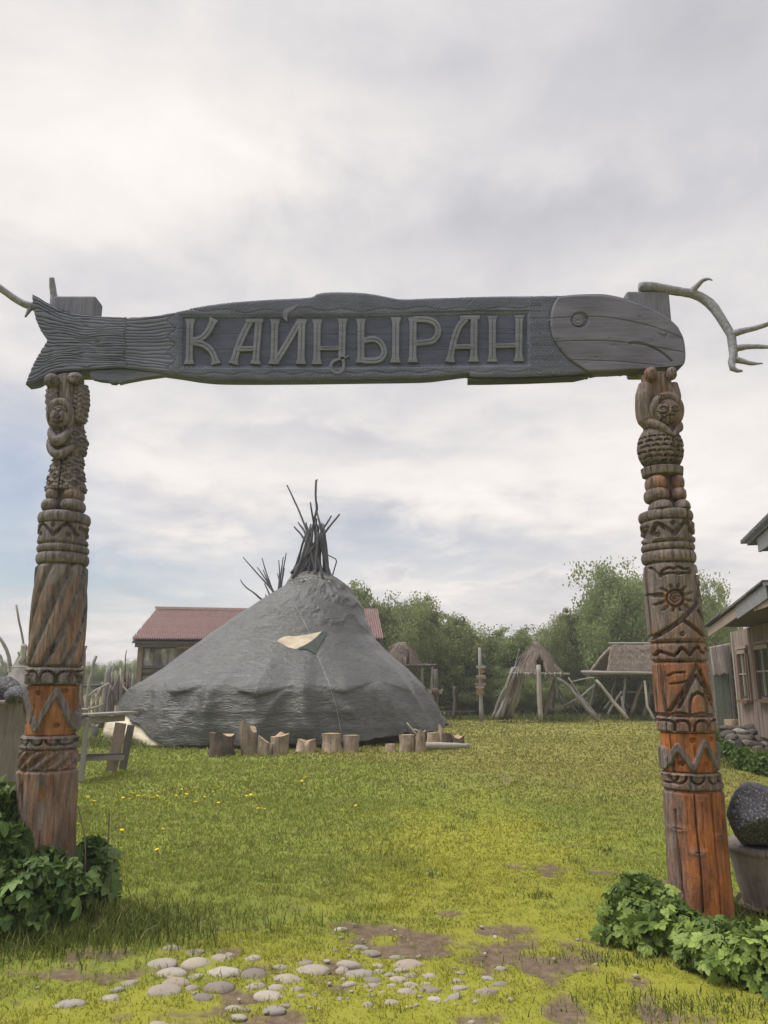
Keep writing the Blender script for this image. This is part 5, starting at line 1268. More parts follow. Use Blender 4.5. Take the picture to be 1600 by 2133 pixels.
for p, r, c, dy in [([(640, 450), (740, 520), (830, 630), (985, 803)], .085, 'grey_wood', -.8), ([(735, 445), (790, 530), (880, 650), (990, 775)], .035, 'grey_wood', -.4), ([(630, 450), (580, 620), (545, 760)], .085, 'brown_wood', .5), ([(605, 440), (620, 560), (605, 750)], .07, 'dark_wood', 1.0), ([(605, 715), (760, 650), (860, 590), (960, 505)], .045, 'grey_wood', .2), ([(640, 520), (700, 620), (820, 745)], .05, 'dark_wood', .9), ([(645, 560), (690, 660), (740, 720)], .05, 'dark_wood', 1.4), ([(760, 482), (860, 458), (960, 445)], .025, 'pale_wood', .3), ([(620, 340), (690, 410)], .03, 'grey_wood', -.9)]:
    pole(hut, [q4(*q) for q in p], HA + dy, r * .8, r, c)
HBY = 33.5
hb = thing('stilt_hut', 'thatched gable hut on a railed stilt platform half behind the right totem post', 'hut', gnd(1310, 1497))
x0, x1, zr_, ze_ = at(1286, 1344, HBY)[0], at(1420, 1344, HBY)[0], at(1300, 1343, HBY + .9)[2], at(1300, 1398, HBY - .6)[2]
xe0, xe1 = at(1265, 1398, HBY - .6)[0], at(1436, 1398, HBY - .6)[0]; run = 1.5
for s, nm in ((-1, 'thatch_roof'), (1, 'thatch_roof')):
    U, Vv = np.meshgrid(np.linspace(0, 1, 60), np.linspace(0, 1, 22)); yc = HBY + .9
    xa = x0 + (xe0 - x0) * Vv; xb = x1 + (xe1 - x1) * Vv
    P = np.stack([xa + (xb - xa) * U, yc + s * run * Vv, zr_ + (ze_ - zr_) * Vv + .10 * np.sin(Vv * 3) + .10 * (fbm(U * 18, Vv * 6, 0, 3, 75) - .5) - .035 * np.mod(Vv * 4, 1)], -1)
    o = obj(nm, P.reshape(-1, 3), grid_faces(22, 60), M['thatch'], hb); sm = o.modifiers.new('thickness', 'SOLIDIFY'); sm.thickness = .18; sm.offset = -1 if s < 0 else 1
    if s < 0:
        cc = P; T = []
        def P0():
            i, j = random.randrange(20), random.randrange(59); p = P[i, j] + (P[i, j + 1] - P[i, j]) * random.random(); dv = P[i + 1, j] - P[i, j]; dv /= np.linalg.norm(dv); nr = np.array([0, -.8, .6]); return p, nr, dv
        straw(T, P0, None, 2600, .4, .011); strips('loose_straw', T, M['thatch'], hb)
MB().tube(lin([[x0 - .1, HBY + .9, zr_ + .06], [x1 + .1, HBY + .9, zr_ + .06]], 6), .05, 7).build('ridge_pole', M['grey_wood'], hb, True)
for xx in (x0 + .12, x1 - .12):
    MB().prism([[xx, HBY - .5, ze_ + .02], [xx, HBY + 2.3, ze_ + .02], [xx, HBY + .9, zr_ - .15]], [[xx + .06, HBY - .5, ze_ + .02], [xx + .06, HBY + 2.3, ze_ + .02], [xx + .06, HBY + .9, zr_ - .15]]).build('gable', M['brown_wood'], hb)
for k in range(8):
    pole(hb, [(1212 + random.uniform(-3, 6), 1400 + (k > 5) * 4), (1330, 1402 + (k > 5) * 4), (1450, 1403 + (k > 5) * 4)], HBY - .9 + k * .5, .065, .055, name='platform_pole')
for k in range(14): pole(hb, [(1245 + 14 * k, 1404), (1246 + 14 * k, 1405)], [HBY - .9, HBY + 2.6], .045, .045, name='platform_pole', m=4)
for p, r, c, dy in [([(965, 465), (1090, 620), (1228, 790)], .075, 'pale_wood', -.9), ([(1180, 560), (1120, 650), (1065, 748)], .05, 'grey_wood', -.6), ([(1210, 430), (1200, 560), (1182, 710)], .055, 'grey_wood', -.2), ([(1360, 470), (1310, 590), (1262, 745)], .07, 'brown_wood', .1), ([(1372, 470), (1378, 560), (1385, 660), (1450, 793)], .06, 'pale_wood', -.8), ([(960, 490), (940, 600), (922, 695)], .055, 'dark_wood', 1.2), ([(1135, 455), (1110, 560), (1090, 640), (1035, 710)], .07, 'dark_wood', 1.6), ([(1110, 560), (1180, 640), (1250, 710)], .07, 'dark_wood', 1.8), ([(1420, 500), (1400, 640), (1360, 770)], .08, 'brown_wood', .5), ([(1225, 565), (1330, 570), (1450, 575)], .025, 'pale_wood', .4), ([(830, 640), (820, 710)], .04, 'dark_wood', 2), ([(1500, 460), (1540, 640), (1560, 760)], .07, 'grey_wood', 0), ([(1700, 460), (1690, 760)], .08, 'grey_wood', .3), ([(1180, 600), (1190, 690), (1225, 785)], .06, 'pale_wood', -.5)]:
    pole(hb, [q4(*q) for q in p], HBY + dy, r * .8, r, c)
HC = 29.0
hc = thing('stilt_hut', 'small thatched stilt hut peeking out beside the right slope of the tent', 'hut', gnd(870, 1505))
apx = at(834, 1341, HC); cone_roof(hc, apx, np.array([at(838, 1384, HC)[0], HC, at(838, 1384, HC)[2]]), 36 * mpp(838, 1384, HC), 36 * mpp(838, 1384, HC), (at(849, 1370, HC)[0], 7.5 * mpp(849, 1370, HC), at(849, 1347, HC)[2]), .32)
MB().tube(lin([at(826, 1340, HC), at(846, 1339, HC)], 4), .03, 6).build('ridge_pole', M['grey_wood'], hc)
for k in range(8): pole(hc, [(800, 1388), (900 + random.uniform(-10, 14), 1385 + random.uniform(-1, 2))], HC - .75 + k * .22, .035, .03, 'dark_wood', 'platform_pole')
for k in range(12): pole(hc, [(846 + 5.5 * k, 1384), (846 + 5.5 * k, 1386)], [HC - .8, HC + .8], .02, .02, 'grey_wood', 'platform_pole', 4)
for p in ([(900, 1388), (901, 1500)], [(880, 1390), (880, 1500)], [(908, 1394), (907, 1420)], [(845, 1390), (846, 1500)], [(815, 1390), (812, 1500)]): pole(hc, p, HC - .5, .05, .06, 'grey_wood')
# carved mask post by the small hut
mp = thing('mask_post', 'dark post with a round dark mask and pale wing tufts beside the tent slope', 'post', gnd(909, 1505))
pole(mp, [(908, 1394), (909, 1440), (909, 1508)], 28.0, .07, .08, 'dark_wood', 'post', 6, .05)
mk = at(907, 1441, 27.85); s = mpp(907, 1441, 27.85); me = blob_mesh('mask', 9, 16, 10, .08); V = np.array([v.co[:] for v in me.vertices]) * [8 * s, 5 * s, 8.5 * s] + mk; obj('mask', V, [tuple(p.vertices) for p in me.polygons], M['dark_bark'], mp)
for sx in (-1, 1):
    Pw = [mk + np.array([sx * a * s, .02, b * s]) for a, b in ((6, -3), (12, -5), (16, 2), (15, 7), (11, 4), (6, 3))]; MB().prism(Pw, [p + np.array([0, .05, 0]) for p in Pw]).build('wing', M['pale_wood'], mp)
# signpost with direction boards
def paint(name, a, b):
    n = NT(name); g = n.noise(n.pos('Object', (.2, 1, 1)), 30, 4, .65); return n.bsdf(n.ramp(g, [(.3, a), (.7, b)]), .8)
sp = thing('signpost', 'thin grey signpost with seven small direction boards before the wood', 'signpost', gnd(1003, 1502)); YS_ = 31.6
pole(sp, [(999, 1349), (1001, 1420), (1003, 1503)], YS_, .06, .085, 'grey_wood', 'post', 6, .03)
bc = {'g': paint('board_grey', (.20, .22, .20), (.36, .38, .35)), 'o': paint('board_orange', (.20, .10, .05), (.33, .18, .10)), 'b': paint('board_brown', (.16, .12, .10), (.28, .22, .19))}
for a, b, y0, y1, c, d in [(992, 1012, 1386, 1392, 'g', 1), (999, 1009, 1395, 1402, 'o', 1), (992, 1012, 1406, 1410.5, 'g', 1), (992, 1013, 1410.8, 1415, 'o', 1), (988, 1012, 1422, 1428, 'b', -1), (991, 1008, 1429, 1434, 'g', -1), (992, 1008, 1436, 1447, 'o', 1)]:
    ym = (y0 + y1) / 2; pts = [(a, y0), (b - 2, y0), (b + 1, ym), (b - 2, y1), (a, y1)] if d > 0 else [(a - 1, ym), (a + 2, y0), (b, y0), (b, y1), (a + 2, y1)]
    P = [at(x, y, YS_ - .11) for x, y in pts]; MB().prism(P, [p + np.array([0, .03, 0]) for p in P]).build('direction_board', bc[c], sp)
# bench
g = gnd(956, 1494); bn = thing('bench', 'low wooden bench on the grass left of the signpost', 'bench', g); a, b = at(924, 1481.5, g[1]), at(989, 1481.5, g[1])
for k in (-1, 0, 1): MB().box(((a + b) / 2 + [0, k * .13, 0]), ((b - a)[0], .12, .05)).build('seat_board', M['pale_wood'], bn)
for x in (933, 978): MB().box((at(x, 1482, g[1])[0], g[1], a[2] / 2 - .02), (.12, .34, a[2])).build('leg', M['grey_wood'], bn)
pp = gnd(947, 1500); tag(pole(None, [(947, 1430), (946, 1497)], pp[1], .06, .07, 'dark_wood', 'old_post'), 'short dark post standing behind the bench', 'post')

# ================================================================== left side: fence, table, tub, bark tent
fn = thing('driftwood_fence', 'rough grey driftwood fence of leaning poles left of the tent', 'fence', gnd(205, 1530)); FY = 22.5
def q2(X, Y): return (X / 4.706, 1230 + Y / 4.706)
for p, r, c, dy in [([(945, 640), (880, 900), (815, 1330)], .06, 'grey_wood', 0), ([(1075, 740), (1040, 960), (985, 1340)], .11, 'grey_wood', .4), ([(845, 542), (815, 720), (790, 1300)], .06, 'brown_wood', .3), ([(1090, 930), (1060, 1080), (1030, 1340)], .045, 'grey_wood', .3), ([(1010, 900), (960, 1060), (920, 1330)], .045, 'pale_wood', .5), ([(870, 1035), (960, 970), (1070, 915)], .04, 'pale_wood', -.2), ([(850, 1175), (910, 1110), (985, 960)], .03, 'pale_wood', -.3), ([(760, 1160), (880, 1165), (1010, 1115)], .04, 'pale_wood', -.1), ([(770, 925), (860, 935), (1000, 930)], .05, 'dark_wood', .5),
                    ([(1242, 585), (1228, 700), (1225, 900)], .018, 'dark_wood', .6), ([(1180, 760), (1200, 920), (1270, 1010), (1330, 1030)], .03, 'pale_wood', -.2), ([(1090, 1000), (1150, 880), (1190, 800)], .03, 'grey_wood', 0), ([(1080, 950), (1140, 1130), (1160, 1300)], .03, 'dark_wood', 0)]:
    pole(fn, [q2(*q) for q in p], FY + dy, r * .75, r, c)
for k in range(26):
    x = 1085 + k * 8.5 + random.uniform(-6, 6); pole(fn, [q2(x + random.uniform(-14, 14), 790 + random.uniform(-20, 120)), q2(x + random.uniform(-12, 12), 1000), q2(x, 1330)], FY + .6 + random.uniform(-.3, .5), .02, random.uniform(.03, .055), random.choice(['grey_wood', 'dark_wood', 'brown_wood']))
for k in range(10):
    x = 830 + k * 26; pole(fn, [q2(x + random.uniform(-14, 14), 960 + random.uniform(0, 160)), q2(x, 1350)], FY + .9, .02, .03, 'grey_wood')
st = stump('grey weathered stump behind the slatted counter left of the tent', 231, 258, 1467, 1545, 0, 'flat', 8, False, 'grey_wood')
st = stump('low grey stump in the grass under the slatted counter', 183, 201, 1510, 1538, .1, 'rag', 12, False, 'grey_wood')
# counter
tb = thing('counter', 'grey plank counter with splayed board leg right of the left totem post', 'table', gnd(200, 1615))
L0 = gnd(172, 1627); zt = at(172, 1490, L0[1])[2]
R0 = gnd(232, 1606)
xa, xb, xc = at(108, 1490, L0[1])[0], at(178, 1490, L0[1])[0], at(271, 1491, R0[1] - .2)[0]
MB().beam([xa, L0[1] + .02, zt - .02], [xb, L0[1] + .02, zt - .02], .36, .05).build('top_board', M['dark_wood'], tb)
bevel(MB().beam([xb - .05, L0[1] + .1, zt], [xc, R0[1] - .2, zt + .0], .34, .045).build('top_board', M['grey_wood'], tb))
MB().beam([xb, L0[1] - .06, zt - .085], [xc - .05, R0[1] - .36, zt - .085], .04, .10).build('apron', M['grey_wood'], tb)
MB().beam([at(172, 1600, L0[1])[0], L0[1], 0], [at(172, 1600, L0[1])[0], L0[1], zt - .045], .065, .065, (0, 1, 0)).build('leg', M['grey_wood'], tb)
MB().beam([at(116, 1600, L0[1])[0], L0[1] + .1, 0], [at(116, 1600, L0[1])[0], L0[1] + .1, zt - .045], .065, .065, (0, 1, 0)).build('leg', M['grey_wood'], tb)
p0, p1 = R0.copy(), at(252, 1506, R0[1]); MB().beam(p0, p1, .05, .19, (1, 0, 0)).build('leg', M['brown_wood'], tb)
MB().beam(p0 + [.1, .3, 0], p1 + [.09, .3, -.05], .05, .12, (1, 0, 0)).build('leg', M['dark_wood'], tb)
MB().beam(at(158, 1580, L0[1] - .02), at(257, 1578, R0[1] - .12), .03, .085).build('rail', M['grey_wood'], tb)
MB().beam(at(108, 1581, L0[1] - .02), at(160, 1580, L0[1] - .02), .03, .085).build('rail', M['grey_wood'], tb)
MB().beam(at(172, 1572, L0[1] + .2), at(250, 1570, R0[1] + .1), .25, .03).build('shelf', M['dark_wood'], tb)
# tubs and black rocks
def rock_mat():
    n = NT('black_rock'); v = n.pos('Object'); g = n.noise(v, 11, 6, .72); s = n.noise(v, 60, 4, .75)
    geo = n.new('ShaderNodeNewGeometry'); sep = n.new('ShaderNodeSeparateXYZ'); n.link(geo.outputs['Normal'], sep.inputs[0])
    c = n.ramp(g, [(.3, (.014, .014, .018)), (.65, (.055, .055, .066))]); c = n.mix(n.ramp(s, [(.52, 0.0), (.64, .85)]), c, (.30, .30, .33))
    lich = n.ramp(n.noise(v, 4, 4, .6), [(.60, 0.0), (.70, .8)]); c = n.mix(n.math('MULTIPLY', lich, n.ramp(g, [(.4, 0.0), (.6, 1.0)])), c, (.30, .30, .31))
    return n.bsdf(c, .55, n.bump(n.math('ADD', g, n.math('MULTIPLY', s, .5)), .9, .02), .45)
M['rock'] = rock_mat()
def rock(label, verts, mat, group=None, seed=1, sub_=3, disp=.05):
    """angular boulder: convex hull of given points, subdivided and roughened"""
    import bmesh
    bm = bmesh.new()
    for p in verts: bm.verts.new([float(q) for q in p])
    r = bmesh.ops.convex_hull(bm, input=bm.verts); bmesh.ops.delete(bm, geom=list(set(r['geom_interior'] + r['geom_unused'])), context='VERTS')
    bmesh.ops.triangulate(bm, faces=bm.faces)
    bmesh.ops.bevel(bm, geom=list(bm.edges), offset=.02, segments=2, affect='EDGES', profile=.5)
    for _ in range(sub_): bmesh.ops.subdivide_edges(bm, edges=[e for e in bm.edges if e.calc_length() > .03], cuts=1, use_grid_fill=True)
    bm.normal_update(); co = np.array([v.co[:] for v in bm.verts]); no = np.array([v.normal[:] for v in bm.verts])
    d = (fbm(co[:, 0] * 7, co[:, 1] * 7, co[:, 2] * 7, 4, seed) - .5) * disp + (fbm(co[:, 0] * 28, co[:, 1] * 28, co[:, 2] * 28, 3, seed + 3) - .5) * disp * .4
    c = co.mean(0); b = np.array([c[0], c[1], co[:, 2].min()])
    for v, q, dd in zip(bm.verts, co, d): v.co = Vector(q + no[v.index] * dd - b) if v.index >= 0 else v.co
    me = bpy.data.meshes.new('boulder'); bm.to_mesh(me); bm.free(); me.materials.append(mat)
    o = bpy.data.objects.new('boulder', me); COL.objects.link(o); o.location = [float(q) for q in b]
    me.polygons.foreach_set('use_smooth', np.ones(len(me.polygons), bool))
    if label: tag(o, label, 'rock', group)
    return o
def tub(label, cx, cy, r0, r1, h, z0=0.0, mat='grey_wood', rim=True, slab_=None, seed=0, band=False):
    root = thing('wooden_tub', label, 'tub', (cx, cy, 0)); n = 72; m = 26; th = np.linspace(0, 2 * np.pi, n, endpoint=False); z = np.linspace(0, 1, m); T, Z = np.meshgrid(th, z)
    rr = (r0 + (r1 - r0) * Z) * (1 + .05 * (fbm(np.cos(T) * 2 + seed, np.sin(T) * 2, Z, 3, seed) - .5) * 2)
    rr = rr - .010 * np.exp(-((np.mod(T * 9 / (2 * np.pi) + .06 * np.sin(Z * 6) + .3 * np.floor(Z * (2 if band else 1)), 1) - .5) / .02) ** 2)
    if band: rr = rr - .02 * np.exp(-((Z - .72) / .012) ** 2)
    V = np.stack([cx + rr * np.cos(T), cy + rr * np.sin(T), z0 + h * Z], -1).reshape(-1, 3)
    obj('side', V, grid_faces(m, n, True), M[mat], root)
    prof = [(r1 * 1.0, h - .001), (r1 * 1.035, h + .005), (r1 * 1.035, h + .035), (r1 * .98, h + .05), (r1 * .75, h + .045), (.01, h + .04)]
    V = np.vstack([np.stack([cx + p * np.cos(th) * (1 + .008 * np.sin(5 * th)), cy + p * np.sin(th), z0 + q + .004 * np.sin(3 * th)], -1) for p, q in prof]); obj('lid', V, grid_faces(len(prof), n, True), M[mat], root)
    if slab_:
        V = np.vstack([np.stack([cx + p * np.cos(th) * (1 + .03 * np.sin(4 * th + 1)), cy + p * np.sin(th), q + 0 * th], -1) for p, q in ((slab_ * .97, 0), (slab_, .04), (slab_ * .98, z0 - .03), (slab_ * .9, z0), (.01, z0))]); obj('base_slab', V, grid_faces(5, n, True), M['brown_wood'], root)
    return root
M['tub_wood'] = wood('tub_wood', (.10, .083, .078), (.32, .275, .255), fine=26, crack=.55, bumpd=.012)
RTY = 5.75; cR = at(1622, 1780, RTY); zt = at(1580, 1779, RTY - .37)[2] - .05; sR = mpp(1620, 1850, RTY); zb0 = at(1580, 1908, RTY - .30)[2]
tub('tapered wooden tub under the black boulder at the right edge', cR[0], RTY, 76 * sR, 100 * sR, zt - zb0, zb0, 'tub_wood', True, 92 * sR, 3)
bz = zt + .045
def rp_(px, py, Y): return at(px, py, Y)
BY = RTY - .12
bp = [at(1512, 1708, BY - .02), at(1530, 1665, BY - .1), at(1532, 1662, BY + .15), at(1548, 1643, BY - .05), at(1566, 1636, BY + .02), at(1548, 1640, BY + .22), at(1600, 1652, BY - .12), at(1640, 1660, BY), at(1665, 1690, BY + .1), at(1675, 1730, BY - .05), at(1530, 1745, BY - .16), at(1545, 1768, BY - .1), at(1640, 1772, BY - .1), at(1660, 1765, BY + .1), at(1560, 1720, BY - .28), at(1620, 1715, BY - .28), at(1600, 1690, BY + .3), at(1545, 1766, BY + .2), at(1635, 1768, BY + .25)]
mz = min(p[2] for p in bp); bp = [p + np.array([0, 0, bz - mz - .03 if p[2] < mz + .12 else (bz - mz - .03)]) for p in bp]
rock('angular black boulder sitting on the tapered tub at the right edge', bp, M['rock'], None, 5, 4, .035)
LTY = 9.4; cL = at(-42, 1470, LTY); zl = at(-10, 1468, LTY - .5)[2]; sL = mpp(0, 1500, LTY)
tub('tall grey wooden tub behind the left totem post at the left edge', cL[0], LTY, 96 * sL, 104 * sL, zl, 0.0, 'tub_wood', True, None, 9, True)
def rocks_px(label, outline, Y, dpt, seed):
    P = [];
    for x, y in outline: P += [at(x, y, Y - dpt * random.uniform(.2, .5)), at(x, y, Y + dpt * random.uniform(.2, .5))]
    c = np.mean(P, 0); P.append(c + np.array([0, -dpt, 0])); P.append(c + np.array([0, dpt, 0]))
    return rock(label, P, M['rock'], None, seed, 3, .03)
rocks_px('larger black rock on the left tub, at the photo edge', [(-40, 1440), (-25, 1418), (0, 1412), (20, 1408), (38, 1420), (48, 1434), (44, 1462), (-35, 1463)], LTY + .15, .22, 7)
rocks_px('rounder black rock in front on the left tub beside the totem post', [(8, 1447), (20, 1434), (40, 1428), (58, 1434), (70, 1446), (72, 1464), (12, 1465)], LTY - .32, .16, 8)
# bark tent behind the tub
btY = 19.0
bt = thing('bark_tent', 'grey bark covered cone tent with bare poles behind the left tub', 'tent', (at(46, 1400, btY)[0], btY, 0))
axz = at(46, 1368, btY); n, m = 60, 24; T, U = np.meshgrid(np.linspace(-np.pi, np.pi, n, endpoint=False), np.linspace(0, 1, m)); rr = (.10 + 1.05 * U) * (1 + .08 * (fbm(np.cos(T) * 5, np.sin(T) * 5, U * 5, 3, 81) - .5) * 2) - .05 * np.mod(U * 4, 1)
V = np.stack([axz[0] + rr * np.sin(T), btY - rr * np.cos(T), axz[2] * (1 - U)], -1); obj('bark_cover', V.reshape(-1, 3), grid_faces(m, n, True), M['grey_wood'], bt)
for p, r in [([(50, 1342), (46, 1380)], .075), ([(34, 1260), (45, 1320), (58, 1385)], .03), ([(-6, 1318), (12, 1352), (24, 1398)], .045), ([(-4, 1362), (8, 1385), (14, 1408)], .045), ([(57, 1346), (48, 1380)], .025), ([(38, 1358), (46, 1385)], .03)]:
    pole(bt, p, btY - .1, r * .8, r, 'pale_wood' if r > .06 else 'grey_wood')
MB().tube(spline([at(20, 1400, btY - .7), at(25, 1390, btY - .75), at(42, 1389, btY - .8), at(60, 1391, btY - .7)], 12), .02, 6).build('rope', M['rope'], bt, True)

# ================================================================== the plank house on the right
W0 = np.array([8.96, 20.0]); WD = np.array([-.2, -1.0]) / math.hypot(.2, 1); WN = np.array([-1.0, .2]) / math.hypot(.2, 1)
def onwall(px, py, off=0.0):
    d = ray(px, py); o = W0 + WN * off; t = (o @ WN) / (d[:2] @ WN); return np.array([d[0] * t, d[1] * t, CAMH + d[2] * t])
def wp(t, z, off=0.0): q = W0 + WD * t + WN * off; return np.array([q[0], q[1], z])
def wt(P): return float((P[:2] - W0) @ WD)
AX = (np.r_[WD, 0], np.r_[WN, 0], np.array([0, 0, 1.0]))
ho = thing('plank_house', 'weathered brown plank house with small windows and wide eaves at the right edge', 'house', wp(2.5, 0, -2))
OFF = .90; tip = onwall(1474, 1309, OFF); rk2 = onwall(1600, 1214, OFF); tT, tK = wt(tip), wt(rk2); slope = (rk2[2] - tip[2]) / (tK - tT)
def rake(t): return tip[2] + slope * (t - tT)
TR = tT + 5.2                                     # ridge
base_z = onwall(1540, 1524)[2]; soff_z = onwall(1500, 1312, .45)[2]
pw = .145; k = 0; t = 0.0
while t < 4.6:
    w = pw * random.uniform(.85, 1.12); z1 = soff_z - .01
    MB().box(wp(t + w / 2, (base_z + z1) / 2, -.02 + random.uniform(-.006, .006)), (w - .008, .03, z1 - base_z), AX).build('wall_plank', M['plank_wall'], ho); t += w
MB().box(wp(2.3, (base_z + soff_z) / 2, -.06), (4.7, .05, soff_z - base_z), AX).build('wall_backing', M['dark_wood'], ho)
MB().box(wp(-.03, (base_z + soff_z) / 2, -.02), (.10, .10, soff_z - base_z), AX).build('corner_board', M['pale_wood'], ho)
MB().box(wp(-.02, base_z / 2 + soff_z / 2, -2.2), (.08, 4.2, soff_z - base_z), AX).build('side_wall', M['plank_wall'], ho)
gz0 = onwall(1560, 1276, OFF)[2]; t = wt(onwall(1532, 1276, OFF))
soffit_t0 = tT + .05
MB().prism([wp(soffit_t0, soff_z + .02, OFF - .03), wp(TR, gz0, OFF - .03), wp(TR, soff_z, -.1), wp(soffit_t0, soff_z, -.1)], [wp(soffit_t0, soff_z + .06, OFF - .03), wp(TR, gz0 + .04, OFF - .03), wp(TR, soff_z + .04, -.1), wp(soffit_t0, soff_z + .04, -.1)]).build('soffit', M['dark_wood'], ho)
while t < TR:                                     # gable boarding above the soffit
    w = .15 * random.uniform(.85, 1.12); zt = rake(t + w / 2) - .26
    if zt > gz0 + .04: MB().prism([wp(t, gz0, OFF - .02), wp(t + w - .008, gz0, OFF - .02), wp(t + w - .008, rake(t + w) - .22, OFF - .02), wp(t, rake(t) - .22, OFF - .02)], [wp(t, gz0, OFF - .05), wp(t + w - .008, gz0, OFF - .05), wp(t + w - .008, rake(t + w) - .22, OFF - .05), wp(t, rake(t) - .22, OFF - .05)]).build('gable_plank', M['plank_wall'], ho)
    t += w
def rakeboard(t0, t1, dz0, dz1, off, th, mat, name):
    return MB().prism([wp(t0, rake(t0) - dz0, off), wp(t1, rake(t1) - dz0, off), wp(t1, rake(t1) - dz1, off), wp(t0, rake(t0) - dz1, off)], [wp(t0, rake(t0) - dz0, off - th), wp(t1, rake(t1) - dz0, off - th), wp(t1, rake(t1) - dz1, off - th), wp(t0, rake(t0) - dz1, off - th)]).build(name, M[mat], ho)
tm = wt(onwall(1534, 1262, OFF)); rakeboard(tT, tm, .0, .20, OFF, .03, 'trim_pale', 'fascia_board'); rakeboard(tm, TR, -.015, .25, OFF + .012, .03, 'fascia', 'fascia_board')
for a, b in ((tT - .10, tT + 1.3), (tT + 1.31, tT + 2.7), (tT + 2.71, tT + 4.0), (tT + 4.01, TR)):
    rakeboard(a, b, -.03 - .02 * random.random(), -.06 - .02 * random.random(), OFF + .06, 5.5, 'roof_grey', 'roof_sheet')
nb = 34; sh = MB()
for k in range(nb):   # ragged shingle ends along the lower rake
    tt = tT - .12 + 1.9 * k / nb; sh.box(wp(tt, rake(tt) + .07, OFF + .02), (.045, .12, .035), AX)
sh.build('shingle_ends', M['roof_grey'], ho)['kind'] = 'stuff'
MB().prism([wp(TR, rake(TR) + .03, OFF + .06), wp(TR + 5.2, rake(tT), OFF + .06), wp(TR + 5.2, rake(tT) - .05, OFF + .06), wp(TR, rake(TR) - .03, OFF + .06)], [wp(TR, rake(TR) + .03, OFF - 5.5), wp(TR + 5.2, rake(tT), OFF - 5.5), wp(TR + 5.2, rake(tT) - .05, OFF - 5.5), wp(TR, rake(TR) - .03, OFF - 5.5)]).build('roof_sheet', M['roof_grey'], ho)
def glass_mat():
    n = NT('window_glass'); c = n.ramp(n.noise(n.pos('Object'), 3, 3), [(.3, (.020, .030, .022)), (.7, (.05, .065, .045))]); return n.bsdf(c, .08, n.bump(n.noise(n.pos('Object'), 2.0, 2), .15, .05), .6)
M['glass'] = glass_mat()
def house_window(px0, px1, pyt0, pyt1, pyb):
    a, b = wt(onwall(px0, 1400)), wt(onwall(px1, 1400)); z1 = onwall(px0, pyt0)[2]; z0 = onwall(px0, pyb)[2]
    w = MB().box(wp((a + b) / 2, (z0 + z1) / 2, .0), (b - a - .16, .02, z1 - z0 - .16), AX).build('window', M['glass'], ho)
    fr = .085
    for (c, s, mt) in [((wp(a + fr / 2, (z0 + z1) / 2, .035)), (fr, .05, z1 - z0), 'window_wood'), ((wp(b - fr / 2, (z0 + z1) / 2, .035)), (fr, .05, z1 - z0), 'window_wood'), ((wp((a + b) / 2, z1 - .045, .032)), (b - a - 2 * fr, .05, .09), 'trim_pale')]:
        MB().box(c, s, AX).subbuild('frame', M[mt], w)
    MB().box(wp((a + b) / 2, z1 + .06, .03), (b - a + .16, .04, .07), AX).subbuild('lintel', M['trim_pale'], w)
    MB().box(wp((a + b) / 2, z0 - .02, .07), (b - a + .10, .14, .07), AX).subbuild('sill', M['window_wood'], w)
    MB().box(wp((a + b) / 2, (z0 + z1) / 2, .026), (.045, .035, z1 - z0 - .2), AX).subbuild('mullion', M['pale_wood'], w)
    MB().box(wp((a + b) / 2, z0 + (z1 - z0) * .52, .024), (b - a - 2 * fr, .03, .035), AX).subbuild('mullion', M['trim_pale'], w)
    for s in (a - .05, b + .05):
        MB().box(wp(s, z0 + (z1 - z0) * .44, .02), (.07, .035, (z1 - z0) * .90), AX).subbuild('casing', M['brown_wood'], w)
house_window(1541, 1561, 1355, 1350, 1458); house_window(1578, 1611, 1345, 1335, 1457)
# upper roof of the same house
OF2 = .95; t2 = onwall(1556, 1131, OF2); k2 = onwall(1601, 1088, OF2); a2, b2 = wt(t2), wt(k2); s2 = (k2[2] - t2[2]) / (b2 - a2)
def rk(t): return t2[2] + s2 * (t - a2)
e2 = onwall(1576, 1150, OF2); ta = wt(e2)
def plate(name, pts, off, th, mat): return MB().prism([wp(t, z, off) for t, z in pts], [wp(t, z, off - th) for t, z in pts]).build(name, M[mat], ho)
plate('upper_fascia', [(ta, rk(ta) - .06), (a2 + 4.5, rk(a2 + 4.5) - .06), (a2 + 4.5, e2[2]), (ta, e2[2])], OF2 - .03, .05, 'fascia')
plate('upper_roof_sheet', [(a2, rk(a2)), (a2 + 4.5, rk(a2 + 4.5)), (a2 + 4.5, rk(a2 + 4.5) - .05), (a2, rk(a2) - .05)], OF2, 4.0, 'roof_grey')
MB().prism([wp(ta, e2[2] + .01, OF2 - .08), wp(a2 + 4.5, e2[2] + .01, OF2 - .08), wp(a2 + 4.5, e2[2] + .01, -2), wp(ta, e2[2] + .01, -2)], [wp(ta, e2[2] + .06, OF2 - .08), wp(a2 + 4.5, e2[2] + .06, OF2 - .08), wp(a2 + 4.5, e2[2] + .06, -2), wp(ta, e2[2] + .06, -2)]).build('upper_soffit', M['dark_wood'], ho)
sh = MB()
for k in range(40):
    tt = a2 - .03 + 4.4 * k / 40; sh.box(wp(tt, rk(tt) + .03, OF2 + .03), (.05, .14, .07), AX)
sh.build('shingle_ends', M['roof_grey'], ho)['kind'] = 'stuff'
tw = ta + 2.6; MB().box(wp(tw + 1.2, (soff_z + e2[2]) / 2 + .4, -1.0), (2.4, 1.8, e2[2] - soff_z - .8 + .8), AX).build('upper_wall', M['plank_wall'], ho)
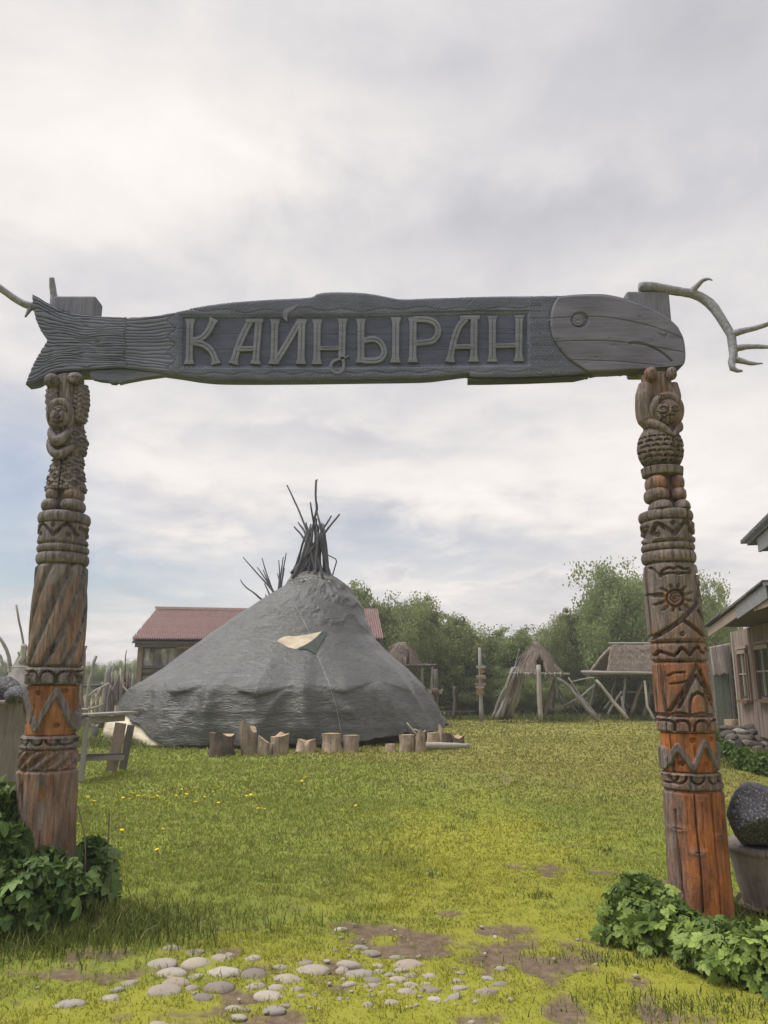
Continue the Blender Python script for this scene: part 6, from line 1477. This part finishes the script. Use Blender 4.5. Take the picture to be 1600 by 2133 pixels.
# shed with bark cape beside the house
SYD = 21.5
shd = thing('board_shed', 'narrow green grey board shed with a bark cape between totem post and plank house', 'shed', gnd(1505, 1540))
xs0, xs1 = at(1488, 1450, SYD)[0], at(1521, 1450, SYD)[0]; zT = at(1500, 1346, SYD)[2]
nbd = 6; bw = (xs1 - xs0) / nbd
for k in range(nbd): MB().box((xs0 + bw * (k + .5), SYD + random.uniform(-.005, .005), zT / 2 - .05), (bw - .008, .03, zT - .1)).build('wall_board', M['green_board'], shd)
U, Vv = np.meshgrid(np.linspace(0, 1, 26), np.linspace(0, 1, 22)); xc0, xc1 = at(1481, 1370, SYD)[0], at(1521, 1370, SYD)[0]; zc0, zc1 = at(1490, 1345, SYD)[2], at(1490, 1408, SYD)[2]
P = np.stack([xc0 + (xc1 - xc0) * U + .03 * Vv, SYD - .06 - .03 * Vv + .012 * np.sin(U * 60) + .02 * np.sin(U * 9), zc0 + .10 * (U - .3) * (1 - Vv) + (zc1 - zc0 + .10 * U) * Vv + .03 * np.sin(U * 17) * Vv], -1)
M['bark_sheet'] = wood('bark_sheet', (.12, .10, .095), (.40, .35, .335), fine=40, crack=.8, bumpd=.02)
o = obj('bark_cape', P.reshape(-1, 3), grid_faces(22, 26), M['bark_sheet'], shd); o.modifiers.new('thickness', 'SOLIDIFY').thickness = .05
for k in range(12):
    z = .12 + k * .19
    if z < zT: MB().tube(lin([[xs1 + .10, SYD - .1, z], [xs1 + .12, SYD + 2.0, z]], 4), .098, 10, True, .05).build('log', M['log_wood'], shd, True)
for k in range(12):
    z = .21 + k * .19
    if z < zT: MB().tube(lin([[xs1 + .02, SYD + .1, z], [xs1 + .45, SYD + .1, z]], 4), .085, 9, True, .05).build('log', M['log_wood'], shd, True)
MB().beam([xs1 + .01, SYD - .12, 0], [xs1 + .02, SYD - .12, zT], .06, .06, (0, 1, 0)).build('corner_post', M['dark_wood'], shd)
MB().box(((xs0 + xs1) / 2, SYD + 1.0, zT / 2), (xs1 - xs0 - .1, 1.9, zT - .3)).build('inner_wall', M['dark_wood'], shd)
far = thing('dark_shed', 'low dark shed with a dull red roof glimpsed behind the bark caped shed', 'shed', (at(1478, 1480, 27)[0], 27, 0)); fx0, fx1 = at(1462, 1450, 27)[0], at(1494, 1450, 27)[0]; fz = at(1470, 1421, 27)[2]
MB().box(((fx0 + fx1) / 2, 28, fz / 2), (fx1 - fx0, 2, fz)).build('wall', M['dark_wood'], far)
MB().prism([[fx0 - .1, 26.8, fz], [fx1 + .1, 26.8, fz], [fx1 + .1, 28, fz + .6], [fx0 - .1, 28, fz + .6]], [[fx0 - .1, 26.8, fz + .05], [fx1 + .1, 26.8, fz + .05], [fx1 + .1, 28, fz + .65], [fx0 - .1, 28, fz + .65]]).build('roof', M['tile'], far)
stump('round stump at the foot of the plank house corner', 1516, 1546, 1497, 1545, 0, 'flat', 15)
# dry stone footing
def rubble_mat():
    n = NT('rubble'); v = n.pos('Object'); r = n.objrand(); base = n.ramp(r, [(0, (.05, .048, .052)), (.3, (.22, .18, .155)), (.5, (.13, .115, .11)), (.72, (.32, .27, .23)), (.85, (.60, .56, .51)), (1, (.45, .42, .39))])
    g = n.noise(v, 2.5, 5, .7); return n.bsdf(n.mix(n.ramp(g, [(.4, 0.0), (.65, .7)]), base, n.mix(.6, base, (.06, .055, .055))), .85, n.bump(g, .8, .15), .2)
M['rubble'] = rubble_mat()
RM = [blob_mesh('stone', s + 20, 10, 7, .42, 1.5, M['rubble']) for s in range(6)]
c0 = gnd(1550, 1585); sw = thing('rubble_footing', 'low footing of piled light and dark stones before the plank house', 'stone wall', (c0[0], c0[1], 0))
n_st = 0
for py in (1582, 1568, 1555, 1543, 1532, 1522):
    px = 1496 + (1582 - py) * .1 + random.uniform(0, 10) + (22 if py > 1560 else 0)
    while px < 1690:
        w = random.uniform(15, 30); h = random.uniform(11, 17); Y = 17.6 + (1582 - py) * .022 + random.uniform(-.1, .1)
        p = at(px + w / 2, py - h * .2, Y); s = mpp(px, py, Y); o = bpy.data.objects.new('stone', RM[n_st % 6]); COL.objects.link(o); o.parent = sw
        o.location = Vector([float(q) for q in p]) - sw.location; o.scale = (w * s * .58, .22 * random.uniform(.8, 1.3), h * s * .64); o.rotation_euler = (random.uniform(-.3, .3), random.uniform(-.3, .3), random.uniform(0, 6.28) if n_st % 3 == 0 else random.uniform(-.3, .3))
        px += w * .92; n_st += 1
# ================================================================== trees
def leaf_mat(name, d, l, y, trans=.45, w0=.85):
    n = NT(name); r = n.attr('rnd'); c = n.ramp(r, [(.0, d), (.55, l), (1.0, y)])
    v = n.math('ADD', w0, n.math('MULTIPLY', n.objrand(), .35)); h = n.new('ShaderNodeHueSaturation'); n.link(v, h.inputs['Value']); n.link(c, h.inputs['Color'])
    n.set(h.inputs['Hue'], n.math('ADD', .488, n.math('MULTIPLY', n.objrand(), .024)))
    return n.leaf(h.outputs[0], trans, .6)
M['leaf'] = leaf_mat('birch_leaves', (.130, .168, .068), (.238, .285, .120), (.335, .370, .170))  # pale, less saturated greens: distance haze is put into the leaf colour
def birch_bark():
    n = NT('birch_bark'); v = n.pos('Object', (1, 1, 3)); g = n.noise(v, 4, 4, .7); c = n.ramp(g, [(.40, (.06, .055, .05)), (.52, (.25, .24, .22)), (.8, (.45, .44, .41))]); return n.bsdf(c, .8, None, .2)
M['birch'] = birch_bark()
def tree_meshes(seed, H, Wd, stems, crown_lo, nclu, nleaf, lsz, wispy=1.0):
    rs = np.random.default_rng(seed); random.seed(seed)
    mb = MB(); tips = []
    for s in range(stems):
        b = np.array([rs.normal(0, .25) * (stems > 1), rs.normal(0, .25) * (stems > 1), -.05]); a = rs.uniform(0, 6.28); ln = rs.uniform(.05, .22) * (1 if stems > 1 else .4)
        top = b + np.array([math.cos(a) * ln * H, math.sin(a) * ln * H, H * rs.uniform(.82, 1.0)])
        mid = (b + top) / 2 + rs.normal(0, .12, 3); P = spline([b, mid, top], 12); r0 = .028 * H / math.sqrt(stems)
        mb.tube(P, np.linspace(r0 * .75, .012, 12), 7)
        for k in range(int(13 / math.sqrt(stems))):
            t = rs.uniform(crown_lo * .9, .97); p = P[int(t * 11)]; aa = rs.uniform(0, 6.28); L = Wd * .5 * rs.uniform(.45, 1.0) * math.sin(math.pi * min(.95, max(.12, (1.08 - t) / (1.1 - crown_lo) * .85 + .05)))
            e = p + np.array([math.cos(aa) * L, math.sin(aa) * L, L * rs.uniform(.25, .9)]); m_ = (p + e) / 2 + np.array([0, 0, -.06 * L])
            Q = spline([p, m_, e], 6); mb.tube(Q, np.linspace(.012 + .02 * L / Wd * 2, .006, 6), 5)
            tips.append(Q[3:]); 
    tips = np.vstack(tips)
    C = tips[rs.integers(0, len(tips), nclu)] + rs.normal(0, 1, (nclu, 3)) * [.16 * Wd * .5, .16 * Wd * .5, .05 * H]
    extra = int(nclu * .25)
    el = rs.uniform(crown_lo, 1.0, extra); aa = rs.uniform(0, 6.28, extra); rr = Wd * .5 * np.sin(np.pi * np.clip((1.08 - el) / (1.1 - crown_lo) * .85 + .05, .05, .95)) * rs.uniform(.3, 1.0, extra) ** .5
    C[:extra] = np.stack([np.cos(aa) * rr, np.sin(aa) * rr, el * H], -1)
    sz = rs.uniform(.5, 1.25, nclu) * .085 * Wd
    ci = rs.integers(0, nclu, nleaf); D = np.clip(rs.normal(0, 1, (nleaf, 3)), -1.7, 1.7); pos = C[ci] + D * sz[ci][:, None] * [1, 1, .75]
    shade = np.clip(.5 + .16 * (rs.normal(0, 1, nclu))[ci] + rs.normal(0, .14, nleaf), 0, 1)
    a = rs.normal(0, 1, (nleaf, 3)); a /= np.linalg.norm(a, axis=1)[:, None]; b = np.cross(a, rs.normal(0, 1, (nleaf, 3))); b /= np.linalg.norm(b, axis=1)[:, None]
    s = lsz * rs.uniform(.6, 1.3, nleaf)[:, None]
    V = np.stack([pos - a * s, pos + b * s * .62, pos + a * s, pos - b * s * .62], 1).reshape(-1, 3); F = np.arange(nleaf * 4, dtype=np.int32).reshape(-1, 4)
    cm = make_mesh('crown', V, F, False, {'rnd': np.repeat(shade, 4)}); cm.materials.append(M['leaf'])
    tm = make_mesh('trunk', np.vstack(mb.V), mb.F, True); tm.materials.append(M['birch']); return tm, cm
TV = [tree_meshes(101, 8, 4.2, 2, .16, 150, 13000, .098), tree_meshes(102, 8, 3.2, 1, .22, 110, 10000, .098), tree_meshes(103, 8, 5.4, 4, .10, 190, 16000, .098), tree_meshes(104, 8, 3.8, 3, .14, 140, 12000, .098), tree_meshes(105, 8, 6.4, 3, .12, 240, 20000, .098), tree_meshes(106, 8, 2.6, 1, .2, 90, 8000, .098)]
random.seed(21)
def tree(label, px, D, top_py, width_px, var, group='birches and willows of the wood', name='birch_tree'):
    P = at(px, 1425, D); H = at(px, top_py, D)[2]; Wd = width_px * mpp(px, 1425, D); base_w = [4.2, 3.2, 5.4, 3.8, 6.4, 2.6][var]
    o = thing(name, label, 'tree', (P[0], D, -.02), group); o.scale = (Wd / base_w, Wd / base_w, H / 8.0); o.rotation_euler = (0, 0, random.uniform(0, 6.28))
    for nm, me in zip(('trunk', 'crown'), TV[var]):
        c = bpy.data.objects.new(nm, me); COL.objects.link(c); c.parent = o
    return o
FR = [('birch rising just right of the tent peak beside the red roof', 742, 36, 1214, 78, 1), ('rounded tree above the right end of the red roof', 792, 37, 1228, 88, 0), ('broad birch between red roof and small thatched hut', 852, 36, 1238, 112, 2), ('airy birch with thin bare twigs above the small thatched hut', 893, 38, 1246, 78, 1), ('bushy tree behind the bench', 940, 37, 1280, 100, 3), ('tree right behind the signpost', 995, 38, 1298, 104, 0), ('low tree between signpost and pointed hut', 1048, 38, 1308, 92, 3),
      ('tree behind the peak of the pointed hut', 1106, 38, 1302, 96, 0), ('tree right of the pointed hut', 1158, 38, 1284, 88, 2), ('tall slim tree between the two right huts', 1196, 39, 1270, 70, 1), ('tree left of the big willow by the gable hut', 1226, 40, 1284, 70, 3), ('big rounded willow towering behind the gable hut', 1303, 38, 1174, 170, 4), ('dense tree behind the gable hut below the willow', 1262, 37, 1232, 100, 2), ('high tree hidden behind the right totem post', 1390, 40, 1180, 140, 4), ('tall tree between totem post and plank house', 1470, 36, 1190, 104, 2), ('leaning outer tree close to the plank house eaves', 1512, 38, 1212, 66, 3)]
for f_ in FR: tree(*f_)
for k in range(34):
    px = 720 + 25 * k + random.uniform(-12, 12); D = random.uniform(43, 52); top = np.interp(px, [720, 800, 900, 1000, 1100, 1200, 1300, 1480, 1560], [1236, 1250, 1268, 1318, 1318, 1300, 1215, 1235, 1300]) + random.uniform(-6, 14)
    tree('indistinct leafy tree in the back rows of the wood', px, D, top, random.uniform(75, 115), random.choice([0, 2, 3, 4]), 'trees in the back rows of the wood')
for k in range(22):
    px = 905 + 28 * k + random.uniform(-10, 10); D = random.uniform(35.5, 39); tree('leafy thicket bush at the foot of the wood', px, D, random.uniform(1375, 1425), random.uniform(55, 90), random.choice([2, 4]), 'bushes along the foot of the wood', 'thicket_bush')
for k in range(30):
    px = -40 + 12.5 * k + random.uniform(-8, 8); D = random.uniform(75, 95); tree('distant low tree on the far left skyline', px, D, random.uniform(1378, 1400) - (14 if 22 < k < 26 else 0), random.uniform(30, 46), random.choice([0, 2, 4]), 'distant low trees beyond the left fence')
# ================================================================== leafy plants
def join_leaf(name, metas, mat):
    """compound leaf: several lobed leaflets on one stalk"""
    V = []; F = []
    for me, (ox, oy, oz), ang, s, tilt in metas:
        n0 = len(V); c, q = math.cos(ang), math.sin(ang)
        for v in me.vertices:
            x, y, z = v.co * s; z += tilt * y; V.append((c * x + q * y + ox, -q * x + c * y + oy, z + oz))
        F += [tuple(i + n0 for i in p.vertices) for p in me.polygons]
    me = make_mesh(name, np.array(V), F, False); me.materials.append(mat); return me
def lobed_leaf(name, lobes, mat, fold=.25, droop=.25, cut=.35):
    """palmate leaf in the XY plane, tip along +Y; lobes = [(angle, length, width)]"""
    V = [(0, 0, 0)]; F = []; mid = []
    out = []
    for k, (a, L, w) in enumerate(lobes):
        ca, sa = math.sin(a), math.cos(a)
        def pt(u, s): return (ca * L * u + sa * w * s, sa * L * u - ca * w * s)
        ring = [pt(.35, -.65), pt(.55, -1.0), pt(.62, -.78), pt(.80, -.62), pt(1.0, 0), pt(.80, .62), pt(.62, .78), pt(.55, 1.0), pt(.35, .65)]
        n0 = len(V); V.append((*pt(.55, 0), 0)); V += [(x, y, 1) for x, y in ring]
        F += [(n0, n0 + 1 + i, n0 + 2 + i) for i in range(8)] + [(0, n0 + 1, n0), (0, n0, n0 + 9)]
    W = []
    for x, y, z in V:
        r = math.hypot(x, y); W.append((x, y, (fold * .10 if z == 1 else 0) - droop * r * r))
    me = make_mesh(name, np.array(W), F, False); me.materials.append(mat); return me
def plant_leaf_mat(name, d, l):
    n = NT(name); r = n.objrand(); v = n.pos('Object'); c = n.ramp(r, [(0, d), (.7, l), (1, tuple(q * 1.35 for q in l))])
    g = n.noise(v, 6, 3); c = n.mix(n.ramp(g, [(.4, 0.0), (.7, .4)]), c, n.mix(.5, c, d)); return n.leaf(c, .28, .5)
M['hop'] = plant_leaf_mat('hop_leaf', (.045, .092, .027), (.140, .215, .062)); M['mug'] = plant_leaf_mat('herb_leaf', (.100, .165, .036), (.255, .340, .082))
HOP = [lobed_leaf('leaf', [(-.75, .80, .25), (0, 1.0, .27), (.75, .80, .25)], M['hop'], .3, .35), lobed_leaf('leaf', [(-1.25, .62, .20), (-.62, .85, .23), (0, 1.0, .25), (.62, .85, .23), (1.25, .62, .20)], M['hop'], .3, .45), lobed_leaf('leaf', [(-.62, .85, .24), (0, 1.0, .27), (.62, .85, .24)], M['hop'], .5, .5)]
MUG0 = [lobed_leaf('leaf', [(-1.25, .55, .11), (-.62, .82, .14), (0, 1.0, .16), (.62, .82, .14), (1.25, .55, .11)], M['mug'], .3, .30), lobed_leaf('leaf', [(-.8, .7, .13), (0, 1.0, .17), (.8, .7, .13)], M['mug'], .4, .45), lobed_leaf('leaf', [(-1.4, .6, .12), (-.7, .9, .13), (0, .95, .13), (.7, .9, .13), (1.4, .6, .12)], M['mug'], .2, .15)]
L3 = [lobed_leaf('leaflet', [(-.62, .62, .22), (0, .85, .26), (.62, .62, .22)], M['mug'], .4, .35), lobed_leaf('leaflet', [(-.9, .55, .18), (-.4, .8, .2), (.15, .85, .2), (.75, .6, .2)], M['mug'], .3, .5)]
MUG = [join_leaf('leaf', [(L3[0], (0, .35, 0), 0, .78, -.1), (L3[1], (-.08, .2, .03), -1.1, .66, .15), (L3[0], (.08, .2, -.02), 1.1, .66, -.2)], M['mug']), join_leaf('leaf', [(L3[1], (0, .3, .02), .15, .8, .1), (L3[0], (-.05, .1, 0), -1.0, .7, -.2), (L3[1], (.1, .15, .05), 1.25, .6, .1), (L3[0], (0, .0, -.08), 2.4, .5, -.1)], M['mug']), join_leaf('leaf', [(L3[0], (.02, .2, 0), -.2, .9, -.3), (L3[0], (.1, .05, .05), .95, .7, .2), (L3[1], (-.1, .05, -.03), -1.3, .62, 0)], M['mug'])]
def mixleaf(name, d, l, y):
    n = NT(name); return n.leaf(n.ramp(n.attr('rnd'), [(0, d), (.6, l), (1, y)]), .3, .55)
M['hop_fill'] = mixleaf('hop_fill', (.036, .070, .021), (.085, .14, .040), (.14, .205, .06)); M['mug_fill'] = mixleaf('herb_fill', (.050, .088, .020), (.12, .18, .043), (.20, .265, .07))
def leafy(name, label, base, mounds, shapes, stemmat, fillmat, nleaf, size, nfill):
    root = thing(name, label, 'plant', base); L0 = np.array(base)
    mb = MB(); tot = sum(m[1][0] * m[1][2] for m in mounds); V = []; rn = []
    for c, rad, zb in mounds:
        sh = rad[0] * rad[2] / tot; c = np.array(c); rad = np.array(rad)
        n = int(nleaf * sh)
        for k in range(n):
            while True:
                d = np.array([random.gauss(0, 1), random.gauss(0, 1) - .35, random.gauss(0, 1) + .25]); d /= np.linalg.norm(d)
                if d[1] < .55: break
            p = c + d * rad * random.uniform(.78, 1.08)
            if p[2] < .04: p[2] = random.uniform(.04, .16)
            nr = d * [.6, .6, .5] + np.array([random.gauss(0, .45), random.gauss(0, .45) - .15, random.uniform(.15, .8)]); nr /= np.linalg.norm(nr)
            out = np.array([d[0] + random.gauss(0, .35), d[1] + random.gauss(0, .35), -.15]); out -= nr * (out @ nr); out /= np.linalg.norm(out) + 1e-9
            x = np.cross(out, nr); s = size * random.choice([random.uniform(.35, .75), random.uniform(.7, 1.1), random.uniform(.9, 1.4)])
            o = bpy.data.objects.new('leaf', random.choice(shapes)); COL.objects.link(o); o.parent = root
            from mathutils import Matrix
            Mx = Matrix(((x[0] * s, out[0] * s, nr[0] * s, p[0] - L0[0]), (x[1] * s, out[1] * s, nr[1] * s, p[1] - L0[1]), (x[2] * s, out[2] * s, nr[2] * s, p[2] - L0[2]), (0, 0, 0, 1))); o.matrix_local = Mx
            if k % 3 == 0:
                g = np.array([c[0] + (p[0] - c[0]) * .35, c[1] + (p[1] - c[1]) * .35, .0]); mb.tube(spline([g, (g + p) / 2 + np.array([random.gauss(0, .03), 0, .05]), p], 6), [.006, .006, .005, .004, .003, .002], 5)
        m_ = int(nfill * sh); dd = rng.normal(0, 1, (m_, 3)); dd /= np.linalg.norm(dd, axis=1)[:, None]; P = c + dd * rad * (rng.uniform(.25, .98, m_) ** .5)[:, None]; P[:, 2] = np.abs(P[:, 2]) + .01
        a = rng.normal(0, 1, (m_, 3)); a /= np.linalg.norm(a, axis=1)[:, None]; b = np.cross(a, rng.normal(0, 1, (m_, 3))); b /= np.linalg.norm(b, axis=1)[:, None]; s = size * .42 * rng.uniform(.4, 1.3, m_)[:, None]
        V.append(np.stack([P - a * s, P + b * s * .42, P + a * s, P - b * s * .42], 1).reshape(-1, 3)); rn.append(np.repeat(rng.uniform(0, 1, m_), 4))
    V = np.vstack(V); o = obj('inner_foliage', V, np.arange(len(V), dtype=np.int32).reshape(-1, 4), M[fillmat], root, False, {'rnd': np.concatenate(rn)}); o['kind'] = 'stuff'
    mb.build('stems', M[stemmat], root, True); return root
n_ = NT('green_stem'); M['stem'] = n_.bsdf(n_.ramp(n_.noise(n_.pos('Object'), 8), [(.3, (.05, .075, .025)), (.7, (.12, .14, .05))]), .6)
b0 = gnd(60, 1930); s5 = mpp(60, 1850, 5.4)
def mnd(px, py, Y, rx, rz, ry=None): c = at(px, py, Y); return (c, (rx * s5, (ry if ry else rx * .75) * s5, rz * s5), 0)
leafy('leafy_plant', 'dark green lobed leaf climber massed at the foot of the left totem post', (b0[0], b0[1], 0), [mnd(-25, 1800, 5.50, 88, 130, 60), mnd(25, 1760, 5.42, 38, 42, 20), mnd(20, 1880, 5.18, 105, 78, 45), mnd(115, 1865, 5.30, 78, 62, 40), mnd(185, 1850, 5.85, 62, 105, 60), mnd(95, 1795, 5.45, 40, 26, 16), mnd(-8, 1690, 5.5, 40, 62, 30)], HOP, 'stem', 'hop_fill', 300, .118, 9000)
b1 = gnd(1340, 1990); 
leafy('leafy_plant', 'bright green cut leaf herb at the left foot of the right totem post', (b1[0], b1[1], 0), [mnd(1335, 1908, 5.25, 70, 76, 55), mnd(1395, 1955, 4.95, 74, 64, 45), mnd(1308, 1962, 5.05, 46, 42, 36)], MUG, 'stem', 'mug_fill', 295, .098, 5200)
b2 = gnd(1530, 2080)
leafy('leafy_plant', 'bright green cut leaf herb in the lower right corner before the tub', (b2[0], b2[1], 0), [mnd(1540, 2005, 4.55, 92, 66, 60), mnd(1470, 2000, 4.75, 60, 62, 45), mnd(1600, 2030, 4.40, 70, 70, 50)], MUG, 'stem', 'mug_fill', 295, .098, 5200)
# low herbs before the rubble footing
def small_bush(label, px, py, w, h):
    g = gnd(px, py); s = mpp(px, py, g[1]); root = thing('garden_bush', label, 'bush', (g[0], g[1], 0), 'small bushes along the rubble footing'); n = 1500
    d = rng.normal(0, 1, (n, 3)); d /= np.linalg.norm(d, axis=1)[:, None]; P = np.array([g[0], g[1], h * s * .38]) + d * [w * s / 2, .4, h * s * .62] * (rng.uniform(.3, 1.05, n) ** .5)[:, None]; P[:, 2] = np.abs(P[:, 2])
    a = rng.normal(0, 1, (n, 3)); a /= np.linalg.norm(a, axis=1)[:, None]; b = np.cross(a, rng.normal(0, 1, (n, 3))); b /= np.linalg.norm(b, axis=1)[:, None]; q = .05 * rng.uniform(.5, 1.3, n)[:, None]
    V = np.stack([P - a * q, P + b * q * .5, P + a * q, P - b * q * .5], 1).reshape(-1, 3); obj('foliage', V, np.arange(len(V), dtype=np.int32).reshape(-1, 4), M['mug_fill'], root, False, {'rnd': np.repeat(rng.uniform(0, .85, n), 4)})
    mb = MB()
    for k in range(7): mb.tube(lin([[g[0], g[1], 0], [g[0] + random.uniform(-.25, .25), g[1] + random.uniform(-.2, .2), h * s * .8]], 4), .008, 5)
    mb.build('stems', M['stem'], root)
for a in [('small bush at the left end of the rubble footing', 1512, 1588, 46, 46), ('pointed small bush in the middle before the rubble footing', 1552, 1602, 36, 44), ('dark spreading bush before the footing at the right edge', 1598, 1612, 60, 40), ('low weeds between totem post and rubble footing', 1500, 1560, 34, 40)]: small_bush(*a)
# ---- dandelions
n_ = NT('dandelion'); M['dand'] = n_.bsdf(n_.ramp(n_.noise(n_.pos('Object'), 60), [(.3, (.62, .42, .01)), (.7, (.80, .62, .03))]), .7)
th = np.linspace(0, 2 * np.pi, 12, endpoint=False); prof = [(.25, -.35), (.8, -.05), (1.0, .15), (.6, .32), (.05, .38)]
V = np.vstack([np.stack([p * np.cos(th) * (1 + .1 * (np.arange(12) % 2)), p * np.sin(th) * (1 + .1 * (np.arange(12) % 2)), q + 0 * th], -1) for p, q in prof]); HM = make_mesh('flower_head', V, grid_faces(5, 12, True)[:, ::-1]); HM.materials.append(M['dand'])
mb = MB(); mb.tube([[0, 0, -3.2], [.15, 0, -1.5], [0, 0, -.3]], .14, 5); SM = make_mesh('stalk', np.vstack(mb.V), mb.F); SM.materials.append(M['stem'])
D7 = [(366, 137), (393, 152), (430, 178), (481, 153), (512, 137), (540, 138), (552, 122), (575, 134), (588, 132), (600, 131), (628, 141), (640, 135), (660, 110), (683, 104), (655, 128), (707, 157), (735, 133), (757, 100), (775, 97), (772, 132), (778, 123), (798, 95), (812, 92), (816, 157), (846, 93), (853, 136), (889, 110), (910, 157), (912, 90), (995, 135), (1028, 130), (1046, 130), (1075, 178), (1103, 177), (1246, 189), (1258, 65), (1272, 52), (1427, 187), (1482, 170), (652, 362), (680, 262), (508, 272), (325, 245), (945, 105), (1020, 98)]
def dande(px, py, big=1.0, lab=None):
    g = gnd(px, py); s = .022 * big * random.uniform(.8, 1.25); o = thing('dandelion', lab or 'small yellow dandelion dotting the lawn left of the middle', 'flower', (g[0], g[1], float(gz(g[0], g[1])) + s * 2.6), 'dandelions in the lawn'); o.scale = (s, s, s); o.rotation_euler = (random.uniform(-.35, .35), random.uniform(-.35, .35), random.uniform(0, 6))
    for nm, me in (('flower_head', HM), ('stalk', SM)):
        c = bpy.data.objects.new(nm, me); COL.objects.link(c); c.parent = o
for x, y in D7: dande(x / 2, 1600 + y / 2)
o = dande(165, 1886, .6, 'orange yellow flower low in the climber at the left post')
# dry stalks by the left post
ds = thing('dry_stalks', 'thin dead brown stalks rising right of the left totem post', 'stalks', gnd(180, 1880))
for p in ([(163, 1680), (170, 1710), (178, 1760), (176, 1860)], [(228, 1695), (226, 1740), (222, 1790)], [(240, 1760), (233, 1810), (230, 1860)], [(155, 1686), (165, 1680)], [(228, 1720), (222, 1712)]):
    MB().tube(spline([at(x, y, 5.6) for x, y in p], 7), .0045, 5).build('stalk', M['brown_wood'], ds, True)

# ================================================================== the air
n_ = NT('haze_air'); pv = n_.new('ShaderNodeVolumePrincipled'); pv.inputs['Color'].default_value = (.93, .94, .96, 1); pv.inputs['Density'].default_value = .0018; pv.inputs['Anisotropy'].default_value = .2
n_.link(pv.outputs[0], n_.out.inputs['Volume'])
hz = MB().box((0, 200, 5.6), (3400, 4200, 13.5)).build('haze', n_.m); hz['kind'] = 'stuff'; hz['label'] = 'thin pale haze in the air over the yard'; hz['category'] = 'haze'
